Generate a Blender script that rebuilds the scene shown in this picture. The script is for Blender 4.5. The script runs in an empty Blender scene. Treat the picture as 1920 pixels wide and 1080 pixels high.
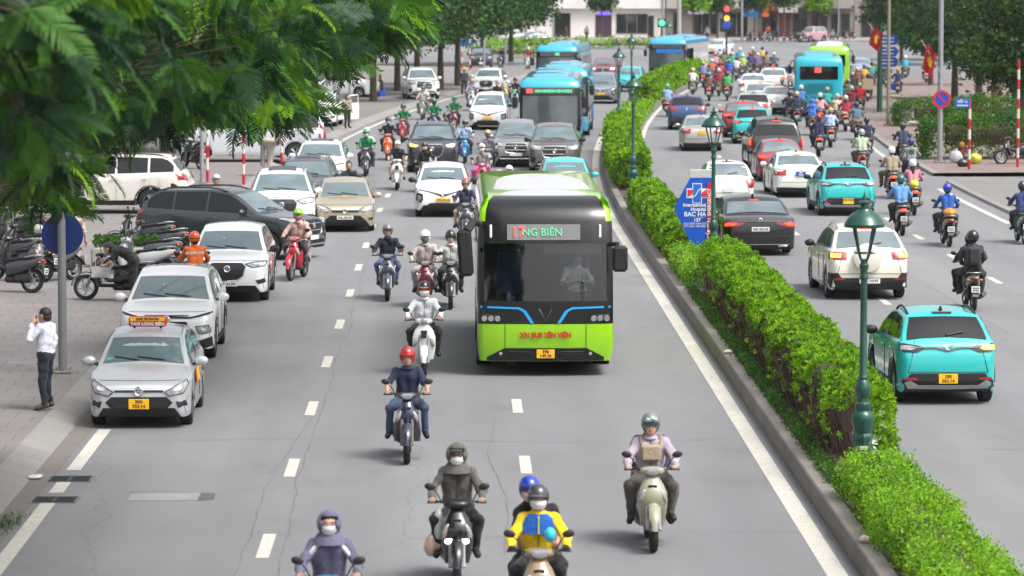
import bpy, bmesh, math, random
import numpy as np
from mathutils import Vector, Matrix, geometry
from mathutils.bvhtree import BVHTree
R = math.radians
PI = math.pi
SC = bpy.context.scene
COL = SC.collection
random.seed(7)
RNG = np.random.default_rng(11)

# ------------------------------------------------------------------ camera
FOC, CH = 7000.0, 7.35                       # focal length in photo pixels, height above the road
TH = math.atan(588 / FOC)
PS = math.atan(105 / FOC * math.cos(TH))
cd = bpy.data.cameras.new('camera')
cam = bpy.data.objects.new('camera', cd)
COL.objects.link(cam)
cd.sensor_width = 36
cd.lens = 36 * FOC / 1920
cd.clip_start = 1
cd.clip_end = 5000
cam.location = (0, 0, CH)
cam.rotation_euler = (PI / 2 - TH, 0, -PS)
cd.dof.use_dof = True
cd.dof.focus_distance = 72
cd.dof.aperture_fstop = 2.8
SC.camera = cam

# ------------------------------------------------------------------ sky, sun, exposure
SUN_EL, SUN_AZ = R(58), R(128)               # azimuth measured clockwise from +Y
w = bpy.data.worlds.new('World')
SC.world = w
w.use_nodes = True
nt = w.node_tree
sky = nt.nodes.new('ShaderNodeTexSky')
sky.sky_type = 'NISHITA'
sky.sun_disc = False
sky.sun_elevation = SUN_EL
sky.sun_rotation = SUN_AZ
sky.air_density = 1.0
sky.dust_density = 6.0
sky.ozone_density = 1.0
hs = nt.nodes.new('ShaderNodeHueSaturation')  # overcast: the blue of the clear sky is mostly lost
hs.inputs['Saturation'].default_value = 0.30
nt.links.new(sky.outputs[0], hs.inputs['Color'])
bg = nt.nodes['Background']
nt.links.new(hs.outputs[0], bg.inputs[0])
bg.inputs[1].default_value = 0.14
sl = bpy.data.lights.new('sun', 'SUN')
sl.energy = 1.3
sl.angle = R(18)
sl.color = (1.0, 0.985, 0.955)
so = bpy.data.objects.new('sun', sl)
COL.objects.link(so)
so.rotation_euler = (PI / 2 - SUN_EL, 0, -SUN_AZ + PI)
SC.view_settings.view_transform = 'Standard'
SC.view_settings.look = 'None'
SC.view_settings.exposure = 0.86
SC.view_settings.gamma = 1
SC.cycles.max_bounces = 6
SC.cycles.diffuse_bounces = 3
SC.cycles.glossy_bounces = 3
SC.cycles.transparent_max_bounces = 8
SC.cycles.use_denoising = True
SC.cycles.caustics_reflective = False
SC.cycles.caustics_refractive = False

# ------------------------------------------------------------------ geometry helpers
_fw = Vector((math.sin(PS) * math.cos(TH), math.cos(PS) * math.cos(TH), -math.sin(TH)))
_rt = Vector((math.cos(PS), -math.sin(PS), 0))
_up = _rt.cross(_fw)

def G(px, py, z=0.0):
    """where the ground (height z) is met by the line of sight through a photo pixel"""
    d = _fw + _rt * ((px - 960) / FOC) - _up * ((py - 540) / FOC)
    t = (z - CH) / d.z
    return Vector((d.x * t, d.y * t, z))

def AT(px, py, dist):
    d = _fw + _rt * ((px - 960) / FOC) - _up * ((py - 540) / FOC)
    t = dist / d.y
    return Vector((d.x * t, dist, CH + d.z * t))

def shift(y):
    """how far the street has bent to the right at distance y"""
    return max(0.0, y - 105) ** 2 / 2130 if y < 320 else 21.7 + (y - 320) * 0.2019

def tang(y):
    return 2 * max(0.0, min(y, 320) - 105) / 2130

def head_away(y):
    return math.atan2(1, tang(y))

def head_near(y):
    return head_away(y) + PI

class MB:
    """collects shapes with a material index; build() links them as ONE mesh object"""
    def __init__(s):
        s.v, s.f, s.m = [], [], []

    def add(s, vs, fs, mi=0):
        o = len(s.v)
        s.v += [tuple(p) for p in vs]
        s.f += [tuple(i + o for i in f) for f in fs]
        s.m += [mi] * len(fs)
        return s

    def box(s, c, d, mi=0, b=0.0, rot=None):
        x, y, z = d[0] / 2, d[1] / 2, d[2] / 2
        vs, fs = [], []
        if b <= 0:
            vs = [(-x, -y, -z), (x, -y, -z), (x, y, -z), (-x, y, -z), (-x, -y, z), (x, -y, z), (x, y, z), (-x, y, z)]
            fs = [(0, 3, 2, 1), (4, 5, 6, 7), (0, 1, 5, 4), (1, 2, 6, 5), (2, 3, 7, 6), (3, 0, 4, 7)]
        else:
            b = min(b, x * .98, y * .98, z * .98)
            idx = {}
            for sx in (-1, 1):
                for sy in (-1, 1):
                    for sz in (-1, 1):
                        for a in range(3):
                            q = [sx * (x - b), sy * (y - b), sz * (z - b)]
                            q[a] = (sx * x, sy * y, sz * z)[a]
                            idx[(sx, sy, sz, a)] = len(vs)
                            vs.append(q)
            for a in range(3):
                p, q = [(1, 2), (2, 0), (0, 1)][a]
                for sg in (-1, 1):
                    loop = []
                    for u, w_ in ((-1, -1), (1, -1), (1, 1), (-1, 1)):
                        k = [0, 0, 0]
                        k[a] = sg; k[p] = u; k[q] = w_
                        loop.append(idx[(k[0], k[1], k[2], a)])
                    fs.append(tuple(loop if sg > 0 else loop[::-1]))
            for a in range(3):
                p, q = [(1, 2), (2, 0), (0, 1)][a]
                for u in (-1, 1):
                    for w_ in (-1, 1):
                        k0 = [0, 0, 0]; k1 = [0, 0, 0]
                        k0[a] = -1; k1[a] = 1
                        k0[p] = k1[p] = u; k0[q] = k1[q] = w_
                        fs.append((idx[(*k0, p)], idx[(*k1, p)], idx[(*k1, q)], idx[(*k0, q)]))
            for sx in (-1, 1):
                for sy in (-1, 1):
                    for sz in (-1, 1):
                        fs.append(tuple(idx[(sx, sy, sz, a)] for a in range(3)))
        if rot is not None:
            vs = [rot @ Vector(p) for p in vs]
        return s.add([(p[0] + c[0], p[1] + c[1], p[2] + c[2]) for p in vs], fs, mi)

    def tube(s, pts, rad, n=8, mi=0, cap=True, squash=1.0):
        pts = [Vector(p) for p in pts]
        if not hasattr(rad, '__len__'):
            rad = [rad] * len(pts)
        vs, fs = [], []
        up = None
        for i, p in enumerate(pts):
            t = (pts[min(i + 1, len(pts) - 1)] - pts[max(i - 1, 0)])
            t = t.normalized() if t.length > 1e-9 else Vector((0, 0, 1))
            if up is None:
                up = Vector((0, 0, 1)) if abs(t.z) < .9 else Vector((1, 0, 0))
            a = t.cross(up).normalized()
            b = a.cross(t).normalized()
            up = b
            for k in range(n):
                g = 2 * PI * k / n
                vs.append(p + a * (rad[i] * math.cos(g)) + b * (rad[i] * squash * math.sin(g)))
        for i in range(len(pts) - 1):
            for k in range(n):
                fs.append((i * n + k, i * n + (k + 1) % n, (i + 1) * n + (k + 1) % n, (i + 1) * n + k))
        if cap:
            fs.append(tuple(range(n))[::-1])
            fs.append(tuple(range((len(pts) - 1) * n, len(pts) * n)))
        return s.add(vs, fs, mi)

    def lathe(s, prof, n=16, c=(0, 0, 0), axis='z', mi=0, close=False):
        vs, fs = [], []
        for r, h in prof:
            for k in range(n):
                g = 2 * PI * k / n
                x, y = r * math.cos(g), r * math.sin(g)
                q = {'z': (x, y, h), 'y': (x, h, y), 'x': (h, x, y)}[axis]
                vs.append((q[0] + c[0], q[1] + c[1], q[2] + c[2]))
        m = len(prof)
        for i in range(m if close else m - 1):
            j = (i + 1) % m
            for k in range(n):
                fs.append((i * n + k, i * n + (k + 1) % n, j * n + (k + 1) % n, j * n + k))
        if not close:
            if prof[0][0] > 1e-5: fs.append(tuple(range(n))[::-1])
            if prof[-1][0] > 1e-5: fs.append(tuple(range((m - 1) * n, m * n)))
        return s.add(vs, fs, mi)

    def ell(s, c, r, n=12, m=8, mi=0, rot=None, z0=-1.0, z1=1.0):
        vs, fs = [], []
        a0, a1 = math.asin(max(-1, z0)), math.asin(min(1, z1))
        for i in range(m + 1):
            a = a0 + (a1 - a0) * i / m
            for k in range(n):
                g = 2 * PI * k / n
                q = Vector((r[0] * math.cos(a) * math.cos(g), r[1] * math.cos(a) * math.sin(g), r[2] * math.sin(a)))
                if rot is not None: q = rot @ q
                vs.append((q.x + c[0], q.y + c[1], q.z + c[2]))
        for i in range(m):
            for k in range(n):
                fs.append((i * n + k, i * n + (k + 1) % n, (i + 1) * n + (k + 1) % n, (i + 1) * n + k))
        return s.add(vs, fs, mi)

    def prism(s, poly, a, b, axis='x', mi=0):
        """2-D polygon extruded along an axis from a to b (poly in the other two axes)"""
        mk = {'x': lambda p, t: (t, p[0], p[1]), 'y': lambda p, t: (p[0], t, p[1]), 'z': lambda p, t: (p[0], p[1], t)}[axis]
        n = len(poly)
        vs = [mk(p, a) for p in poly] + [mk(p, b) for p in poly]
        fs = [tuple(range(n))[::-1], tuple(range(n, 2 * n))] + [(i, (i + 1) % n, (i + 1) % n + n, i + n) for i in range(n)]
        return s.add(vs, fs, mi)

    def rings(s, rings, mi=0, cap0=True, cap1=True, closed=True):
        n = len(rings[0])
        vs = [p for r in rings for p in r]
        fs = []
        for i in range(len(rings) - 1):
            for k in range(n if closed else n - 1):
                fs.append((i * n + k, i * n + (k + 1) % n, (i + 1) * n + (k + 1) % n, (i + 1) * n + k))
        if cap0: fs.append(tuple(range(n))[::-1])
        if cap1: fs.append(tuple(range((len(rings) - 1) * n, len(rings) * n)))
        return s.add(vs, fs, mi)

    def mesh(s, name, mats, smooth=None):
        me = bpy.data.meshes.new(name)
        me.from_pydata([tuple(p) for p in s.v], [], s.f)
        for mt in (mats if isinstance(mats, (list, tuple)) else [mats]):
            me.materials.append(mt)
        if s.m and max(s.m) > 0:
            me.polygons.foreach_set('material_index', s.m)
        if smooth:
            me.shade_smooth()
            me.set_sharp_from_angle(angle=R(smooth))
        me.update()
        return me

    def build(s, name, mats, parent=None, smooth=None):
        return link(name, s.mesh(name, mats, smooth), parent)

def fixnorm(me):
    bm = bmesh.new(); bm.from_mesh(me)
    bmesh.ops.recalc_face_normals(bm, faces=bm.faces)
    bm.to_mesh(me); bm.free()
    return me

def link(name, data, parent=None):
    o = bpy.data.objects.new(name, data)
    COL.objects.link(o)
    if parent is not None: o.parent = parent
    return o

def tag(o, label=None, cat=None, group=None, kind=None):
    if label: o['label'] = label
    if cat: o['category'] = cat
    if group: o['group'] = group
    if kind: o['kind'] = kind
    return o

def thing(name, label, cat, loc=(0, 0, 0), rz=0.0, group=None):
    o = bpy.data.objects.new(name, None)
    o.empty_display_size = .2
    COL.objects.link(o)
    o.location = loc
    o.rotation_euler = (0, 0, rz)
    return tag(o, label, cat, group)

def slotted(o, mats):
    """materials on the object, not on the mesh that copies share"""
    for i, mt in enumerate(mats):
        if i < len(o.material_slots):
            o.material_slots[i].link = 'OBJECT'
            o.material_slots[i].material = mt
    return o

# ------------------------------------------------------------------ materials
MATS = {}
def M(name, col=(.5, .5, .5), rough=.5, metal=0.0, coat=0.0, var=.12, vs=6.0, bump=0.0, bs=40.0, emis=None, es=1.0, spec=.5, sheen=0.0, trans=0.0):
    if name in MATS: return MATS[name]
    m = bpy.data.materials.new(name)
    m.use_nodes = True
    n = m.node_tree
    b = n.nodes['Principled BSDF']
    b.inputs['Roughness'].default_value = rough
    b.inputs['Metallic'].default_value = metal
    b.inputs['Coat Weight'].default_value = coat
    b.inputs['Coat Roughness'].default_value = .06
    b.inputs['Specular IOR Level'].default_value = spec
    if sheen: b.inputs['Sheen Weight'].default_value = sheen
    tc = n.nodes.new('ShaderNodeTexCoord')
    nz = n.nodes.new('ShaderNodeTexNoise')
    nz.inputs['Scale'].default_value = vs
    nz.inputs['Detail'].default_value = 4
    n.links.new(tc.outputs['Object'], nz.inputs['Vector'])
    mx = n.nodes.new('ShaderNodeMix')
    mx.data_type = 'RGBA'
    mx.inputs[6].default_value = (*[c * (1 - var) for c in col], 1)
    mx.inputs[7].default_value = (*[min(1, c * (1 + var)) for c in col], 1)
    n.links.new(nz.outputs['Fac'], mx.inputs[0])
    n.links.new(mx.outputs[2], b.inputs['Base Color'])
    if bump:
        n2 = n.nodes.new('ShaderNodeTexNoise')
        n2.inputs['Scale'].default_value = bs
        n.links.new(tc.outputs['Object'], n2.inputs['Vector'])
        bp = n.nodes.new('ShaderNodeBump')
        bp.inputs['Strength'].default_value = bump
        bp.inputs['Distance'].default_value = .02
        n.links.new(n2.outputs['Fac'], bp.inputs['Height'])
        n.links.new(bp.outputs[0], b.inputs['Normal'])
    if emis:
        b.inputs['Emission Color'].default_value = (*emis, 1)
        b.inputs['Emission Strength'].default_value = es
    if trans:
        b.inputs['Transmission Weight'].default_value = trans
    MATS[name] = m
    return m

def hexc(h):
    """sRGB hex to linear"""
    r = [int(h[i:i + 2], 16) / 255 for i in (0, 2, 4)]
    return tuple(c / 12.92 if c <= .04045 else ((c + .055) / 1.055) ** 2.4 for c in r)

def cloth(h):
    return M('cloth ' + h, hexc(h), .85, var=.14, vs=5, bump=.7, bs=20, sheen=.15)

def paint(h, metal=0.0):
    return M('paint ' + h + str(metal), hexc(h), .32, metal, coat=1.0, var=.05, vs=2.5)

def plain(h, rough=.5, **k):
    return M('plain ' + h + str(rough), hexc(h), rough, **k)

BLACK = M('black plastic', (.013, .013, .014), .55, var=.2)
GLOSSBLACK = M('gloss black', (.010, .010, .011), .28, coat=.25, var=.2)
RUBBER = M('tyre rubber', (.018, .018, .018), .85, var=.25, bump=.2)
CHROME = M('chrome', (.75, .76, .78), .15, 1.0, var=.03)
ALLOY = M('alloy', (.42, .43, .45), .35, .85, var=.06)
GLASS = M('car glass', (.115, .160, .175), .04, spec=1.0, coat=.7, var=.6, vs=1.6)  # pale base and dark blotches put sky and tree reflections into the colour
GLASSD = M('tinted glass', (.006, .007, .008), .05, spec=.7, var=.2, vs=2)
LENS = M('lamp lens', (.30, .31, .32), .10, coat=1.0, var=.55, vs=18)
LENSON = M('lit lamp', (.8, .8, .8), .2, emis=(1, .97, .9), es=3.0)
AMBERON = M('lit amber lamp', (.8, .35, .03), .2, emis=(1, .42, .05), es=2.2)
REDLENS = M('red lens', (.30, .008, .010), .15, coat=1.0, var=.3, vs=10)
REDON = M('lit red lamp', (.6, .02, .01), .2, emis=(1, .06, .02), es=1.6)
PLATEY = M('yellow plate', hexc('f5b81c'), .45, var=.08)
PLATEW = M('white plate', (.72, .72, .70), .45, var=.08)
PLATEB = M('blue plate', hexc('1d57a8'), .45, var=.08)
INK = M('ink', (.02, .02, .02), .6)
STEEL = M('galvanised steel', (.36, .37, .38), .45, .55, var=.15, vs=5)
DARKSTEEL = M('dark steel', (.05, .05, .055), .4, .6, var=.2)

_tx = {}
def text_mesh(body, size, mat, depth=.004, sx=1.0, bold=0.0, align='CENTER'):
    key = (body, size, mat.name, depth, sx, bold, align)
    if key in _tx: return _tx[key]
    cu = bpy.data.curves.new('lettering', 'FONT')
    cu.body = body
    cu.size = size
    cu.align_x = align
    cu.align_y = 'CENTER'
    cu.extrude = depth / 2
    cu.offset = bold
    cu.resolution_u = 3
    cu.space_line = .85
    o = bpy.data.objects.new('lettering', cu)
    COL.objects.link(o)
    bpy.context.view_layer.update()
    me = bpy.data.meshes.new_from_object(o.evaluated_get(bpy.context.evaluated_depsgraph_get()))
    bpy.data.objects.remove(o)
    me.materials.clear()
    me.materials.append(mat)
    if sx != 1.0:
        me.transform(Matrix.Diagonal((sx, 1, 1, 1)))
    _tx[key] = me
    return me

def text(body, size, mat, parent, loc, face='+x', sx=1.0, bold=0.0, align='CENTER', name='lettering', depth=.004):
    """lettering whose face looks along +x / -x / +y / -y of the parent"""
    o = link(name, text_mesh(body, size, mat, depth, sx, bold, align), parent)
    o.location = loc
    o.rotation_euler = (PI / 2, 0, {'+x': PI / 2, '-x': -PI / 2, '+y': PI, '-y': 0}[face])
    return o

def dup(root, loc, rz, label, group=None):
    r = root.copy(); COL.objects.link(r)
    r.location = loc; r.rotation_euler = (0, 0, rz)
    r['label'] = label
    if group: r['group'] = group
    for ch in list(root.children):
        c = ch.copy(); COL.objects.link(c); c.parent = r
        for g in list(ch.children):
            e = g.copy(); COL.objects.link(e); e.parent = c
    return r
# ------------------------------------------------------------------ the street itself
def nodes(name):
    m = bpy.data.materials.new(name); m.use_nodes = True
    return m, m.node_tree, m.node_tree.nodes['Principled BSDF']

def mixc(n, fac, a, b, mode='MIX'):
    x = n.nodes.new('ShaderNodeMix'); x.data_type = 'RGBA'; x.blend_type = mode
    for i, v in ((0, fac), (6, a), (7, b)):
        if hasattr(v, 'links') or hasattr(v, 'is_linked'): n.links.new(v, x.inputs[i])
        else: x.inputs[i].default_value = v if i == 0 else (*v, 1)
    return x.outputs[2]

def noise(n, vec, scale, detail=4, rough=.5):
    z = n.nodes.new('ShaderNodeTexNoise'); z.inputs['Scale'].default_value = scale
    z.inputs['Detail'].default_value = detail; z.inputs['Roughness'].default_value = rough
    n.links.new(vec, z.inputs['Vector']); return z.outputs['Fac']

def ramp(n, fac, a, b, c0=0.0, c1=1.0):
    r = n.nodes.new('ShaderNodeMapRange'); r.inputs[1].default_value = a; r.inputs[2].default_value = b
    r.inputs[3].default_value = c0; r.inputs[4].default_value = c1
    n.links.new(fac, r.inputs[0]); return r.outputs[0]

def scaled(n, vec, s):
    v = n.nodes.new('ShaderNodeMapping'); v.inputs['Scale'].default_value = s
    n.links.new(vec, v.inputs['Vector']); return v.outputs[0]

def mat_asphalt(name, base, warm):
    m, n, b = nodes(name)
    co = n.nodes.new('ShaderNodeTexCoord').outputs['Object']
    big = noise(n, scaled(n, co, (.30, .035, 1)), 1.0, 5)
    mid = noise(n, scaled(n, co, (1, .25, 1)), 1.4, 6, .65)
    fine = noise(n, co, 55, 3, .7)
    c = mixc(n, ramp(n, big, .35, .65), [q * .88 for q in base], [q * 1.10 for q in warm])
    c = mixc(n, ramp(n, mid, .30, .72, 0, .42), c, [q * .70 for q in base])
    c = mixc(n, ramp(n, fine, .25, .8, 0, .32), c, [q * 1.35 for q in base])
    # wheel tracks: the tyres polish two bands in every lane
    sep = n.nodes.new('ShaderNodeSeparateXYZ'); n.links.new(co, sep.inputs[0])
    sn = n.nodes.new('ShaderNodeMath'); sn.operation = 'MULTIPLY'; sn.inputs[1].default_value = 3.6; n.links.new(sep.outputs[0], sn.inputs[0])
    s2 = n.nodes.new('ShaderNodeMath'); s2.operation = 'SINE'; n.links.new(sn.outputs[0], s2.inputs[0])
    c = mixc(n, ramp(n, s2.outputs[0], -.2, 1, 0, .13), c, [q * .62 for q in base])
    # oil drips and patches
    sp = noise(n, scaled(n, co, (1, .45, 1)), .55, 3, .7)
    c = mixc(n, ramp(n, sp, .60, .76, 0, .42), c, [q * .55 for q in base])
    # cracks wander along and across the lanes
    wob = n.nodes.new('ShaderNodeTexNoise'); wob.inputs['Scale'].default_value = .8
    n.links.new(co, wob.inputs['Vector'])
    ad = n.nodes.new('ShaderNodeVectorMath'); ad.operation = 'ADD'
    n.links.new(scaled(n, co, (.13, .035, 1)), ad.inputs[0])
    sc = n.nodes.new('ShaderNodeVectorMath'); sc.operation = 'SCALE'; sc.inputs['Scale'].default_value = .09
    n.links.new(wob.outputs['Color'], sc.inputs[0]); n.links.new(sc.outputs[0], ad.inputs[1])
    vo = n.nodes.new('ShaderNodeTexVoronoi'); vo.feature = 'DISTANCE_TO_EDGE'; vo.inputs['Scale'].default_value = 1.0
    n.links.new(ad.outputs[0], vo.inputs['Vector'])
    c = mixc(n, ramp(n, vo.outputs['Distance'], .0, .0025, .28, 0), c, [q * .35 for q in base])
    n.links.new(c, b.inputs['Base Color'])
    b.inputs['Roughness'].default_value = .82
    b.inputs['Specular IOR Level'].default_value = .35
    bp = n.nodes.new('ShaderNodeBump'); bp.inputs['Strength'].default_value = .25; bp.inputs['Distance'].default_value = .01
    n.links.new(fine, bp.inputs['Height']); n.links.new(bp.outputs[0], b.inputs['Normal'])
    return m

def mat_pave(name, ca, cb, grout, sx, sy, off=.5, rot=0.0):
    m, n, b = nodes(name)
    co = n.nodes.new('ShaderNodeTexCoord').outputs['Object']
    br = n.nodes.new('ShaderNodeTexBrick')
    br.inputs['Scale'].default_value = 1
    br.inputs['Brick Width'].default_value = sx; br.inputs['Row Height'].default_value = sy
    br.inputs['Mortar Size'].default_value = .012; br.inputs['Mortar Smooth'].default_value = .2
    br.offset = off
    br.inputs['Color1'].default_value = (*ca, 1); br.inputs['Color2'].default_value = (*cb, 1); br.inputs['Mortar'].default_value = (*grout, 1)
    mp = n.nodes.new('ShaderNodeMapping'); mp.inputs['Rotation'].default_value = (0, 0, rot)
    n.links.new(co, mp.inputs[0]); n.links.new(mp.outputs[0], br.inputs['Vector'])
    d = noise(n, co, .55, 6, .65)
    c = mixc(n, ramp(n, d, .3, .75, .0, .5), br.outputs['Color'], [q * .55 for q in ca])
    f = noise(n, co, 30, 3)
    c = mixc(n, ramp(n, f, .3, .8, 0, .25), c, [q * 1.3 for q in cb])
    n.links.new(c, b.inputs['Base Color']); b.inputs['Roughness'].default_value = .85
    bp = n.nodes.new('ShaderNodeBump'); bp.inputs['Strength'].default_value = .3; bp.inputs['Distance'].default_value = .01
    n.links.new(br.outputs['Fac'], bp.inputs['Height']); bp.invert = True
    n.links.new(bp.outputs[0], b.inputs['Normal'])
    return m

def mat_worn(name, col, under, amt=.5, rough=.7, sc=9):
    """paint or concrete that has worn through in places"""
    m, n, b = nodes(name)
    co = n.nodes.new('ShaderNodeTexCoord').outputs['Object']
    a = noise(n, co, sc, 6, .7); d = noise(n, co, .8, 3)
    c = mixc(n, ramp(n, a, .52, .75, 0, amt), col, under)
    c = mixc(n, ramp(n, d, .3, .7, 0, .35), c, [q * .7 for q in col])
    n.links.new(c, b.inputs['Base Color']); b.inputs['Roughness'].default_value = rough
    bp = n.nodes.new('ShaderNodeBump'); bp.inputs['Strength'].default_value = .3; bp.inputs['Distance'].default_value = .015
    n.links.new(a, bp.inputs['Height']); n.links.new(bp.outputs[0], b.inputs['Normal'])
    return m

ASPH = mat_asphalt('asphalt', (.186, .187, .197), (.200, .199, .202))
PAVE = mat_pave('pinkish paving', (.192, .172, .166), (.218, .202, .198), (.10, .094, .09), .60, .60, .5)
PAVE2 = mat_pave('red brown paving', (.205, .155, .14), (.245, .19, .17), (.10, .09, .085), .42, .42, .5)
CONC = mat_pave('kerb concrete', (.235, .225, .215), (.275, .26, .245), (.09, .08, .07), 40, .95, 0)
KERBM = mat_pave('median kerb stone', (.165, .143, .130), (.225, .20, .185), (.09, .075, .065), 40, 1.4, 0)
WHITE = mat_worn('road paint', (.55, .52, .46), (.22, .215, .21), .9, .7, 7)
SOIL = mat_worn('soil', (.085, .055, .04), (.13, .085, .06), .8, .95, 14)
GUT = mat_worn('gutter stones', (.185, .16, .145), (.09, .08, .075), .7, .9, 4)

def lk(y):   # how far the left kerb line steps out past the bus bay
    return -1.1 * min(1, max(0, (y - 85) / 55))

def strip(name, prof, y0, y1, mat, step=3.0, left=False, kind='structure', cap=True, mi=None, smooth=None):
    """a cross-section (x, z) swept along the bending street"""
    ys = list(np.arange(y0, y1, step)) + [y1]
    b = MB()
    rows = []
    for y in ys:
        sh = shift(y) + (lk(y) if left else 0)
        rows.append([(p[0] + sh, y, p[1]) for p in prof])
    b.rings(rows, cap0=False, cap1=False, closed=False)
    if mi: b.m = [mi[k] for _ in range(len(ys) - 1) for k in range(len(prof) - 1)]
    me = b.mesh(name, mat, smooth)
    o = link(name, me)
    if kind: o['kind'] = kind
    return o

g = MB(); g.box((0, 1500, -.31), (5000, 3200, .5))
tag(g.build('ground', M('dusty ground', (.22, .20, .185), .9, var=.2, vs=.2)), kind='structure')
strip('road', [(-9.4, 0), (4.9, 0), (6.3, 0), (17.4, 0)], 25, 262, ASPH, 4)
# the crossing beyond, its own sheet butted to the end of the street
b = MB(); sh = shift(262)
b.add([(-9.4 + sh, 262, 0), (17.4 + sh, 262, 0), (150, 262, 0), (170, 330, 0), (170, 408, 0), (-40, 408, 0), (-40, 340, 0), (-9.4 + sh, 300, 0)], [tuple(range(8))])
tag(b.build('crossing_road', ASPH), kind='structure')

# left pavement with its sloped kerb stones; right pavement; median bed
strip('pavement', [(-6.72, .15), (-12, .16), (-34, .18)][::-1], 25, 285, PAVE, 4, left=True)
strip('kerb', [(-6.22, .0), (-6.28, .03), (-6.62, .14), (-6.72, .152)][::-1], 25, 285, CONC, 4, left=True)
strip('gutter', [(-6.23, .004), (-5.90, .005)], 25, 150, GUT, 3, left=True)
strip('pavement', [(17.2, .12), (20, .14), (60, .16)], 136, 262, PAVE2, 4)
strip('kerb', [(16.95, 0), (16.97, .115), (17.2, .122)], 136, 262, CONC, 4)
strip('pavement', [(17.2, .10), (20, .12), (60, .14)], 40, 131.5, mat_worn('grey concrete walk', (.20, .19, .18), (.10, .095, .09), .6, .9, 1.5), 4)
strip('kerb', [(16.95, 0), (16.98, .09), (17.2, .102)], 40, 131.5, CONC, 4)
# side street between the two right-hand pavements
b = MB(); b.add([(17.4, 131, -.012), (60, 131, -.012), (60, 136, -.012), (17.6, 136, -.012)], [(0, 1, 2, 3)])
tag(b.build('side_street', ASPH), kind='structure')

KH = .30
strip('median_kerb', [(4.95, 0), (4.97, KH - .02), (4.99, KH), (5.19, KH), (5.21, .22)], 25, 262, KERBM, 2, smooth=None)
strip('median_kerb', [(6.02, .22), (6.04, KH), (6.22, KH), (6.25, KH - .02), (6.27, 0)], 25, 262, KERBM, 2)
strip('median_soil', [(5.20, .23), (5.6, .27), (6.03, .23)], 25, 262, SOIL, 2)

# ---- painted lines, 4 mm proud of the asphalt
def line(y0, y1, x, wd, left=False):
    strip('road_marking', [(x - wd / 2, .004), (x + wd / 2, .004)], y0, y1, WHITE, 2.0, left=left)
line(25, 52.0, -5.70, .21, True); line(52.75, 54.35, -5.70, .21, True); line(55.2, 60.2, -5.70, .21, True)
line(62, 240, -5.70, .2, True)
line(25, 262, 4.67, .26)
line(25, 262, 6.52, .2)
line(25, 106, 16.3, .2); line(110, 128, 16.35, .2); line(139, 262, 16.35, .18)
for k in range(-1, 22):
    y = 55.44 + 7.66 * k
    line(y - 1.02, y + 1.02, -2.46, .17); line(y + .3 - 1.02, y + .3 + 1.02, 1.035, .17)
    y = 83.8 + 7.45 * (k - 4)
    line(y - .95, y + .95, 9.65, .16)
    y = 89.5 + 7.45 * (k - 4)
    line(y - .95, y + .95, 12.97, .16)
b = MB(); a = shift(120)
b.add([(13.6 + a, 126.5, .004), (17.0 + a, 126.5, .004), (17.0 + a, 129.6, .004), (13.6 + a, 129.6, .004)], [(0, 1, 2, 3)])

# seams and cracks in the old surfacing
TAR = mat_worn('tar seam', (.125, .124, .126), (.185, .185, .19), .9, .8, 5)
def crack(pts, wd, seed):
    r = random.Random(seed); b = MB(); vs = []
    P_ = []
    for (x0, y0), (x1, y1) in zip(pts[:-1], pts[1:]):
        n = max(2, int(math.hypot(x1 - x0, y1 - y0) / .35))
        P_ += [(x0 + (x1 - x0) * k / n, y0 + (y1 - y0) * k / n) for k in range(n)]
    ox = oy = 0
    for i, (x, y) in enumerate(P_):
        ox = ox * .8 + r.gauss(0, .014); oy = oy * .8 + r.gauss(0, .014)
        j = min(i + 1, len(P_) - 1); k = max(i - 1, 0); dx, dy = P_[j][0] - P_[k][0], P_[j][1] - P_[k][1]; l = math.hypot(dx, dy) + 1e-6
        w_ = wd * r.uniform(.1, .8) / 2
        for sg in (1, -1): vs.append((x + ox - dy / l * w_ * sg + shift(y), y + oy + dx / l * w_ * sg, .0025))
    b.add(vs, [(2 * i, 2 * i + 1, 2 * i + 3, 2 * i + 2) for i in range(len(P_) - 1)])
    tag(b.build('road_crack', TAR), kind='structure')
crack([(-2.2, 44), (-2.3, 60), (-2.25, 80), (-2.35, 104)], .035, 1); crack([(-2.75, 44), (-2.7, 55), (-2.35, 63)], .03, 2)
crack([(-5.6, 58.6), (-2, 58.9), (2, 58.4), (4.5, 58.8)], .03, 3); crack([(-5.6, 90.2), (0, 89.6), (4.5, 89.9)], .05, 4); crack([(-5.5, 82), (-1, 82.3)], .035, 5)
crack([(.6, 47), (.75, 52), (.45, 57), (.7, 62)], .025, 6); crack([(6.6, 57.5), (11, 57.2), (16, 57.6)], .03, 7); crack([(6.7, 100), (12, 100.4), (16, 99.8)], .05, 8); crack([(11.2, 60), (11.4, 75), (11.1, 90)], .03, 9); crack([(-5.5, 70.5), (-3.2, 70.1), (-2.3, 70.6)], .03, 10); crack([(17.4, 110), (24, 112), (32, 109)], .08, 11); crack([(18.5, 117), (26, 115), (34, 118)], .08, 12)

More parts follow.
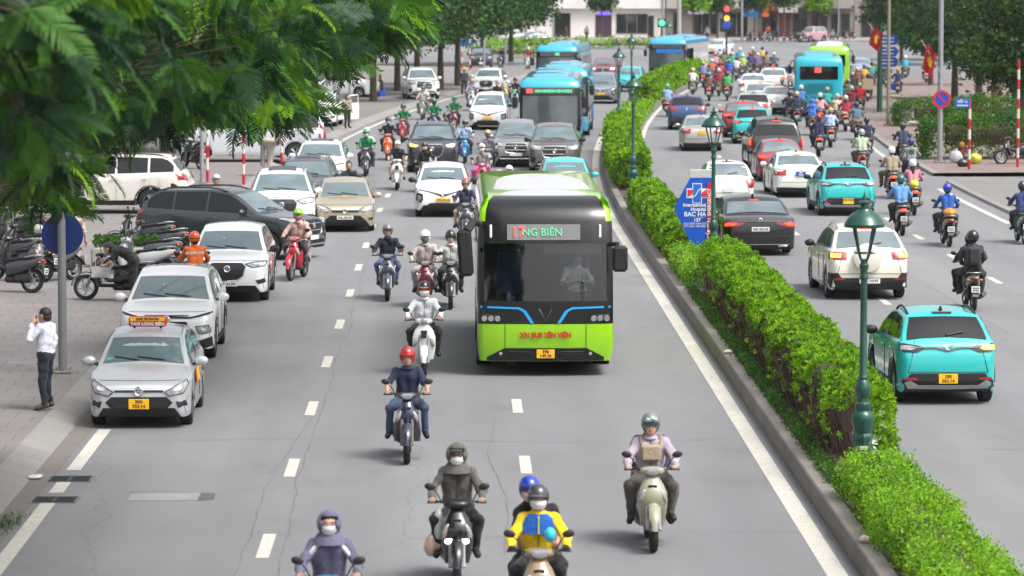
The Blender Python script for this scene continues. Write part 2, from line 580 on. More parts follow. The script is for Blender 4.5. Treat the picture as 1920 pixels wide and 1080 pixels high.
# drains and the repaired manhole
DRAIN = M('cast iron', (.035, .035, .037), .6, .5, var=.3)
for (px, py), lab in (((132, 899), 'upper pair of dark drain grates cut into the kerbside line'), ((103, 938), 'lower pair of dark drain grates nearer the weeds')):
    p = G(px, py)
    t = thing('drain_grate', lab, 'drain', (p.x, p.y, 0), 0, 'kerbside drain grates')
    m = MB()
    m.box((0, 0, .006), (.66, .62, .008), 1)
    for sx in (-.15, .15):
        for q in np.linspace(-.24, .24, 9): m.box((sx, q, .013), (.24, .036, .012))
        for q in (-.125, .125): m.box((sx + q, 0, .013), (.03, .56, .014))
    m.build('grate', [DRAIN, mat_worn('grey mortar', (.16, .155, .15), (.08, .08, .075), .6)], t)
p = G(308, 932)
t = thing('manhole_cover', 'pale round manhole cover set in a concrete repair on the lane', 'manhole', (p.x, p.y, 0))
m = MB(); m.box((0, 0, .004), (.98, .80, .008)); m.build('concrete_surround', mat_worn('pale concrete', (.245, .245, .248), (.18, .178, .175), .6), t)
m = MB(); m.lathe([(0, .013), (.33, .013), (.35, .009), (.35, .006)], 28); m.lathe([(.36, .0075), (.375, .0095), (.39, .0075)], 28, close=False)
m.build('lid', mat_worn('worn iron', (.27, .27, .275), (.2, .2, .2), .5), t)
m = MB(); m.add([(.49, -.4, .005), (.72, -.25, .005), (.70, .35, .005), (.49, .45, .005), (-.55, .52, .005), (-.52, .40, .005), (.49, .40, .005)], [tuple(range(7))])
m.build('tar_edge', mat_worn('broken tar', (.10, .095, .09), (.16, .15, .14), .6), t)
# ------------------------------------------------------------------ leaves, hedges, trees
def leafmat(name, col, trl=.35, var=.25, vs=3.0):
    """a leaf lets part of the light through"""
    if name in MATS: return MATS[name]
    m = bpy.data.materials.new(name); m.use_nodes = True
    n = m.node_tree; b = n.nodes['Principled BSDF']
    co = n.nodes.new('ShaderNodeTexCoord').outputs['Object']
    c = mixc(n, noise(n, co, vs, 4), [q * (1 - var) for q in col], [q * (1 + var) for q in col])
    n.links.new(c, b.inputs['Base Color']); b.inputs['Roughness'].default_value = .55
    b.inputs['Specular IOR Level'].default_value = .3
    t = n.nodes.new('ShaderNodeBsdfTranslucent'); t.inputs[0].default_value = (col[0] * 1.6, col[1] * 1.5, col[2] * .8, 1)
    x = n.nodes.new('ShaderNodeMixShader'); x.inputs[0].default_value = trl
    n.links.new(b.outputs[0], x.inputs[1]); n.links.new(t.outputs[0], x.inputs[2])
    n.links.new(x.outputs[0], n.nodes['Material Output'].inputs[0])
    MATS[name] = m
    return m

def arrmesh(name, V, F, mats, mi=None):
    """mesh from numpy arrays; F is an (n, k) index array"""
    me = bpy.data.meshes.new(name)
    k = F.shape[1]
    me.vertices.add(len(V)); me.vertices.foreach_set('co', V.astype(np.float32).ravel())
    me.loops.add(F.size); me.loops.foreach_set('vertex_index', F.astype(np.int32).ravel())
    me.polygons.add(len(F)); me.polygons.foreach_set('loop_start', np.arange(len(F), dtype=np.int32) * k)
    for mt in mats: me.materials.append(mt)
    if mi is not None: me.polygons.foreach_set('material_index', mi.astype(np.int32))
    me.update(calc_edges=True)
    return me

def frames(d, roll):
    """right-handed frames (n,3,3) whose first axis is d"""
    d = d / np.linalg.norm(d, axis=1, keepdims=True)
    up = np.tile([0., 0., 1.], (len(d), 1)); up[np.abs(d[:, 2]) > .95] = [1, 0, 0]
    s = np.cross(up, d); s /= np.linalg.norm(s, axis=1, keepdims=True)
    u = np.cross(d, s)
    c, si = np.cos(roll)[:, None], np.sin(roll)[:, None]
    return np.stack([d, s * c + u * si, u * c - s * si], 1)

def scatter(tv, tf, pos, fr, sc):
    """copies of one small leaf shape merged into one array"""
    V = np.einsum('vi,nij->nvj', tv, fr) * sc[:, None, None] + pos[:, None, :]
    F = tf[None] + (np.arange(len(pos)) * len(tv))[:, None, None]
    return V.reshape(-1, 3), F.reshape(-1, tf.shape[1])

def frond_shape(n=16, seed=0, droop=.25):
    """feathery twice-divided leaf, unit length along x"""
    r = np.random.default_rng(seed); V = []; F = []
    def strip(p, q, w0, w1, sag):
        d = q - p; s = np.cross(d, [0, 0, 1.0]); s /= np.linalg.norm(s) + 1e-9
        mid = p + d * .55 + np.array([0, 0, sag * .35]); e = q + np.array([0, 0, -sag])
        o = len(V)
        V.extend([p - s * w0 * .35, p + s * w0 * .35, mid + s * w0, mid - s * w0, e + s * w1, e - s * w1])
        F.extend([(o, o + 1, o + 2, o + 3), (o + 3, o + 2, o + 4, o + 5)])
    R_ = lambda t: np.array([t, 0, .10 * math.sin(t * 2.2) - droop * t * t])
    for k in range(4): strip(R_(k / 4), R_((k + 1) / 4), .008, .006, 0)
    for k in range(n):
        t = .16 + .84 * k / (n - 1)
        ln = .27 * (math.sin(PI * min(1, .22 + .72 * t)) ** .6) + .02
        for sg in (1, -1):
            a = R(62 - 22 * t) + r.normal() * .06
            p = R_(t)
            q = p + np.array([math.cos(a) * ln, sg * math.sin(a) * ln, -.03 + r.normal() * .012])
            strip(p, q, .0195, .009, .02)
    return np.array(V), np.array(F)

LEAFB = leafmat('young lit leaf', (.165, .34, .012), .38); LEAFM = leafmat('leaf', (.052, .155, .014), .28); LEAFD = leafmat('old shaded leaf', (.012, .046, .016), .12)  # leaf tones also carry the crown's highlights and deep shade
BARK = M('bark', (.085, .065, .05), .9, var=.4, vs=9, bump=.6, bs=25)

def pts_in(poly, n, rng):
    P = np.array(poly, float); lo, hi = P.min(0), P.max(0); out = []
    while len(out) < n:
        q = rng.uniform(lo, hi, (n * 3, 2)); ins = np.zeros(len(q), bool); j = len(P) - 1
        for i in range(len(P)):
            c = ((P[i, 1] > q[:, 1]) != (P[j, 1] > q[:, 1])) & (q[:, 0] < (P[j, 0] - P[i, 0]) * (q[:, 1] - P[i, 1]) / (P[j, 1] - P[i, 1] + 1e-9) + P[i, 0])
            ins ^= c; j = i
        out += list(q[ins])
    return np.array(out[:n])

def flame_tree(label, trunk, polys, seed, mix=(.30, .42, .28), flen=(.42, .62), seeds_red=0):
    """polys: (outline of a bough in the picture, near, far, number of twigs): where the boughs hang over the street"""
    rng = np.random.default_rng(seed)
    t = thing('flame_tree', label, 'tree', trunk, 0, 'street trees over the left pavement')
    T0 = np.array(trunk)
    tips = []
    for poly, d0, d1, n in polys:
        for (px, py), d in zip(pts_in(poly, n, rng), rng.uniform(d0, d1, n)):
            tips.append(AT(px, py, d))
    tips = np.array([tuple(p) for p in tips])
    b = MB()
    top = np.array([T0[0] + .6, T0[1], max(4.6, tips[:, 2].mean() - 1.2)])
    b.tube([T0 - T0, (np.array([.15, .1, 2.2])), tuple(top - T0)], [.30, .23, .19], 10)
    order = rng.permutation(len(tips))
    limbs = []
    for i in order[:9]:
        e = tips[i]; m = (top + e) / 2 + np.array([0, 0, .5])
        pl = [top + (m - top) * k / 3 for k in range(3)] + [m + (e - m) * k / 4 for k in range(5)]
        limbs.append(np.array(pl)); b.tube([tuple(p - T0) for p in pl], list(np.linspace(.07, .012, len(pl))), 6)
    allp = np.concatenate(limbs)
    for e in tips:
        k = np.argmin(((allp - e) ** 2).sum(1)); s = allp[k]
        b.tube([tuple(s - T0), tuple((s + e) / 2 - T0 + np.array([0, 0, .12])), tuple(e - T0)], [.022, .013, .006], 4, cap=False)
    b.build('trunk', BARK, t, 60)
    pos = []; dr = []; rl = []; sc = []; mi = []
    for e in tips:
        n = rng.integers(5, 9)
        out = np.array([.75, -.55, 0]); a0 = rng.uniform(0, 6.28); brightness = rng.random()
        for q in range(n):
            a = a0 + q * 2.4
            d = np.array([math.cos(a), math.sin(a), 0]) * .8 + out * .55 + np.array([0, 0, rng.uniform(-.75, .12)])
            pos.append(e + rng.normal(size=3) * .05); dr.append(d); rl.append(rng.normal() * .75); sc.append(rng.uniform(flen[0] * .75, flen[1] * 1.08))
            p = rng.random() * .6 + brightness * .4
            mi.append(0 if p < mix[0] else 1 if p < mix[0] + mix[1] else 2)
    pos, dr, rl, sc, mi = map(np.array, (pos, dr, rl, sc, mi))
    Vs, Fs, Ms = [], [], []; off = 0
    for v in range(3):
        tv, tf = frond_shape(18, v, .18 + .16 * v)
        k = np.arange(len(pos)) % 3 == v
        V, F = scatter(tv, tf, pos[k] - T0, frames(dr[k], rl[k]), sc[k])
        Vs.append(V); Fs.append(F + off); off += len(V); Ms.append(np.repeat(mi[k], len(tf)))
    link('crown', arrmesh('crown', np.concatenate(Vs), np.concatenate(Fs), [LEAFB, LEAFM, LEAFD], np.concatenate(Ms)), t)
    # the top of the crown, unseen, added for its reflection in the windscreens and its shade
    n = 900; u = rng.normal(size=(n, 3)); u /= np.linalg.norm(u, axis=1, keepdims=True)
    pp = np.array([1.2, 0, 12.2]) + u * np.array([5.2, 6.5, 3.6]) * (rng.uniform(.3, 1, n) ** .5)[:, None]
    pos = np.repeat(pp, 5, 0) + rng.normal(0, .3, (n * 5, 3))
    V, F = scatter(*LEAFQ, pos, frames(rng.normal(0, 1, pos.shape), rng.uniform(0, 6, len(pos))), rng.uniform(.5, .9, len(pos)))
    link('upper_crown', arrmesh('upper_crown', V, F, [LEAFM, LEAFD], rng.integers(0, 2, len(pos))), t)
    if seeds_red:
        b = MB()
        for e in tips[order[:seeds_red]]:
            for _ in range(6):
                p = e - T0 + rng.normal(size=3) * .12; b.tube([p, p + np.array([.03, 0, -.07]), p + np.array([.02, .02, -.16])], [.012, .016, .006], 5)
        b.build('flower_spray', M('orange red flowers', (.45, .07, .02), .6, var=.3), t)
    return t

BLADE = (np.array([[0, -.10, 0], [0, .10, 0], [.62, .17, .05], [1, 0, -.04], [.62, -.17, .05]], float), np.array([[0, 1, 2, 3, 4]]))
LEAFQ = (np.array([[0, 0, 0], [.5, .28, .06], [1, 0, 0], [.5, -.28, .06]], float), np.array([[0, 1, 2, 3]]))

def hedge(label, y0, y1, xa, xb, z0, z1, seed, style='thuja', dens=1.0, bare=0.0, cat='hedge', mats=None, name='clipped_hedge', group='hedges along the median', free=None, clump=.15, leaf=.075):
    """a long hedge: clumps of little blades over a twiggy core. free = (origin, direction) off the street"""
    rng = np.random.default_rng(seed)
    L = y1 - y0
    hw, zc, hh, xc = (xb - xa) / 2, (z0 + z1) / 2, (z1 - z0) / 2, (xa + xb) / 2
    per = 2 * (hw + hh) * 1.6
    n = int(L * per / (clump * clump) * 1.15 * dens)
    s = rng.uniform(0, L, n); th = rng.uniform(-.55, PI + .55, n)
    ce, se = np.cos(th), np.sin(th)
    e = .62
    wav = .10 * np.sin(s * 1.3 + seed) + .07 * np.sin(s * 3.1 + 2 * seed) + .05 * np.sin(s * 5.7 + th * 3)
    rad = 1 + wav * 1.15 + rng.normal(0, .06, n)
    endf = np.clip(np.minimum(s, L - s) / (hw * .9), 0, 1) ** .5 * .45 + .55
    x = xc + np.sign(ce) * np.abs(ce) ** e * hw * rad * endf
    z = zc + np.sign(se) * np.abs(se) ** e * hh * rad * (.75 + .25 * endf)
    # foliage over both ends as well
    ke = int(dens * 2.2 * hw * 2 * (z1 - z0) / (clump * clump)) + 1
    for end in (0, L):
        xe = rng.uniform(-1, 1, ke); ze = rng.uniform(0, 1, ke)
        s = np.concatenate([s, end + (rng.normal(0, .06, ke) + (.12 if end == 0 else -.12))]); x = np.concatenate([x, xc + xe * hw * .85]); z = np.concatenate([z, z0 + ze * (z1 - z0) * (1 - .25 * xe ** 2) * .92])
        ce = np.concatenate([ce, xe * .5]); se = np.concatenate([se, ze * .6])
    keep = z > z0 - .02
    if bare > 0: keep &= ~((x < xc) & (z < z0 + bare * (.8 + .5 * np.sin(s * 1.9 + seed) * np.sin(s * .7))) & (rng.random(len(s)) < .93))
    s, x, z, ce, se = s[keep], x[keep], z[keep], ce[keep], se[keep]
    y = y0 + s
    def place(x, y, z):
        if free is None: return np.stack([x + np.array([shift(q) for q in y]), y, z], 1)
        o, ang = free; c, si = math.cos(ang), math.sin(ang)
        return np.stack([o[0] + c * (y) - si * x, o[1] + si * y + c * x, z], 1)
    C = place(x, y, z)
    O = np.array([shift((y0 + y1) / 2) + xc if free is None else free[0][0], (y0 + y1) / 2 if free is None else free[0][1], z0])
    nrm = np.stack([ce, rng.normal(0, .25, len(s)) - 1.2 * (s < .3) + 1.2 * (s > L - .3), se * 1.0 + .55], 1)
    if free is not None: c, si = math.cos(free[1] - PI / 2), math.sin(free[1] - PI / 2); nrm = np.stack([nrm[:, 0] * c - nrm[:, 1] * si, nrm[:, 0] * si + nrm[:, 1] * c, nrm[:, 2]], 1)
    nb = 20 if style == 'thuja' else 9
    pos = np.repeat(C, nb, 0); nn = np.repeat(nrm / np.linalg.norm(nrm, axis=1, keepdims=True), nb, 0)
    if style == 'thuja':
        d = nn * .8 + rng.normal(0, .60, nn.shape); pos = pos + d * clump * .12
        sc = rng.uniform(.5, 1.3, len(pos)) * leaf
    else:
        d = nn * .45 + rng.normal(0, .8, nn.shape); pos = pos + rng.normal(0, clump * .5, pos.shape)
        sc = rng.uniform(.6, 1.2, len(pos)) * leaf
    tv, tf = (BLADE if style == 'thuja' else LEAFQ)
    V, F = scatter(tv, tf, pos - O, frames(d, rng.uniform(0, 6.28, len(pos))), sc)
    cl = rng.random(len(C)); cl = cl + .22 * np.sin(s * .9 + seed) * np.sin(s * 2.3 + z * 4); m = np.where(cl < .36, 0, np.where(cl < .78, 1, 2)); m = np.repeat(np.where(rng.random(len(m)) < .018, 3, m), nb)
    flip = rng.random(len(m)) < .18; m = np.where(flip, rng.integers(0, 3, len(m)), m)
    t = thing(name, label, cat, O, 0, group)
    mats = mats or [leafmat('fresh thuja', (.27, .50, .020)), leafmat('thuja', (.145, .315, .016)), leafmat('dull thuja', (.06, .145, .014))]
    link('foliage', arrmesh('foliage', V, F, list(mats) + [leafmat('dead leaf', (.16, .10, .03), .1)], np.repeat(m, len(tf)) if len(tf) > 1 else m), t)
    # twigs: a brown core and thin upright stems
    b = MB(); ys = np.arange(y0 + 1.0, y1 - .9, .5); rg = []
    for q in ys:
        pr = []
        for a in np.linspace(PI * 1.12, -PI * .12, 9):
            pr.append((xc + np.sign(math.cos(a)) * abs(math.cos(a)) ** e * hw * .52, z0 + (z1 - z0) * .0 + max(0, (zc - z0) + np.sign(math.sin(a)) * abs(math.sin(a)) ** e * hh * .60)))
        pp = place(np.array([p[0] for p in pr]), np.full(9, q), np.array([p[1] for p in pr])) - O
        rg.append([tuple(p) for p in pp])
    if len(rg) > 1: b.rings(rg, closed=False)
    if bare > 0:
        for q in rng.uniform(y0, y1, int(L * 26)):
            xx = rng.uniform(xa + .02, xc); h = rng.uniform(.3, .8) * (z1 - z0)
            p = place(np.array([xx, xx - .06 + rng.normal() * .08, xx - .10 + rng.normal() * .10]), np.array([q, q + rng.normal() * .06, q + rng.normal() * .12]), np.array([z0, z0 + h * .5, z0 + h])) - O
            b.tube([tuple(v) for v in p], [.009, .007, .004], 4, cap=False)
    if b.v: b.build('stems', M('hedge twigs', (.075, .048, .036), .95, var=.4, vs=12), t)
    return t

def tree(label, loc, blobs, n, leaf, mats, trunk_r=.16, trunk_h=3.0, seed=0, name='street_tree', group=None, kind='quad', lean=(0, 0), trunkmat=None):
    rng = np.random.default_rng(seed)
    t = thing(name, label, 'tree', loc, 0, group)
    b = MB()
    b.tube([(0, 0, 0), (lean[0] * .5, lean[1] * .5, trunk_h * .5), (lean[0], lean[1], trunk_h)], [trunk_r * 1.15, trunk_r * .9, trunk_r * .7], 9)
    vol = np.array([q[3] * q[4] * q[5] for q in blobs]); vol = vol / vol.sum()
    P = []; N = []; C = []
    for q, f in zip(blobs, vol):
        c, r = np.array(q[:3]), np.array(q[3:6])
        b.tube([(lean[0], lean[1], trunk_h * .95), tuple((np.array([lean[0], lean[1], trunk_h]) + c) / 2 + rng.normal(size=3) * .15), tuple(c)], [trunk_r * .5, trunk_r * .3, trunk_r * .12], 6)
        k = max(12, int(n * f))
        u = rng.normal(size=(k, 3)); u /= np.linalg.norm(u, axis=1, keepdims=True)
        rr = rng.uniform(.25, 1, k) ** .45
        lump = 1 + .22 * np.sin(u[:, 0] * 5 + q[0]) * np.sin(u[:, 1] * 6 + q[1]) + .14 * np.sin(u[:, 2] * 9)
        P.append(c + u * r * (rr * lump)[:, None]); N.append(u + np.array([0, 0, .5]))
    b.build('trunk', trunkmat or BARK, t, 60)
    P = np.concatenate(P); N = np.concatenate(N)
    nb = 5
    pos = np.repeat(P, nb, 0) + rng.normal(0, leaf * .55, (len(P) * nb, 3)); d = np.repeat(N, nb, 0) * .35 + rng.normal(0, .7, (len(P) * nb, 3))
    tv, tf = LEAFQ
    V, F = scatter(tv, tf, pos, frames(d, rng.uniform(0, 6.28, len(pos))), rng.uniform(.7, 1.3, len(pos)) * leaf)
    m = np.repeat(rng.choice(len(mats), len(P), p=[.25, .45, .30] if len(mats) == 3 else None), nb)
    link('crown', arrmesh('crown', V, F, mats, m), t)
    return t

# ---- the planting on the median, near to far
DK = [leafmat('far leaf bright', (.060, .15, .020), .22), leafmat('far leaf', (.028, .082, .018), .16), leafmat('far leaf dark', (.011, .036, .015), .1)]
LIGHTG = [leafmat('privet bright', (.25, .48, .020)), leafmat('privet', (.15, .34, .018)), leafmat('privet dull', (.05, .13, .016))]
COVER = [leafmat('cover bright', (.065, .17, .020)), leafmat('cover', (.035, .11, .018)), leafmat('cover dull', (.02, .06, .016))]
hedge('loose bright leafy hedge at the near end of the median before the big lamp', 36, 50.5, 5.28, 6.12, .25, .82, 1, 'leafy', 2.0, leaf=.048, clump=.11, mats=LIGHTG)
hedge('long knobbly conifer hedge with bare brown twigs below, behind the big lamp post', 53.6, 83, 5.46, 6.36, .26, 1.40, 2, 'thuja', 1.25, bare=.98, clump=.115, leaf=.055)
hedge('short rounded conifer hedge between the hospital sign and the second lamp', 92.5, 113, 5.25, 6.10, .26, 1.12, 3, 'thuja', 1.1, bare=.15, clump=.145, leaf=.085)
hedge('tall dense hedge behind the third lamp at the start of the bend', 123, 156, 5.15, 6.2, .26, 1.45, 4, 'thuja', 1, bare=.25, clump=.18, leaf=.11)
hedge('far brown-footed hedge at the bend beside the tall grey pole', 203, 262, 5.3, 6.15, .26, 1.5, 5, 'thuja', .9, bare=.75, clump=.24, leaf=.15)
hedge('flat strip of bright ground cover between two hedges at the bend', 157, 202, 5.15, 6.1, .24, .50, 6, 'leafy', .7, clump=.25, leaf=.16, mats=LIGHTG, name='low_hedge')
hedge('low dark green edging along the kerb below the bare twigs', 51, 84, 5.21, 5.33, .25, .37, 7, 'leafy', 1.5, clump=.08, leaf=.042, mats=COVER, name='low_hedge')
hedge('small pale green shrub at the foot of the hospital sign', 84.3, 90.5, 5.24, 5.75, .26, .78, 8, 'leafy', 1.5, clump=.12, leaf=.065, mats=LIGHTG, name='low_shrub')

# ---- trees over the left pavement
flame_tree('feathery tree nearest the camera, its blurred leaves filling the top left corner', (-9.5, 31, .15),
           [([(-60, -60), (280, -60), (200, 60), (110, 150), (50, 240), (-60, 250)], 27, 35, 100)], 21, mix=(.10, .30, .60))
flame_tree('feathery tree with bright green fronds hanging over the parked cars', (-9.8, 45, .15),
           [([(60, -60), (600, -60), (575, 60), (520, 130), (440, 165), (350, 150), (270, 160), (180, 220), (90, 290), (-60, 300), (-60, 100)], 39, 54, 290),
            ([(180, 120), (420, 120), (410, 190), (300, 205), (200, 235)], 40, 52, 80), ([(40, 300), (150, 300), (110, 370), (60, 380)], 41, 46, 16)], 22, mix=(.20, .32, .48), seeds_red=7)
flame_tree('feathery tree whose fronds end above the white van and striped posts', (-10.5, 66, .15),
           [([(330, 120), (540, 110), (560, 180), (520, 215), (470, 205), (350, 170)], 58, 72, 70),
            ([(520, -60), (830, -60), (765, 20), (700, 75), (650, 110), (600, 110), (550, 60)], 62, 84, 210)], 23, mix=(.16, .38, .46), flen=(.55, .80), seeds_red=4)
for i, (px, py, d, h, w_, lab) in enumerate(((700, 190, 218, 10, 3.6, 'dark leafy tree behind the people on blue stools'), (782, 178, 228, 11, 3.8, 'dark tree with a red brown trunk behind the white car on the pavement'),
                                            (858, 160, 246, 12, 4.6, 'dense dark tree beside the far left striped post'), (905, 118, 310, 12, 4.8, 'paler tree at the far left corner of the crossing'), (560, 212, 195, 9, 3.8, 'shadowy tree behind the fronds at upper left'), (826, 168, 238, 11, 4.2, 'full green tree right of the white car parked on the pavement'), (958, 116, 312, 11, 3.6, 'loose yellowish tree before the far blue awning'), (745, 170, 236, 10, 3.8, 'shaded tree between the stools and the parked white SUV'), (470, 245, 175, 8, 3.2, 'shadowy low tree behind the white van'), (310, 285, 154, 8, 3.4, 'shadowy tree left of the white van'), (90, 320, 140, 8, 3.8, 'shadowy tree at far left behind the parked bikes'))):
    p = G(px, py, .16)
    sgn = -1.2 if px < 900 else 0
    tree(lab, tuple(p), [(0, 0, h * .56, w_, w_, h * .28), (w_ * .45, -.6, h * .42, w_ * .7, w_ * .7, h * .16), (-w_ * .5, .3, h * .46, w_ * .8, w_ * .8, h * .2), (0, .2, h * .8, w_ * .8, w_ * .8, h * .2), (w_ * .6, .2, h * .62, w_ * .6, w_ * .6, h * .2)], 2600, .27 if d < 250 else .36, DK, .2, h * .35, 40 + i, group='trees behind the left pavement', trunkmat=M('reddish bark', (.10, .05, .04), .9) if i == 1 else None)
# ------------------------------------------------------------------ street furniture, signs, buildings
GREENP = M('lamp green', hexc('12493c'), .38, .1, coat=.4, var=.12)
def zat(px, py, d): return AT(px, py, d).z

def lamp_post(label, loc):
    t = thing('street_lamp', label, 'street lamp', loc, 0, 'green cast iron lamps on the median')
    b = MB()
    b.lathe([(.20, 0), (.20, .06), (.175, .10), (.135, .48), (.15, .52), (.15, .56), (.125, .60)], 8)
    b.lathe([(.12, .60), (.14, .64), (.14, .68), (.16, .74), (.165, .82), (.15, .88), (.105, .92), (.12, .97), (.115, 1.02), (.08, 1.05), (.075, 1.10), (.105, 1.15), (.115, 1.24), (.085, 1.33), (.065, 1.36), (.075, 1.40), (.055, 1.44),
             (.045, 2.78), (.06, 2.80), (.06, 2.84), (.05, 2.86), (.05, 2.92), (.068, 2.95), (.068, 3.0), (.05, 3.02), (.045, 3.08)], 16)
    b.build('post', GREENP, t, 35)
    b = MB(); b.box((0, -.145, .40), (.12, .02, .05)); b.build('badge', plain('c9c2ae', .5), t)
    b = MB()
    for k in range(4):
        a = PI / 4 + k * PI / 2; c, s = math.cos(a), math.sin(a)
        b.tube([(.03 * c, .03 * s, 3.02), (.075 * c, .075 * s, 3.10), (.10 * c, .10 * s, 3.16), (.20 * c, .20 * s, 3.54)], [.014, .013, .014, .020], 6)
        b.tube([(.10 * c, .10 * s, 3.165), (.20 * c, .20 * s, 3.17)], [.012, .006], 5)
    b.tube([(.10 * math.cos(a), .10 * math.sin(a), 3.165) for a in np.linspace(0, 2 * PI, 13)], .010, 5)
    b.build('lantern_frame', GREENP, t, 50)
    b = MB(); b.lathe([(.0, 3.53), (.265, 3.53), (.285, 3.535), (.29, 3.58), (.275, 3.60), (.255, 3.64), (.19, 3.72), (.11, 3.765), (.095, 3.80), (.10, 3.815), (.06, 3.83), (.055, 3.86), (.085, 3.875), (.085, 3.89), (.03, 3.92), (.028, 3.96), (.012, 4.0), (0, 4.06)], 24)
    b.build('lantern_hood', GREENP, t, 40)
    return t

p = G(1617, 890, .25)
L0 = lamp_post('tall green lamp post nearest the camera, its base against the knobbly hedge', p)
for (px, py), lab in (((1337, 520), 'green lamp post standing beside the blue hospital sign'), ((1187, 372), 'green lamp post rising from the dense hedge at the start of the bend'),
                     ((1160, 262), 'slim green lamp post before the flat strip of ground cover'), ((1184, 203), 'small green lamp post in front of the silver taxi van'), ((1254, 148), 'tiny green lamp post farthest along the median, in front of the sky blue bus')):
    p = G(px, py, .25); dup(L0, p, .3, lab, 'green cast iron lamps on the median')

# hospital sign: a pale slab carrying a blue arrow-shaped board
p = G(1312, 503, .25); YS = p.y; k = YS / 7000
SX = lambda px: (px - 855) * k - p.x
SZ = lambda py: zat(1300, py, YS) - .25
t = thing('hospital_sign', 'blue arrow shaped hospital sign with a red and blue cross on a pale slab', 'sign', p, 0)
b = MB(); b.box(((SX(1293) + SX(1336)) / 2, .02, SZ(318) / 2), (SX(1336) - SX(1293), .10, SZ(318)), b=.01); b.build('slab', mat_worn('pale sign metal', (.52, .51, .48), (.40, .39, .36), .4, .5), t)
b = MB(); o_ = [(1265, 392), (1267, 383), (1294, 333), (1334, 333), (1334, 462), (1325, 472), (1312, 478), (1305, 474), (1268, 400)]
b.prism([(SX(x), SZ(y)) for x, y in o_], -.05, -.09, 'y'); b.build('board', plain('0b4fb3', .4), t)
b = MB(); b.prism([(SX(1326), SZ(342)), (SX(1326), SZ(458)), (SX(1334), SZ(458)), (SX(1334), SZ(342))], -.095, -.115, 'y'); rs = b.build('red_strip', plain('c3202c', .4), t)
o = text('CẤP CỨU  EMERGENCY', .115, PLATEW, rs, (SX(1330), -.119, SZ(400)), '-y', bold=.002); o.rotation_euler = (PI / 2, -PI / 2, 0)
cx, cz = SX(1307), SZ(362); u = k * 1.0
b = MB(); b.box((cx, -.094, cz), (18 * u, .008, 38 * u)); b.box((cx, -.0935, cz), (40 * u, .007, 18 * u)); cr = b.build('cross', PLATEW, t)
b = MB(); b.box((cx, -.100, cz), (15 * u, .004, 35 * u)); b.build('cross_upright', plain('1f66c4', .4), cr)
b = MB(); b.prism([(cx - 18 * u, cz - 7 * u), (cx - 18 * u, cz + 7 * u), (cx - 8 * u, cz + 7 * u), (cx - 8 * u, cz - 1 * u)], -.104, -.108, 'y'); b.prism([(cx + 18 * u, cz + 7 * u), (cx + 18 * u, cz - 7 * u), (cx + 8 * u, cz - 7 * u), (cx + 8 * u, cz + 1 * u)], -.104, -.108, 'y')
b.build('cross_arm', plain('cf3346', .4), cr)
b = MB(); b.tube([(cx - 8 * u, -.106, cz - 8 * u), (cx - 2 * u, -.106, cz - 3 * u), (cx + 2 * u, -.106, cz + 5 * u), (cx + 8 * u, -.106, cz + 9 * u)], .012, 5); b.build('cross_swoosh', PLATEW, cr)
rx = SX(1324)
for tx, sz, py in (('International', .115, 384), ('Hospital', .115, 392), ('BAC HA', .155, 401.5), ('137ᴬ', .12, 412), ('NGUYEN VAN CU', .07, 419), ('HOTLINE 1900 8083', .066, 424)):
    text(tx, sz, PLATEW, t, (rx, -.094, SZ(py)), '-y', align='RIGHT', bold=.003 if sz > .1 else 0, sx=.95)

def mast(name, label, px, pyb, pyt, r, mat, cat='pole', z0=.15, group=None, r1=None, base=True):
    p = G(px, pyb, z0); h = zat(px, pyt, p.y) - z0
    t = thing(name, label, cat, p, 0, group)
    b = MB(); b.tube([(0, 0, 0), (0, 0, h * .5), (0, 0, h)], [r, r * .92, r1 or r * .85], 12)
    b.build('pole', mat, t, 50)
    if base:
        b = MB(); b.box((0, 0, .03), (r * 4, r * 4, .05), b=.01)
        for sx in (-1, 1):
            for sy in (-1, 1): b.lathe([(.018, .05), (.018, .10), (0, .105)], 6, c=(sx * r * 1.6, sy * r * 1.6, 0))
        b.build('base_plate', CONC, t)
    return t, h
def striped(label, px, pyb, pyt, r=.055, z0=.15):
    p = G(px, pyb, z0); h = zat(px, pyt, p.y) - z0
    t = thing('striped_post', label, 'post', p, 0, 'red and white striped posts')
    n = max(3, int(round(h / .38)))
    for k in range(n):
        c = k % 2; b = MB(); b.tube([(0, 0, h * k / n), (0, 0, h * (k + 1) / n)], r, 10, cap=k in (0, n - 1))
        b.build('red_band' if c == 0 else 'white_band', plain('b3202a', .5) if c == 0 else plain('cfcac2', .5), t, 50)
    return t

t, h = mast('sign_post', 'thick grey post with a round dark blue sign, beside the man on the phone', 118, 700, 250, .082, mat_worn('galvanised post', (.19, .20, .205), (.15, .15, .15), .5, .55, 7), 'sign')
b = MB(); zz = zat(118, 441, G(118, 700, .15).y) - .15; b.lathe([(0, .12), (.375, .12), (.38, .135), (.375, .15), (0, .15)], 32, c=(0, 0, zz), axis='y'); b.build('round_sign', plain('0a2a66', .45), t, 40)
mast('steel_pole', 'grey pole with paper stickers left of the orange jacketed rider', 379, 345, 170, .075, STEEL)
mast('steel_pole', 'short grey pole beside the pale stone urn', 493, 330, 200, .09, STEEL)
mast('steel_pole', 'grey pole in front of the white SUV with open door', 586, 268, 120, .07, STEEL)
mast('steel_pole', 'grey pole beside the open white car door', 656, 229, 80, .06, STEEL)
mast('steel_pole', 'thin grey pole at the far left corner', 948, 122, -20, .07, STEEL)
mast('steel_pole', 'slim grey pole behind the far left trees', 908, 130, -20, .09, STEEL)
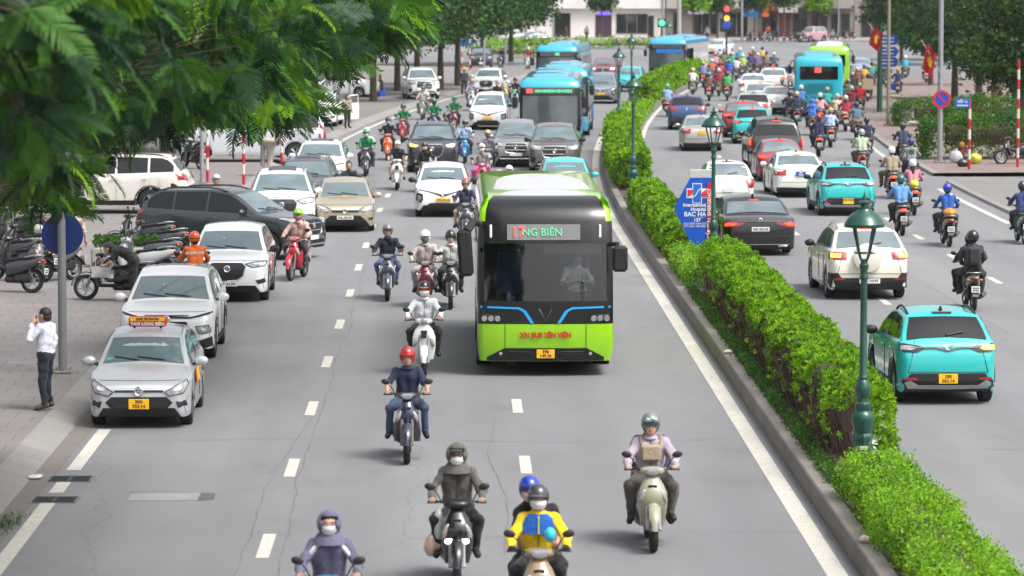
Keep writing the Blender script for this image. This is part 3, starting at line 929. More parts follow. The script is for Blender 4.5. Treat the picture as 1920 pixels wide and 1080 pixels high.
for a in (('striped post beside the stickered grey pole', 389, 342, 250), ('tall striped post in front of the pale urn', 457, 346, 230), ('striped post right of the pale urn', 528, 305, 230), ('striped post left of the white van', 232, 320, 265),
          ('striped post beside the pole near the open white door', 591, 262, 150), ('striped post by the far left dark tree', 881, 152, 60), ('thin striped post carrying the small blue street sign', 866, 150, 75)):
    striped(*a)
p = G(866, 150, .15); t = thing('street_name_sign', 'small blue street sign at the far left striped post', 'sign', (p.x, p.y - .09, zat(866, 80, p.y)), 0)
b = MB(); b.box((.35, 0, 0), (.9, .02, .42)); b.build('plate', plain('14609c', .4), t)
striped('tall striped post at the right edge by the black motorbike', 1908, 314, 112, z0=.12)
q = striped('striped post holding the small blue plate by the hedge', 1817, 318, 185, z0=.12)
p = G(1817, 318, .12); zz = zat(1802, 193, p.y)
t = thing('street_name_sign', 'small blue plate with white lettering on a striped post', 'sign', (p.x, p.y - .08, zz), 0)
b = MB(); b.box((-.28, 0, 0), (.56, .02, .34), b=.005); pl_ = b.build('plate', plain('1a5fb0', .4), t)
text('RỐI 1a', .13, PLATEW, pl_, (-.28, -.014, .05), '-y', bold=.003)
b = MB(); [b.box((-.28 + q, -.013, -.09), (.035, .006, .05)) for q in np.linspace(-.18, .18, 9)]; b.build('small_lettering', PLATEW, pl_)

t, h = mast('sign_post', 'tall grey pole carrying the round no parking sign', 1762, 305, -30, .11, STEEL, 'sign', z0=.12)
p = G(1762, 305, .12); zz = zat(1765, 186, p.y) - .12
b = MB(); b.lathe([(0, -.14), (.27, -.14), (.27, -.12), (0, -.12)], 32, c=(.04, 0, zz), axis='y'); sgn = b.build('no_parking_disc', plain('1b48b5', .4), t)
b = MB(); b.lathe([(.255, -.15), (.345, -.15), (.345, -.115), (.255, -.115)], 36, c=(.04, 0, zz), axis='y', close=True); b.build('red_ring', plain('c0202c', .4), sgn)
b = MB(); b.box((.04, -.146, zz), (.54, .008, .07), rot=None); b.v = [(.04 + (x - .04) * .707 + (z - zz) * .707, y, zz - (x - .04) * .707 + (z - zz) * .707) for x, y, z in b.v]; b.build('red_bar', plain('c0202c', .4), sgn)
mast('lamp_column', 'thick dark green lamp column with a red flag', 1649, 212, 45, .15, GREENP, z0=.12)
mast('steel_pole', 'thin tan pole on the right pavement beside the stone urn', 1665, 235, -30, .09, mat_worn('tan pole', (.25, .22, .17), (.15, .13, .1), .5), z0=.12)
mast('steel_pole', 'tall pale pole at the far end of the median hedge', 1273, 135, -30, .17, mat_worn('pale pole', (.42, .41, .38), (.3, .29, .27), .4), z0=.25)
mast('steel_pole', 'slim pole left of the white building', 1037, 76, -30, .10, STEEL)
mast('steel_pole', 'slim pole beside the blue street banners', 1391, 78, -30, .13, STEEL)
mast('steel_pole', 'slim pole at far right near the pink jeep', 1572, 70, -30, .10, STEEL)
mast('steel_pole', 'pole between the dark window and the sky blue bus', 1243, 70, -30, .14, STEEL)

def flag(label, px, py, d, w_, h_, seed):
    p = AT(px, py, d); rng = np.random.default_rng(seed)
    t = thing('flag', label, 'flag', p, 0, 'red flags on poles')
    b = MB(); n, m = 12, 10; vs = []
    for i in range(n + 1):
        for j in range(m + 1):
            u, v = i / n, j / m
            vs.append((u * w_ * .62 - .25 * w_ * v, .16 * math.sin(u * 9 + v * 2 + seed) * (1 - .3 * v), h_ * .5 - v * h_ - u * h_ * .45))
    fs = [(i * (m + 1) + j, (i + 1) * (m + 1) + j, (i + 1) * (m + 1) + j + 1, i * (m + 1) + j + 1) for i in range(n) for j in range(m)]
    b.add(vs, fs); o = b.build('cloth', M('flag red', hexc('8e1219'), .8, var=.15), t, 80)
    b2 = MB(); off = []
    for i in range(4, 8):
        for j in range(3, 7):
            if (i, j) in ((4, 3), (7, 3), (4, 6)): continue
            q = [i * (m + 1) + j, (i + 1) * (m + 1) + j, (i + 1) * (m + 1) + j + 1, i * (m + 1) + j + 1]; b2.add([(vs[a][0], vs[a][1] - .02, vs[a][2]) for a in q], [(0, 1, 2, 3)])
    b2.build('star', M('flag yellow', hexc('e2b21a'), .8), t)
    b = MB(); b.tube([(w_ * .9, .1, -h_ * .75), (-w_ * .3, .02, h_ * .62)], .02, 6); b.build('staff', STEEL, t)
    return t
dF = G(1649, 212, .12).y
flag('red flag with yellow star on the green column', 1637, 65, dF - .3, .85, 1.0, 1)
flag('drooping red flag with yellow star on the no parking pole', 1737, 104, G(1762, 305, .12).y - .3, .65, .95, 4)

dS = 200
p = AT(1668, 100, dS); t = thing('direction_sign', 'stack of three blue arrow direction signs behind the tan pole', 'sign', (p.x, dS, .12), 0)
b = MB(); b.tube([(0, .05, 0), (0, .05, p.z + .9)], .05, 8); b.build('pole', STEEL, t)
for py, lines in ((75, 2), (97, 2), (116, 2)):
    z = zat(1668, py, dS) - .12
    b = MB(); b.prism([(-.5, z - .26), (.32, z - .26), (.48, z), (.32, z + .26), (-.5, z + .26)], -.04, 0, 'y'); s_ = b.build('arrow_board', plain('2450a8', .4), t)
    b = MB()
    for q in (.1, -.09): b.box((-.08, -.046, z + q), (.62, .008, .05))
    b.build('route_lettering', PLATEW, s_)

def urn(label, px, py, rt, h, z0=.12, plantc=None):
    p = G(px, py, z0); t = thing('stone_planter', label, 'planter', p, 0, 'pale stone planters on the pavements')
    b = MB(); b.lathe([(.30 * rt, 0), (.30 * rt, .05 * h), (.24 * rt, .08 * h), (.20 * rt, .35 * h), (.24 * rt, .65 * h), (.42 * rt, .80 * h), (.72 * rt, .88 * h), (.98 * rt, .93 * h), (1.0 * rt, .97 * h), (.96 * rt, h), (.80 * rt, h), (.75 * rt, .95 * h), (0, .95 * h)], 26)
    b.build('bowl', mat_worn('pale stone', (.46, .42, .35), (.30, .26, .2), .5, .8, 6), t, 45)
urn('wide pale stone planter beside the no parking pole', 1738, 288, .80, 1.30)
urn('farther pale stone planter beyond the tan pole', 1700, 226, .85, 1.25)
urn('pale stone urn on the left pavement among striped posts', 506, 330, .52, 1.35, .15)

p = G(1803, 300, .12); t = thing('fire_hydrant', 'faded red fire hydrant with a yellow cap by the hedge', 'hydrant', p)
b = MB(); b.lathe([(.16, 0), (.16, .05), (.11, .07), (.11, .45), (.14, .47), (.14, .52), (.12, .56)], 14)
for a in (0, PI / 2, PI): b.tube([(0, 0, .36), (.22 * math.cos(a), -.22 * math.sin(a), .36)], [.06, .07], 10)
b.build('barrel', mat_worn('faded red', (.32, .06, .05), (.2, .1, .08), .6), t, 40)
b = MB(); b.lathe([(.12, .56), (.13, .60), (.09, .68), (.03, .72), (.03, .76), (0, .77)], 12); b.build('cap', plain('d9a011', .5), t, 40)

def bag(label, px, py, r, hexcol, z0=.12, seed=0, cat='bag', name='rubbish_bag', knot=True, pos=None):
    p = G(px, py, z0) if pos is None else Vector(pos)
    rng = np.random.default_rng(seed); b = MB(); b.ell((0, 0, r[2] * .92), r, 20, 14)
    q = rng.normal(size=(5, 3)) * 7 / max(r)
    b.v = [tuple(np.array(v) * (1 + .09 * sum(math.sin(float(np.dot(k * .6, v)) + i) for i, k in enumerate(q)) / 2)) for v in b.v]
    b.v = [(v[0], v[1], max(v[2], .004)) for v in b.v]
    if knot: b.tube([(0, 0, r[2] * 1.8), (.01, 0, r[2] * 2.05), (.05, .02, r[2] * 2.35)], [.05 * r[2] / .2, .02, .045], 7)
    o = b.build(name, M('bag ' + hexcol, hexc(hexcol), .3, var=.25, coat=.4, bump=.3, bs=25), None, 70); o.location = p
    return tag(o, label, cat)
bag('white rubbish bag left of the striped post', 1792, 306, (.26, .22, .24), 'b9bcc4', seed=1)
bag('black rubbish bag in front of the white one', 1806, 313, (.27, .2, .16), '24262b', seed=2)
bag('yellow rubbish bag right of the striped post', 1829, 308, (.26, .22, .22), 'c8bf3a', seed=3)
bag('white litter scrap beside the upper drain grate', 66, 898, (.12, .09, .035), 'd5d3cc', 0.006, 4, 'litter', 'litter', False)
bag('pale plastic scrap on the kerb by the near hedge', 1622, 1018, (.07, .06, .05), 'd8c3b8', .30, 5, 'litter', 'litter', False)
bag('white tissue scrap on the median by the bare twigs', 1365, 663, (.09, .06, .04), 'd8d6d2', .30, 6, 'litter', 'litter', False)

# planting on the right pavement
DKH = [leafmat('box bright', (.085, .21, .018)), leafmat('box', (.045, .135, .018)), leafmat('box dull', (.02, .07, .016))]
for px, py, ln, wd, hh, lab in ((1858, 300, 5.2, 2.2, 1.75, 'large clipped green hedge behind the striped post'), (1752, 238, 3.6, 1.6, 1.25, 'clipped hedge behind the no parking pole'), (1890, 250, 5.5, 2.0, 1.6, 'clipped hedge at the right edge under the trees')):
    p = G(px, py, .12)
    hedge(lab, -ln / 2, ln / 2, -wd / 2, wd / 2, 0.12, hh, px, 'leafy', 1.0, leaf=.13, clump=.22, mats=DKH, group='hedges on the right pavement', free=((p.x, p.y + wd / 2, 0), 0.0))
PALMB = mat_worn('ringed trunk', (.10, .085, .07), (.3, .28, .25), .4, .9, 3)
for i, (px, py, h, w_, lab, tr, tm) in enumerate(((1835, 210, 9.5, 3.4, 'tree with a dark ringed trunk on the right pavement', .20, None), (1868, 228, 9, 3.2, 'tree with a pale brown trunk behind the right hedge', .28, mat_worn('tan trunk', (.22, .16, .11), (.12, .09, .06), .6)),
        (1905, 190, 10, 3.8, 'dark tree at the right edge above the hedge', .25, None), (1790, 185, 8.5, 3.0, 'dark leafy tree behind the no parking sign', .2, None), (1745, 160, 8.2, 2.6, 'leafy tree between the two red flags', .16, None), (1690, 118, 9.5, 3.0, 'light green tree above the direction signs', .15, None), (1600, 62, 9, 3.6, 'far tree right of the pink jeep', .18, None), (1880, 120, 11, 5.0, 'dense dark tree mass behind the right pavement', .3, None), (1770, 110, 10, 4.5, 'dark tree behind the drooping flag', .3, None), (1915, 262, 7.5, 2.4, 'bright leafed tree at the right edge', .14, None))):
    p = G(px, py, .12)
    tree(lab, tuple(p), [(0, 0, h * .56, w_, w_, h * .24), (-w_ * .6, -.3, h * .46, w_ * .6, w_ * .6, h * .15), (w_ * .6, .3, h * .46, w_ * .75, w_ * .75, h * .2), (0, .2, h * .8, w_ * .8, w_ * .8, h * .2), (-w_ * .2, .2, h * (.36 if i not in (7, 8) else .22), w_ * .6, w_ * .6, h * (.10 if i not in (7, 8) else .2))], 2600, .21 if py > 150 else .28, DK, tr, h * .40, 60 + i, group='trees on the right pavement', trunkmat=tm)
for i, (px, py, h, lab) in enumerate(((1128, 74, 6.5, 'small pruned street tree before the white shop building'), (990, 78, 6.0, 'young street tree left of the white shop building'), (1415, 76, 6.2, 'small bright tree below the street banners'), (1300, 78, 6.5, 'far tree behind the sky blue bus'), (1345, 74, 6.0, 'far dark tree behind the traffic light'), (1535, 70, 6, 'far street tree above the pink jeep'), (1470, 72, 7, 'far street tree beside the dark shops'))):
    p = G(px, py, .15)
    tree(lab, tuple(p), [(0, 0, h * .72, 1.3, 1.3, h * .2), (.8, .2, h * .62, .9, .9, h * .14), (-.7, -.2, h * .64, .9, .9, h * .15)], 420, .34, LIGHTG if i % 2 else DK, .12, h * .5, 90 + i, group='street trees along the crossing')
b = hedge('low clipped verge beside the crossing behind the blue buses', -9, 9, -1.2, 1.2, .1, .75, 71, 'leafy', .5, leaf=.28, clump=.45, mats=LIGHTG, group=None, free=((12, 372, 0), 0.0), name='low_hedge')
hedge('low clipped verge at the far left corner', -4, 4, -1.0, 1.0, .1, .9, 72, 'leafy', .5, leaf=.28, clump=.45, mats=LIGHTG, group=None, free=((5.2, 330, 0), 0.0), name='low_hedge')

# ---- pavement beyond the crossing and the buildings that close the view
b = MB(); b.box((60, 470, .05), (420, 124, .2)); tag(b.build('far_pavement', mat_worn('far paving', (.27, .25, .235), (.2, .18, .17), .5, .9, .4)), kind='structure')
FY = 430.0
BX = lambda px: (px - 855) / 7000 * FY
def building(label, px0, px1, h, wall, bays, fascia=None, fh=3.3, depth=12, y=FY, rows=2):
    x0, x1 = BX(px0), BX(px1); t = thing('shop_building', label, 'building', ((x0 + x1) / 2, y, .15), 0, 'buildings beyond the crossing')
    c = (x0 + x1) / 2; wd = x1 - x0
    b = MB(); b.box((0, depth / 2, h / 2), (wd - .02, depth, h)); b.build('wall', wall, t)
    b = MB(); b.box((0, depth / 2 - .2, h + .12), (wd + .2, depth + .6, .25)); b.build('roof', CONC, t)
    if fascia:
        b = MB(); b.box((0, -.35, fh + .75), (wd - .1, .7, 1.5)); b.build('fascia', fascia, t)
    for a, e, z0, z1, mt, kind in bays:
        xa, xb = BX(a) - c, BX(e) - c
        b = MB(); b.box(((xa + xb) / 2, -.03, (z0 + z1) / 2), (xb - xa + .16, .10, z1 - z0 + .16)); f = b.build(kind, plain('6d675e', .6) if kind != 'shop_door' else plain('7a2a2e', .5), t)
        b = MB(); b.box(((xa + xb) / 2, -.09, (z0 + z1) / 2), (xb - xa, .04, z1 - z0)); b.build('pane', mt, f)
        b = MB(); n = max(1, int((xb - xa) / .9))
        for q in range(1, n): b.box((xa + (xb - xa) * q / n, -.12, (z0 + z1) / 2), (.06, .03, z1 - z0))
        if n > 1: b.build('mullion', plain('8d8880', .5), f)
    for r in range(rows):
        zb = fh + 2.2 + r * 3.3; n = int(wd / 3)
        for q in range(n):
            xx = -wd / 2 + (q + .5) * wd / n
            b = MB(); b.box((xx, -.03, zb + .8), (1.5, .10, 1.7)); f = b.build('window', plain('a8a59c', .6), t)
            b = MB(); b.box((xx, -.09, zb + .8), (1.3, .04, 1.5)); b.build('pane', GLASSD, f)
    return t, c
CREAM = mat_worn('cream render', (.82, .79, .75), (.72, .69, .65), .4, .8, .5)
WHITEW = mat_worn('white cladding', (.78, .76, .74), (.58, .56, .54), .3, .6, .4)
GREYW = mat_worn('grey brown stone', (.30, .265, .24), (.22, .19, .17), .6, .85, .5)
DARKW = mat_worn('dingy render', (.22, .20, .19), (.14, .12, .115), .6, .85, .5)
t, c = building('long white shop building with dark doorways beyond the crossing', 985, 1246, 12, CREAM, [(1040, 1068, 0, 2.7, GLASSD, 'doorway'), (1117, 1145, 0, 2.5, M('dim shop', (.06, .03, .06), .3), 'shop_door'), (1156, 1212, .5, 2.6, GLASSD, 'shop_window'), (1215, 1224, .0, 2.4, GLASSD, 'doorway')], WHITEW)
b = MB(); b.box((BX(1131) - c, -.15, 2.72), (1.2, .06, .34)); b.build('lit_sign', M('purple led', (.1, .05, .5), .5, emis=(.22, .10, .95), es=1.0), t)
building('pale building with a blue awning at far left', 880, 984, 11, mat_worn('pale grey render', (.42, .41, .41), (.3, .29, .29), .5, .8, .5), [(900, 925, 0, 2.6, GLASSD, 'doorway'), (935, 978, .2, 2.4, GLASSD, 'shop_window')], None)
p_ = thing('market_parasol', 'dark blue awning over stalls at the far left corner', 'awning', (BX(962), FY - 9, .15)); b = MB(); b.rings([[(-2.6, -1.5, 2.1), (2.6, -1.5, 2.1), (2.6, 1.5, 2.2), (-2.6, 1.5, 2.2)], [(-1.6, -.4, 2.75), (1.6, -.4, 2.75), (1.6, .6, 2.8), (-1.6, .6, 2.8)]]); b.build('cover', plain('20305c', .7), p_)
b = MB(); [b.tube([(sx * 2.4, sy * 1.3, 0), (sx * 2.4, sy * 1.3, 2.12)], .04, 6) for sx in (-1, 1) for sy in (-1, 1)]; b.build('leg', STEEL, p_)
building('grey brown stone building behind the traffic light', 1247, 1420, 13, GREYW, [(1262, 1276, 0, 2.8, GLASSD, 'doorway'), (1300, 1345, .4, 2.9, GLASSD, 'shop_window'), (1360, 1400, 0, 2.8, GLASSD, 'shop_window')], mat_worn('beige fascia', (.42, .38, .34), (.3, .27, .24), .4))
building('dingy row of dark open shops behind the pink jeep', 1421, 1600, 12, DARKW, [(1428, 1456, 0, 2.8, GLASSD, 'doorway'), (1461, 1480, 0, 2.8, M('dim red shop', (.10, .02, .02), .5), 'shop_door'), (1486, 1512, 0, 2.7, GLASSD, 'doorway'), (1522, 1550, 0, 2.8, GLASSD, 'doorway'), (1558, 1592, 0, 2.7, GLASSD, 'doorway')], mat_worn('shop fascia', (.34, .30, .28), (.2, .16, .15), .6))
building('grey building behind the right hand trees', 1601, 1760, 11, GREYW, [(1615, 1650, 0, 2.7, GLASSD, 'doorway'), (1665, 1740, .3, 2.7, GLASSD, 'shop_window')], None)
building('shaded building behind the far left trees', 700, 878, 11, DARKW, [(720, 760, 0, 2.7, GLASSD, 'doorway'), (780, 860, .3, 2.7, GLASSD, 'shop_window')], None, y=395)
for px, py, w_, h_, col, lab in ((1330, 14, 1.1, 1.3, 'd8d2cc', 'white poster with red print on the stone building'), (1478, 16, 2.2, .9, 'b8b0a8', 'pale shop sign above the red doorway'), (1440, 12, 2.0, .9, '8a1f28', 'dark red shop sign beside the banners'), (1527, 14, 1.8, .8, '7e8f6a', 'dull green shop sign over the open shops'), (1305, 10, 1.8, 2.0, 'a9a2c4', 'pale lilac banner on the stone building'), (1503, 23, .9, 1.1, '1d2430', 'small dark square sign hanging over the shops')):
    p = AT(px, py, FY - 1.0); o = MB().box((0, 0, 0), (w_, .08, h_)).build('shop_sign', plain(col, .5), None); o.location = p; tag(o, lab, 'sign')
p = AT(1408, 14, FY - 22); t = thing('street_banner', 'blue and orange street banners on the slim pole', 'banner', p)
b = MB(); b.box((0, 0, .3), (1.7, .05, 2.6)); b.build('blue_banner', plain('2f86c9', .6), t); b = MB(); b.prism([(-.4, 0), (0, .5), (.4, 0), (.2, -.5), (-.2, -.5)], -.06, -.04, 'y'); b.build('banner_mark', plain('d8e4ea', .6), t)
b = MB(); b.box((1.6, .05, -.1), (.7, .05, 1.8)); b.build('orange_banner', plain('e06a2f', .6), t)

# traffic lights
def signal(label, px, pyb, pyt, lights, d0=None):
    t, h = mast('traffic_light', label, px, pyb, pyt + 14, .09, DARKSTEEL, 'traffic light', z0=.02)
    d = G(px, pyb, .02).y
    for name, py, r, mt in lights:
        z = zat(px, py, d) - .02
        b = MB(); b.box((0, -.14, z), (r * 2.8, .22, r * 2.8), b=.05); hs_ = b.build('signal_housing', BLACK, t)
        b = MB(); b.ell((0, -.26, z), (r, .05, r), 16, 8); b.build(name, mt, hs_)
    return t
signal('traffic light showing red and amber over a round blue sign', 1362, 112, 14, [('red_lamp', 17, .24, M('signal red', (.5, .02, .02), .3, emis=(1, .05, .04), es=1.5)), ('amber_lamp', 34.5, .24, M('signal amber', (.6, .2, .02), .3, emis=(1, .38, .03), es=1.5)), ('blue_sign', 47, .42, plain('2446a8', .4))])
signal('traffic light showing green left of the sky blue bus', 1240.5, 112, 30, [('green_lamp', 43, .26, M('signal green', (.02, .4, .1), .3, emis=(.05, .85, .30), es=1.6))])

# what stands behind the trees on the left pavement
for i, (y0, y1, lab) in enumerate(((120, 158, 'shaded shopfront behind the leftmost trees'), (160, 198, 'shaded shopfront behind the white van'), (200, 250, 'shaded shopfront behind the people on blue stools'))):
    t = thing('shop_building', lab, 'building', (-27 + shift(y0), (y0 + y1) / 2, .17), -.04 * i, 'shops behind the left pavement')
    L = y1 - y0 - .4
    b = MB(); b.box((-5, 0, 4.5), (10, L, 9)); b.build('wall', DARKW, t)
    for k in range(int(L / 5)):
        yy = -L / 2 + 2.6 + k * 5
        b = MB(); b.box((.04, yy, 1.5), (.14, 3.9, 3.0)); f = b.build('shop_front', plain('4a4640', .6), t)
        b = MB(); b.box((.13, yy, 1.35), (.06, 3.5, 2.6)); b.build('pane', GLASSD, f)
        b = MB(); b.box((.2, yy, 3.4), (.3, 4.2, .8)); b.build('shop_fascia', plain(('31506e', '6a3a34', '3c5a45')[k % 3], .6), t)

for px, py, ln, hh, lab in ((20, 425, 3.2, 1.7, 'dark shrubs at the far left edge behind the parked bikes'), (-10, 380, 4, 2.2, 'tall dark shrubs at the left edge beside the broadside white SUV')):
    p = G(px, py, .15)
    hedge(lab, -ln / 2, ln / 2, -.7, .7, .0, hh, px + 300, 'leafy', .8, leaf=.12, clump=.2, mats=DK, group='shrubs on the left pavement', free=((p.x, p.y + .7, .15), 0.0), name='shrub')
# ------------------------------------------------------------------ vehicles
def ip(tab, x):
    a = np.array(tab)
    return float(np.interp(x, a[:, 0], a[:, 1]))

CARS = {
 'hatch': dict(L=3.78, W=.83, wb=2.43, fo=.74, wr=.285, cl=.19, cowl=.95, r0=1.72, r1=3.05, deck=3.60, belt=[(0, .84), (1, .90), (3.0, .98), (3.78, 1.02)],
   prof=[(0, .60), (.04, .70), (.14, .77), (.5, .88), (.95, .97), (1.35, 1.25), (1.75, 1.43), (2.3, 1.50), (3.1, 1.46), (3.3, 1.36), (3.6, 1.04), (3.70, .95), (3.78, .80)]),
 'suv': dict(L=4.35, W=.91, wb=2.65, fo=.83, wr=.335, cl=.23, cowl=1.12, r0=1.92, r1=3.62, deck=4.16, belt=[(0, .96), (1.1, 1.03), (3.2, 1.10), (4.35, 1.16)],
   prof=[(0, .66), (.03, .80), (.12, .91), (.6, 1.01), (1.12, 1.09), (1.5, 1.36), (1.95, 1.58), (2.5, 1.655), (3.5, 1.62), (3.7, 1.56), (4.16, 1.17), (4.28, 1.04), (4.35, .86)]),
 'bigsuv': dict(L=4.82, W=.945, wb=2.80, fo=.90, wr=.375, cl=.27, cowl=1.18, r0=2.0, r1=4.25, deck=4.62, belt=[(0, 1.08), (1.1, 1.14), (3.2, 1.20), (4.82, 1.26)],
   prof=[(0, .80), (.03, .97), (.12, 1.07), (.7, 1.14), (1.18, 1.20), (1.6, 1.50), (2.0, 1.745), (2.6, 1.83), (4.1, 1.79), (4.32, 1.68), (4.62, 1.28), (4.74, 1.14), (4.82, .90)]),
 'mpv': dict(L=4.70, W=.91, wb=2.75, fo=.88, wr=.33, cl=.22, cowl=1.08, r0=2.0, r1=4.1, deck=4.50, belt=[(0, .96), (1.1, 1.04), (3.2, 1.12), (4.7, 1.18)],
   prof=[(0, .72), (.03, .86), (.12, .96), (.6, 1.05), (1.08, 1.12), (1.5, 1.43), (2.0, 1.69), (2.6, 1.77), (4.0, 1.73), (4.2, 1.62), (4.5, 1.22), (4.62, 1.08), (4.7, .88)]),
 'sedan': dict(L=4.40, W=.86, wb=2.55, fo=.85, wr=.305, cl=.18, cowl=1.10, r0=1.90, r1=3.02, deck=3.74, belt=[(0, .84), (1, .90), (3.0, .97), (4.40, 1.00)],
   prof=[(0, .60), (.04, .70), (.14, .77), (.6, .87), (1.1, .96), (1.5, 1.22), (1.9, 1.40), (2.4, 1.475), (2.95, 1.44), (3.3, 1.28), (3.74, 1.03), (4.1, 1.00), (4.34, .95), (4.40, .80)]),
 'limo': dict(L=5.18, W=.955, wb=3.1, fo=.88, wr=.345, cl=.17, cowl=1.30, r0=2.2, r1=3.55, deck=4.42, belt=[(0, .86), (1.2, .94), (3.4, 1.0), (5.18, 1.01)],
   prof=[(0, .62), (.04, .73), (.14, .80), (.7, .92), (1.3, 1.0), (1.7, 1.24), (2.2, 1.43), (2.8, 1.50), (3.4, 1.47), (3.85, 1.30), (4.42, 1.06), (4.9, 1.03), (5.12, .98), (5.18, .84)]),
 'cross': dict(L=3.97, W=.86, wb=2.52, fo=.78, wr=.325, cl=.22, cowl=1.02, r0=1.80, r1=3.22, deck=3.80, belt=[(0, .92), (1, .99), (3.0, 1.06), (3.97, 1.10)],
   prof=[(0, .66), (.03, .79), (.12, .89), (.5, .98), (1.02, 1.06), (1.4, 1.33), (1.82, 1.52), (2.35, 1.59), (3.2, 1.55), (3.4, 1.46), (3.80, 1.12), (3.90, 1.02), (3.97, .85)]),
 'van': dict(L=4.95, W=.99, wb=2.95, fo=.95, wr=.345, cl=.22, cowl=1.0, r0=1.85, r1=4.62, deck=4.86, belt=[(0, 1.05), (1, 1.18), (3.0, 1.24), (4.95, 1.26)],
   prof=[(0, .74), (.05, .90), (.16, 1.0), (.6, 1.12), (1.0, 1.24), (1.4, 1.58), (1.85, 1.88), (2.5, 1.97), (4.5, 1.93), (4.66, 1.82), (4.86, 1.25), (4.92, 1.1), (4.95, .9)]),
 'minibus': dict(L=5.8, W=1.0, wb=3.6, fo=1.0, wr=.36, cl=.25, cowl=.75, r0=1.55, r1=5.55, deck=5.72, belt=[(0, 1.1), (1, 1.25), (5.8, 1.28)],
   prof=[(0, .8), (.05, 1.0), (.16, 1.12), (.75, 1.32), (1.2, 1.95), (1.6, 2.4), (2.5, 2.52), (5.4, 2.5), (5.6, 2.4), (5.72, 1.3), (5.78, 1.1), (5.8, .9)]),
 'jeep': dict(L=3.6, W=.84, wb=2.3, fo=.62, wr=.345, cl=.3, cowl=1.05, r0=1.55, r1=3.35, deck=3.5, belt=[(0, 1.0), (1, 1.1), (3.6, 1.16)],
   prof=[(0, .72), (.03, .9), (.1, 1.02), (.6, 1.08), (1.05, 1.12), (1.3, 1.45), (1.55, 1.68), (2.0, 1.74), (3.2, 1.72), (3.38, 1.66), (3.5, 1.2), (3.56, 1.1), (3.6, .9)]),
}

FRONTS = {   # right half polygons: y as a share of the half width, z as a share of the bonnet edge height
 'hatch': dict(lamp=[(.50, .80), (.60, .72), (.86, .78), (.94, .96), (.91, 1.03), (.70, .92)], slot=[(0, .84), (.48, .83), (.48, .80), (0, .80)],
               grille=[(0, .70), (.54, .70), (.66, .58), (.52, .42), (0, .40)], fog=[(.72, .60), (.90, .62), (.93, .50), (.76, .46)], plate=.55, emb=.82),
 'suv': dict(lamp=[(.44, .95), (.62, .87), (.91, .90), (.97, 1.0), (.88, 1.01), (.60, .985)], grille=[(0, .98), (.38, .96), (.46, .88), (.40, .66), (.26, .56), (0, .54)],
             low=[(0, .36), (.60, .37), (.72, .29), (0, .26)], fog=[(.70, .56), (.92, .60), (.94, .50), (.76, .46)], plate=.47, emb=.84, chrome=1),
 'creta': dict(lamp=[(.62, .74), (.88, .76), (.92, .62), (.70, .58)], slot=[(.05, .95), (.5, .93), (.95, 1.02), (.95, .985), (.5, .895), (.05, .90)], grille=[(0, .84), (.42, .84), (.52, .66), (.40, .50), (0, .48)],
               low=[(0, .40), (.58, .42), (.94, .52), (.96, .30), (0, .24)], plate=.44, emb=.88),
 'big': dict(lamp=[(.48, .97), (.56, .84), (.88, .86), (.97, 1.0), (.88, 1.02)], grille=[(0, .96), (.44, .95), (.47, .68), (.40, .60), (0, .58)], bars=1,
             low=[(0, .46), (.62, .46), (.74, .34), (0, .30)], fog=[(.72, .58), (.93, .62), (.95, .44), (.78, .40)], plate=.52, emb=.82, chrome=1, skid=1),
 'ev': dict(slot=[(.0, .80), (.10, .80), (.45, .89), (.96, .98), (.96, .945), (.45, .855), (.10, .74), (0, .72)], lamp=[(.72, .80), (.92, .84), (.95, .60), (.80, .50), (.72, .62)], dark=1,
            low=[(0, .50), (.48, .50), (.74, .30), (.60, .24), (0, .24)], plate=.60, emb=.77),
 'sedan': dict(lamp=[(.46, .86), (.60, .76), (.90, .84), (.97, 1.02), (.88, 1.03), (.62, .94)], slot=[(0, .84), (.46, .84), (.46, .765), (0, .75)], grille=[(0, .64), (.50, .64), (.70, .44), (.60, .34), (0, .34)],
               fog=[(.76, .56), (.92, .58), (.92, .48), (.80, .45)], plate=.56, emb=.82),
}
REARS = {    # y as share of half width, z as share of the belt height at the tail
 'hatch': dict(lamp=[(.62, .92), (.97, .98), (.985, .66), (.78, .68)], low=[(0, .36), (.80, .38), (.96, .30), (.9, .20), (0, .20)], plate=.62, emb=.86),
 'suv': dict(lamp=[(.46, .93), (.97, .98), (.985, .82), (.60, .80)], low=[(0, .46), (.66, .46), (.78, .40), (.99, .40), (.99, .22), (0, .22)], plate=.37, emb=.88, refl=1),
 'ev': dict(lamp=[(.42, .90), (.60, .93), (.97, .97), (.985, .84), (.62, .83)], bar=1, low=[(0, .50), (.74, .50), (.90, .40), (.97, .26), (0, .24)], plate=.42, emb=.90, skid=1, refl=1),
 'sedan': dict(lamp=[(.54, .93), (.97, .96), (.985, .74), (.56, .76)], low=[(0, .34), (.9, .36), (.93, .22), (0, .20)], plate=.80, emb=.92),
 'limo': dict(lamp=[(.42, .86), (.92, .90), (.985, .80), (.96, .74), (.60, .78)], low=[(0, .30), (.9, .32), (.9, .18), (0, .18)], plate=.70, emb=.94, bar=2, exh=1),
 'spare': dict(lamp=[(.54, .93), (.97, .95), (.985, .80), (.58, .80)], low=[(0, .44), (.70, .44), (.80, .54), (.99, .54), (.99, .24), (0, .22)], plate=.38, emb=.72, spare=1, refl=1),
 'van': dict(lamp=[(.86, 1.22), (.98, 1.22), (.99, .62), (.88, .62)], low=[(0, .40), (.98, .42), (.98, .24), (0, .24)], plate=.52, emb=.80),
}

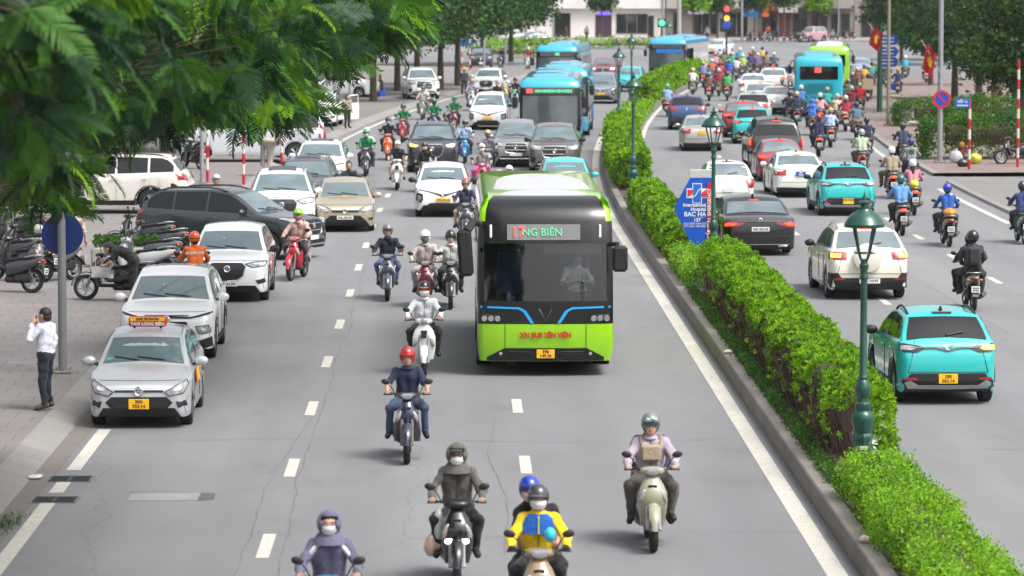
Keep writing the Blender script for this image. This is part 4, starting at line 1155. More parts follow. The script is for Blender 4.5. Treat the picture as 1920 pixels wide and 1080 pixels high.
def car_shell(sp):
    L, W, wb, fo, wr, cl = (sp[k] for k in ('L', 'W', 'wb', 'fo', 'wr', 'cl'))
    ra = wr * 1.16
    st = [0, .015, .04, .08, .14, .22, .32, .45, .6] + list(np.linspace(.75, L - .75, 22)) + [L - .6, L - .45, L - .32, L - .2, L - .12, L - .06, L - .025, L]
    for c in (fo, fo + wb):
        st += [c + ra * math.cos(a) for a in np.linspace(0, PI, 13)] + [c - ra - .012, c + ra + .012]
    st += [p[0] for p in sp['prof']]
    st = sorted(set(round(x, 3) for x in st if 0 <= x <= L))
    rings = []
    info = []
    for s in st:
        zt = ip(sp['prof'], s)
        f = max(0, 1 - s / .62); r = max(0, 1 - (L - s) / .5)
        wmul = (1 - .17 * f ** 2.6 - .10 * f ** 9) * (1 - .10 * r ** 2.6 - .08 * r ** 9)
        wd = W * wmul
        zb = cl + .16 * max(0, 1 - s / .10) ** 1.5 + .16 * max(0, 1 - (L - s) / .12) ** 1.5
        for c in (fo, fo + wb):
            if abs(s - c) < ra: zb = max(zb, wr + math.sqrt(max(0, ra * ra - (s - c) ** 2)))
        ze = min(ip(sp['belt'], s), zt - .05)
        crown = .035 + .03 * min(1, max(0, (zt - ze - .1) / .4))
        zr = max(ze + .004, zt - crown)
        h = zr - ze
        ye = wd * .955
        yr = ye - .035 - h * .36
        zm = max(zb + .03, .55 * ze + .45 * cl)
        ring = [(wd * .62, zb), (wd * .955, zb), (wd * .985, zb + .05 * (ze - zb)), (wd * .995, zb + .35 * (zm - zb) + .02), (wd, zb + .75 * (ze - zb)), (wd * .985, zb + .93 * (ze - zb)), (ye, ze)]
        for t in (.12, .4, .7, .9):
            ring.append((ye - .02 + (yr - ye + .02) * t + .018 * math.sin(PI * t) * min(1, h * 3), ze + h * t))
        ring.append((yr - .012, zr))
        for t in (.9, .7, .45, .2):
            ring.append((yr * t, zt - (zt - zr) * t ** 2.2))
        full = [(L / 2 - s, y, z) for y, z in ring] + [(L / 2 - s, 0, zt)] + [(L / 2 - s, -y, z) for y, z in ring[::-1]]
        rings.append(full)
        info.append((s, zt, ze, zr, ye, yr, wd))
    return rings, info

def cdt(poly, res):
    """triangulate a polygon with inner points so that it can lie on a curved panel"""
    P = [Vector(p) for p in poly]
    b = []
    for i, p in enumerate(P):
        q = P[(i + 1) % len(P)]
        n = max(1, int((q - p).length / res))
        b += [p + (q - p) * (k / n) for k in range(n)]
    nb = len(b)
    xs = [p.x for p in b]; ys = [p.y for p in b]
    pts = list(b)
    x = min(xs) + res * .6
    while x < max(xs):
        y = min(ys) + res * .6
        while y < max(ys):
            pts.append(Vector((x, y)))
            y += res
        x += res
    r = geometry.delaunay_2d_cdt(pts, [(i, (i + 1) % nb) for i in range(nb)], [list(range(nb))], 1, 1e-5)
    return [(v.x, v.y) for v in r[0]], [tuple(f) for f in r[2]]

def cdt_edge(poly):
    out = []
    for i, p in enumerate(poly):
        q = poly[(i + 1) % len(poly)]
        out += [(p[0] + (q[0] - p[0]) * k / 3, p[1] + (q[1] - p[1]) * k / 3) for k in range(3)]
    return out + [poly[0]]

BULB = M('lamp reflector', (.75, .75, .72), .15, .3, coat=1.0, var=.2, vs=20)

class Draper:
    def __init__(s, me):
        bm = bmesh.new(); bm.from_mesh(me)
        s.t = BVHTree.FromBMesh(bm)
        bm.free()

    def hit(s, p, d, off):
        o = {'f': Vector((9, p[0], p[1])), 'r': Vector((-9, p[0], p[1])), 'l': Vector((p[0], 9, p[1])), 'R': Vector((p[0], -9, p[1])), 't': Vector((p[0], p[1], 9))}[d]
        dr = {'f': Vector((-1, 0, 0)), 'r': Vector((1, 0, 0)), 'l': Vector((0, -1, 0)), 'R': Vector((0, 1, 0)), 't': Vector((0, 0, -1))}[d]
        loc, nrm, _, _ = s.t.ray_cast(o, dr)
        if loc is None:
            q = o + dr * 7
            loc, nrm, _, _ = s.t.find_nearest(q)
        if nrm.dot(dr) > 0: nrm = -nrm
        return loc + nrm * off - dr * off * .5

    def patch(s, mb, poly, d, off=.006, res=.12, mi=0):
        v, f = cdt(poly, res)
        vs = [s.hit(p, d, off) for p in v]
        flip = d in ('r', 'l')
        # each patch gets a skirt reaching back to the panel so it has an edge
        fs = [tuple(t[::-1]) if flip else t for t in f]
        return mb.add(vs, fs, mi)

def mir(poly):
    """right-half polygon closed over the centre line"""
    return poly + [(-y, z) for y, z in poly[::-1] if abs(y) > 1e-6]

def neg(poly):
    return [(-y, z) for y, z in poly[::-1]]

def wheel_meshes(wr, wd=.2, spokes=5):
    t = MB()
    t.lathe([(wr * .62, -wd / 2), (wr * .93, -wd / 2), (wr, -wd * .36), (wr, wd * .36), (wr * .93, wd / 2), (wr * .62, wd / 2)], 28, axis='y', close=True)
    tyre = t.mesh('tyre', RUBBER, 35)
    r = MB()
    r.lathe([(0, wd * .10), (wr * .60, wd * .02), (wr * .63, wd * .02), (wr * .63, -wd * .3)], 24, axis='y', mi=1)
    r.lathe([(wr * .58, wd * .42), (wr * .64, wd * .46), (wr * .64, wd * .3), (wr * .58, wd * .3)], 24, axis='y', close=True)
    for k in range(spokes):
        a = 2 * PI * k / spokes
        for da in (-.16, .16):
            p0 = (wr * .1 * math.cos(a), wd * .34, wr * .1 * math.sin(a)); p1 = (wr * .6 * math.cos(a + da), wd * .4, wr * .6 * math.sin(a + da))
            r.tube([p0, p1], [wr * .06, wr * .045], 5)
    r.lathe([(0, wd * .42), (wr * .13, wd * .40), (wr * .15, wd * .2)], 12, axis='y')
    rim = r.mesh('rim', [ALLOY, DARKSTEEL], 40)
    return tyre, rim

_wm = {}
_cm = {}
def car_parts(kind, front, rear, opts):
    """all part meshes of one kind of car, built once and shared"""
    key = (kind, front, rear, opts)
    if key in _cm: return _cm[key]
    sp = CARS[kind]
    L, W = sp['L'], sp['W']
    rings, info = car_shell(sp)
    b = MB(); b.rings(rings)
    nst, nr = len(rings), len(rings[0])
    # undersides and wheel housings are black
    fi = 0
    mi = []
    for i in range(nst - 1):
        for k in range(nr):
            mi.append(1 if k in (0, nr - 1, nr - 2) else 0)
    mi += [0, 0]
    b.m = mi
    body = fixnorm(b.mesh('body', [paint('ffffff'), BLACK], None))
    body.shade_smooth(); body.set_sharp_from_angle(angle=R(38))
    D = Draper(body)
    X = lambda s: L / 2 - s
    parts = []                         # name, mesh, materials
    at = lambda s: min(info, key=lambda q: abs(q[0] - s))
    def itp(s, k):
        a = [q[0] for q in info]; return float(np.interp(s, a, [q[k] for q in info]))
    # windscreen and rear window
    def screen(s0, s1, d):
        ss = np.linspace(s0, s1, 5)
        e = [(itp(s, 5) - .065, itp(s, 3) + .0) for s in ss]
        lo, hi = (e[0], e[-1]) if d == 'f' else (e[-1], e[0])
        zc0, zc1 = itp(s0, 1), itp(s1, 1)
        pts = e if d == 'f' else e[::-1]
        mid = [(0, (zc0 if d == 'f' else zc1) + .012)]
        top = [(0, pts[-1][1] + .022)]
        return mir(mid + [(pts[0][0] * .6, pts[0][1] + .028)] + [(y, z) for y, z in pts] + [(pts[-1][0] * .6, pts[-1][1] + .015)] + top)
    g = MB(); D.patch(g, screen(sp['cowl'] + .05, sp['r0'] - .05, 'f'), 'f', .008, .14)
    parts.append(('windscreen', g.mesh('windscreen', GLASS, 60), [GLASS]))
    gl = GLASSD if 'tint' in opts else GLASS
    g = MB(); D.patch(g, screen(sp['r1'] + .06, sp['deck'] - (.03 if kind not in ('sedan', 'limo') else .08), 'r'), 'r', .008, .12)
    parts.append(('rear_window', g.mesh('rear_window', gl, 60), [gl]))
    # side windows
    sa = sp['cowl'] + .32; se = sp['deck'] - (.30 if kind in ('sedan', 'limo') else .22)
    n3 = kind in ('bigsuv', 'mpv', 'van', 'minibus', 'suv')
    cuts = [sa, sa + (se - sa) * (.40 if n3 else .47), sa + (se - sa) * (.74 if n3 else .90), se]
    for i in range(3):
        a, c = cuts[i] + (.035 if i else 0), cuts[i + 1] - (.035 if i < 2 else 0)
        if c - a < .12: continue
        bot = [(X(s), itp(s, 2) + .04) for s in np.linspace(a, c, 4)]
        top = [(X(s), max(itp(s, 2) + .05, itp(s, 3) - .045)) for s in np.linspace(a, c, 5)]
        for d in 'lR':
            g = MB(); D.patch(g, bot + top[::-1], d, .007, .14)
            me = g.mesh('side_window', gl, 60)
            parts.append(('side_window', fixnorm(me) if False else me, [gl]))
    # front
    fr = FRONTS[front]
    hn = ip(sp['prof'], .12)
    S = lambda p: [(y * W, z * hn) for y, z in p]
    lampm = (GLOSSBLACK if fr.get('dark') else LENS)
    for sg in (1, -1):
        q = S(fr['lamp']); q = q if sg > 0 else neg(q)
        g = MB(); D.patch(g, q, 'f', .012, .08)
        c = Vector((sum(p[0] for p in q) / len(q), sum(p[1] for p in q) / len(q)))
        nm = ('l' if sg > 0 else 'r')
        on = 'on' in opts
        parts.append(('headlight', g.mesh('headlight', [lampm], 60), [lampm]))
        rim = MB(); rim.tube([D.hit(p, 'f', .012) for p in cdt_edge(q)], .008, 4); parts.append(('headlight_rim', rim.mesh('headlight_rim', BLACK), [BLACK]))
        if True:
            k1 = .62 if (fr.get('dark') or on) else .34
            q2 = [((p[0] - c.x) * k1 + c.x, (p[1] - c.y) * (k1 * .9) + c.y) for p in q]
            g = MB(); D.patch(g, q2, 'f', .020, .08)
            mm = (LENS if fr.get('dark') else BULB) if not on else (AMBERON if ('amber' in opts and sg < 0) else LENSON)
            parts.append(('headlight_bulb', g.mesh('headlight_bulb', [mm], 60), [mm]))
        if 'fog' in fr:
            q = S(fr['fog']); q = q if sg > 0 else neg(q)
            g = MB(); D.patch(g, q, 'f', .010, .08)
            parts.append(('fog_lamp_recess', g.mesh('fog_lamp_recess', [BLACK]), [BLACK]))
    g = MB()
    for k in ('slot', 'grille', 'low'):
        if k in fr:
            q = S(fr[k])
            if q[0][0] == 0: D.patch(g, mir(q) if q[-1][0] == 0 else q, 'f', .010, .10)
            else:
                D.patch(g, q, 'f', .010, .10); D.patch(g, neg(q), 'f', .010, .10)
    parts.append(('grille', g.mesh('grille', [BLACK]), [BLACK]))
    ch = MB()
    if fr.get('chrome'):
        q = S(fr['grille'])
        lo = [p for p in q[1:]]
        for sgn in (1, -1):
            ch.tube([D.hit((y * sgn, z), 'f', .014) for y, z in lo], .012, 5)
        ch.tube([D.hit((y, q[0][1]), 'f', .014) for y in np.linspace(-q[1][0], q[1][0], 7)], .014, 5)
    if fr.get('bars'):
        for zz in (.86, .70):
            ch.tube([D.hit((y, zz * hn), 'f', .016) for y in np.linspace(-.43 * W, .43 * W, 7)], .010, 5)
    if fr.get('slot') and not fr.get('dark'):
        zz = fr['slot'][0][1] * hn
        ch.tube([D.hit((y, zz + .005), 'f', .012) for y in np.linspace(-.46 * W, .46 * W, 9)], .009, 5)
    if fr.get('skid'):
        ch.tube([D.hit((y, .36 * hn), 'f', .012) for y in np.linspace(-.66 * W, .66 * W, 9)], .025, 6)
    if ch.v: parts.append(('chrome_trim', ch.mesh('chrome_trim', CHROME, 60), [CHROME]))
    ez = fr['emb'] * hn
    g = MB(); p = D.hit((0, ez), 'f', .02)
    if fr.get('dark'):
        for sg in (1, -1): g.tube([(p.x, sg * .085, ez + .05), (p.x + .01, sg * .05, ez + .035), (p.x + .01, 0, ez - .05)], [.008, .014, .014], 5)
    else:
        g.lathe([(.062, -.006), (.078, 0), (.062, .008), (.050, 0)], 18, c=(p.x, 0, ez), axis='x', close=True)
        g.box((p.x, 0, ez), (.012, .10, .02), b=.004)
        g.box((p.x, -.02, ez), (.012, .018, .09), b=.004); g.box((p.x, .02, ez), (.012, .018, .09), b=.004)
    parts.append(('emblem', g.mesh('emblem', CHROME, 50), [CHROME]))
    # rear
    re = REARS[rear]
    hb = ip(sp['belt'], L)
    S = lambda p: [(y * W, z * hb) for y, z in p]
    for sg in (1, -1):
        q = S(re['lamp']); q = q if sg > 0 else neg(q)
        g = MB(); D.patch(g, q, 'r', .014, .08)
        lm = GLOSSBLACK if re.get('bar') == 1 else REDLENS
        parts.append(('tail_light', g.mesh('tail_light', [lm], 60), [lm]))
        c = Vector((sum(p[0] for p in q) / len(q), sum(p[1] for p in q) / len(q)))
        if 'brake' in opts or re.get('bar') == 1:
            q2 = [((p[0] - c.x) * .55 + c.x + sg * .06 * W, (p[1] - c.y) * .55 + c.y) for p in q]
            mm = AMBERON if ('ambert' in opts or ('amberR' in opts and sg < 0)) else (REDON if 'brake' in opts else LENS)
            g = MB(); D.patch(g, q2, 'r', .022, .06)
            parts.append(('tail_light_bulb', g.mesh('tail_light_bulb', [mm], 60), [mm]))
    g = MB(); D.patch(g, mir(S(re['low'])), 'r', .011, .10)
    parts.append(('bumper_panel', g.mesh('bumper_panel', [BLACK]), [BLACK]))
    zp = re['plate'] * hb
    pl = {}
    ch = MB()
    if re.get('bar'):
        zz = .90 * hb if re['bar'] == 1 else .90 * hb
        if re['bar'] == 1:
            ch.tube([D.hit((y, zz - .05 * (1 - min(1, abs(y) / .2))), 'r', .016) for y in np.linspace(-.75 * W, .75 * W, 15)], .016, 5)
        else:
            ch.tube([D.hit((y, zz), 'r', .014) for y in np.linspace(-.62 * W, .62 * W, 13)], .014, 5)
    if re.get('exh'):
        for sg in (1, -1): ch.box((-L / 2 + .05, sg * .62 * W, .27 * hb), (.12, .26, .07), b=.02)
        ch.tube([D.hit((y, .31 * hb), 'r', .012) for y in np.linspace(-.8 * W, .8 * W, 13)], .012, 5)
    if re.get('skid'):
        q = mir([(0, .33 * hb), (.60 * W, .33 * hb), (.76 * W, .40 * hb), (.86 * W, .36 * hb), (.80 * W, .27 * hb), (0, .26 * hb)])
        g = MB(); D.patch(g, q, 'r', .020, .10)
        parts.append(('skid_plate', g.mesh('skid_plate', ALLOY), [ALLOY]))
    ez = re['emb'] * hb
    p = D.hit((0, ez), 'r', .018)
    if rear == 'ev':
        for sg in (1, -1): ch.tube([(p.x, sg * .10, ez + .045), (p.x - .01, sg * .05, ez + .03), (p.x - .01, 0, ez - .05)], [.008, .014, .014], 5)
    else:
        ch.lathe([(.042, -.006), (.055, 0), (.042, .008), (.034, 0)], 16, c=(p.x, 0, ez), axis='x', close=True)
        ch.box((p.x, 0, ez), (.01, .07, .014))
    parts.append(('chrome_trim', ch.mesh('chrome_trim', CHROME, 60), [CHROME]))
    if re.get('refl'):
        for sg in (1, -1):
            q = [(sg * .62 * W, .44 * hb), (sg * .86 * W, .44 * hb), (sg * .86 * W, .40 * hb), (sg * .62 * W, .40 * hb)]
            g = MB(); D.patch(g, q if sg > 0 else q[::-1], 'r', .018, .1)
            parts.append(('reflector', g.mesh('reflector', REDLENS), [REDLENS]))
    if re.get('spare'):
        g = MB(); p = D.hit((0, .80 * hb), 'r', 0)
        g.lathe([(0, -.20), (.22, -.20), (.31, -.17), (.335, -.08), (.33, .04)], 28, c=(p.x, .06, .83 * hb), axis='x')
        parts.append(('spare_wheel_cover', fixnorm(g.mesh('spare_wheel_cover', paint('ffffff'), 40)), ['paint']))
    if kind not in ('sedan', 'limo'):
        sm = sp['r1'] + .35 * (sp['deck'] - sp['r1']) + .2
        zl = itp(sp['deck'] - .02, 1)
        g = MB(); a = D.hit((0, zl + .04), 'r', .015); c = D.hit((-.30, zl + .09), 'r', .02)
        g.tube([a, c], .011, 5); g.lathe([(.02, -.02), (.02, .03)], 8, c=a, axis='x')
        parts.append(('rear_wiper', g.mesh('rear_wiper', BLACK), [BLACK]))
        g = MB(); a = D.hit((0, itp(sp['r1'] + .05, 1) - .0), 'r', .012)
        g.box((X(sp['r1'] + .02), 0, itp(sp['r1'] + .02, 1) + .012), (.10, .34, .022), b=.008)
        mm = REDON if 'brake' in opts else REDLENS
        parts.append(('brake_light', g.mesh('brake_light', mm), [mm]))
    else:
        g = MB(); a = D.hit((0, itp(sp['r1'] + .1, 1)), 'r', .012)
        g.box((a.x, 0, a.z), (.03, .26, .02), b=.008)
        mm = REDON if 'brake' in opts else REDLENS
        parts.append(('brake_light', g.mesh('brake_light', mm), [mm]))
    # wipers at the foot of the windscreen
    g = MB()
    for y0, y1 in ((.42, -.12), (-.10, -.58)):
        pts = [D.hit((y0 * W + (y1 - y0) * W * t, itp(sp['cowl'] + .08, 1) - .01 + .05 * t), 'f', .02) for t in np.linspace(0, 1, 5)]
        g.tube(pts, .010, 5)
    parts.append(('wiper', g.mesh('wiper', BLACK), [BLACK]))
    # mirrors, handles, door seams
    sm = sp['cowl'] + .38
    for sg, d in ((1, 'l'), (-1, 'R')):
        g = MB(); ye = itp(sm, 4); ze = itp(sm, 2)
        g.ell((X(sm), sg * (ye + .13), ze + .07), (.075, .125, .085), 10, 6)
        g.tube([(X(sm), sg * (ye - .03), ze + .01), (X(sm), sg * (ye + .10), ze + .04)], [.035, .025], 6, mi=1)
        mir_m = 'paint' if 'bmir' not in opts else BLACK
        parts.append(('wing_mirror', g.mesh('wing_mirror', [paint('ffffff'), BLACK], 50), [mir_m, BLACK]))
        for i in (1, 2):
            sh = cuts[i] - .12
            g = MB(); p = D.hit((X(sh), itp(sh, 2) - .13), d, .02)
            g.box(p, (.17, .03, .028), b=.010)
            parts.append(('door_handle', g.mesh('door_handle', [paint('ffffff')], 50), ['paint']))
    g = MB()
    for d in 'lR':
        for s in (cuts[0] - .22, cuts[1], cuts[2] + .02):
            pts = [D.hit((X(s), z), d, .002) for z in np.linspace(sp['cl'] + .14, itp(s, 2) - .01, 6)]
            g.tube(pts, .006, 4, squash=.6)
    pts = [D.hit((y, hn * 1.0 + .02), 'f', .001) for y in np.linspace(-.8 * W, .8 * W, 9)]
    g.tube(pts, .006, 4)
    hb_ = ip(sp['belt'], L)
    for sg in (1, -1): g.tube([D.hit((sg * (.80 - .04 * k) * W, z), 'r', .002) for k, z in enumerate(np.linspace(.52 * hb_, 1.0 * hb_, 5))], .0055, 4)
    g.tube([D.hit((y, .52 * hb_), 'r', .002) for y in np.linspace(-.8 * W, .8 * W, 11)], .0055, 4)
    for sg in (1, -1): g.tube([D.hit((sg * y * W, z * hn), 'f', .002) for y, z in ((.95, .70), (.90, .60), (.88, .45), (.90, .34))], .0055, 4)
    parts.append(('panel_seam', g.mesh('panel_seam', BLACK), [BLACK]))
    if 'clad' in opts:
        for d in 'lR':
            g = MB()
            a0 = sp['fo'] + sp['wr'] * 1.2; a1 = sp['fo'] + sp['wb'] - sp['wr'] * 1.2
            D.patch(g, [(X(a0), sp['cl'] + .01), (X(a0), sp['cl'] + .15), (X(a1), sp['cl'] + .15), (X(a1), sp['cl'] + .01)], d, .010, .2)
            for c in (sp['fo'], sp['fo'] + sp['wb']):
                r0, r1 = sp['wr'] * 1.165, sp['wr'] * 1.165 + .065
                ang = np.linspace(.06, PI - .06, 13)
                for i in range(12):
                    q = [(X(c) + r * math.cos(t), max(sp['cl'], sp['wr'] + r * math.sin(t))) for r, t in ((r0, ang[i]), (r1, ang[i]), (r1, ang[i + 1]), (r0, ang[i + 1]))]
                    g.add([D.hit(p, d, .010) for p in q], [(0, 1, 2, 3)])
            parts.append(('sill_cladding', g.mesh('sill_cladding', BLACK), [BLACK]))
    if 'rails' in opts:
        for sg in (1, -1):
            g = MB(); ss = np.linspace(sp['r0'] + .15, sp['r1'] - .05, 8)
            pts = [(X(s), sg * (itp(s, 5) - .05), itp(s, 3) + .02 + .045 * math.sin(PI * k / 7) ** .4) for k, s in enumerate(ss)]
            g.tube(pts, .022, 6)
            parts.append(('roof_rail', g.mesh('roof_rail', ALLOY if 'rsil' in opts else BLACK, 60), [ALLOY if 'rsil' in opts else BLACK]))
    if 'sunroof' in opts:
        g = MB(); D.patch(g, [(X(sp['r0'] + .18), -.40), (X(sp['r0'] + .18), .40), (X(sp['r1'] - .5), .40), (X(sp['r1'] - .5), -.40)], 't', .008, .2)
        parts.append(('sunroof', fixnorm(g.mesh('sunroof', GLOSSBLACK)), [GLOSSBLACK]))
    g = MB()
    sf = sp['r1'] - .18
    g.rings([[(X(sf) + .10 * q, .028 * q2, itp(sf, 1) - .012 + zz) for q, q2 in ((1, 0), (0, 1), (-1, 1), (-1, -1), (0, -1))] for zz in (0, .03)] +
            [[(X(sf) - .06 + .04 * q, .010 * q2, itp(sf, 1) + .075) for q, q2 in ((1, 0), (0, 1), (-1, 1), (-1, -1), (0, -1))]])
    parts.append(('antenna', g.mesh('antenna', BLACK), [BLACK]))
    # dark mass between the wheels so that nobody looks through the car
    g = MB(); g.box((0, 0, sp['cl'] + .09), (L * .86, W * 1.25, .16), b=.03)
    parts.append(('underbody', g.mesh('underbody', BLACK), [BLACK]))
    pos = dict(front=D.hit((0, fr['plate'] * hn), 'f', .02), rear=D.hit((0, zp), 'r', .02), D=D, sp=sp)
    _cm[key] = (body, parts, pos)
    return _cm[key]

def plate(t, p, face, col, lines, wide=False, name='license_plate'):
    g = MB()
    wd, hh = (.47, .11) if wide else (.33, .165)
    g.box((0, 0, 0), (.014, wd, hh), b=.005)
    o = g.build(name, {'y': PLATEY, 'w': PLATEW, 'b': PLATEB}[col], t)
    o.location = p
    sg = 1 if face == '+x' else -1
    if lines:
        ink = INK if col != 'b' else PLATEW
        rows = lines.split('/')
        if wide: text(lines, .085, ink, o, (sg * .009, 0, 0), face, bold=.002)
        else:
            text(rows[0], .078, ink, o, (sg * .009, 0, .038), face, bold=.002)
            if len(rows) > 1: text(rows[1], .078, ink, o, (sg * .009, 0, -.038), face, bold=.002)
    return o

def car(name, label, cat, kind, pcol, px, py, ref, front='suv', rear='suv', opts='', yaw=None, dyaw=0, pl=('w', ''), group=None, wide=False, metal=0.0, z=0.0, pos=None, roofcol=None):
    """ref: which end faces the camera; (px, py) is where the tyres of that end touch the road"""
    opts = tuple(sorted(opts.split()))
    body, parts, ps = car_parts(kind, front, rear, opts)
    sp = CARS[kind]
    g = G(px, py, z) if pos is None else Vector(pos)
    if yaw is None: yaw = (head_near(g.y) if ref == 'front' else head_away(g.y)) + R(dyaw)
    axle = sp['L'] / 2 - sp['fo'] if ref == 'front' else (sp['L'] / 2 - sp['fo'] - sp['wb'] if ref == 'rear' else 0)
    loc = g - Vector((math.cos(yaw) * axle, math.sin(yaw) * axle, 0))
    t = thing(name, label, cat, loc, yaw, group)
    pm = paint(pcol, metal)
    o = link('body', body, t); slotted(o, [pm, BLACK])
    for nm, me, mt in parts:
        o = link(nm, me, t)
        slotted(o, [pm if q == 'paint' else q for q in mt])
    if sp['wr'] not in _wm: _wm[sp['wr']] = wheel_meshes(sp['wr'])
    ty, ri = _wm[sp['wr']]
    for s in (sp['fo'], sp['fo'] + sp['wb']):
        for sg in (1, -1):
            o = link('wheel', ty, t)
            o.location = (sp['L'] / 2 - s, sg * (sp['W'] - .115), sp['wr'])
            o.rotation_euler = (0, random.random() * 3, 0) if sg > 0 else (0, random.random() * 3, PI)
            link('rim', ri, o)
    plate(t, ps['front'], '+x', pl[0], pl[1] if ref == 'front' else '', wide)
    plate(t, ps['rear'], '-x', pl[0], pl[1] if ref == 'rear' else '', wide)
    return t, ps
# ------------------------------------------------------------------ buses
def mat_pane(name, tint, refl):
    """a window pane one can look through: clear part plus mirror part by angle"""
    m = bpy.data.materials.new(name); m.use_nodes = True
    n = m.node_tree; n.nodes.remove(n.nodes['Principled BSDF'])
    tr = n.nodes.new('ShaderNodeBsdfTransparent'); tr.inputs[0].default_value = (*tint, 1)
    gl = n.nodes.new('ShaderNodeBsdfGlossy'); gl.inputs['Roughness'].default_value = .03
    fr = n.nodes.new('ShaderNodeFresnel'); fr.inputs[0].default_value = 1.6
    ad = n.nodes.new('ShaderNodeMath'); ad.operation = 'MULTIPLY_ADD'; ad.inputs[1].default_value = 1.2; ad.inputs[2].default_value = refl
    n.links.new(fr.outputs[0], ad.inputs[0])
    mx = n.nodes.new('ShaderNodeMixShader'); n.links.new(ad.outputs[0], mx.inputs[0])
    n.links.new(tr.outputs[0], mx.inputs[1]); n.links.new(gl.outputs[0], mx.inputs[2])
    n.links.new(mx.outputs[0], n.nodes['Material Output'].inputs[0])
    return m
PANE = mat_pane('bus pane', (.80, .84, .84), .05)
LEDRED = M('red led', (.5, .06, .05), .5, emis=(1, .12, .10), es=.5)
LEDGRN = M('green led', (.10, .45, .22), .5, emis=(.14, .9, .40), es=.32)
LEDPANEL = M('led panel', (.22, .225, .225), .3, var=.15)
BUSGLASS = M('bus windscreen', (.085, .105, .115), .06, spec=1.0, coat=.7, var=.85, vs=.9)  # opaque; grey patches in the colour stand in for reflections
INTERIOR = M('bus interior', (.15, .155, .16), .7)

def bus_shell(L, W, lv, fy, xs):
    """horizontal rings: lv = (z, front setback, rear setback, width share)"""
    rings = []
    for z, df, dr, wm in lv:
        w = W * wm
        rc = lambda f: .13 * (1 - math.sqrt(max(0, 1 - (max(0, abs(f) - .86) / .14) ** 2))) + .10 * f * f
        fr = [(L / 2 - df - rc(f), f * w, z) for f in fy]
        le = [(x, w, z) for x in xs]
        bk = [(-L / 2 + dr + rc(f), f * w, z) for f in fy[::-1]]
        ri = [(x, -w, z) for x in xs[::-1]]
        rings.append(fr + le + bk + ri)
    return rings

def side_windows(t, L, W, z0, z1, xs, gm, d=.008):
    for sg in (1, -1):
        for a, c in zip(xs[:-1], xs[1:]):
            g = MB()
            g.box(((a + c) / 2, sg * (W + .002), (z0 + z1) / 2), (abs(c - a) - .07, .016, z1 - z0), b=.006)
            g.build('side_window', PANE if min(a, c) > L / 2 - 4.2 else gm, t)

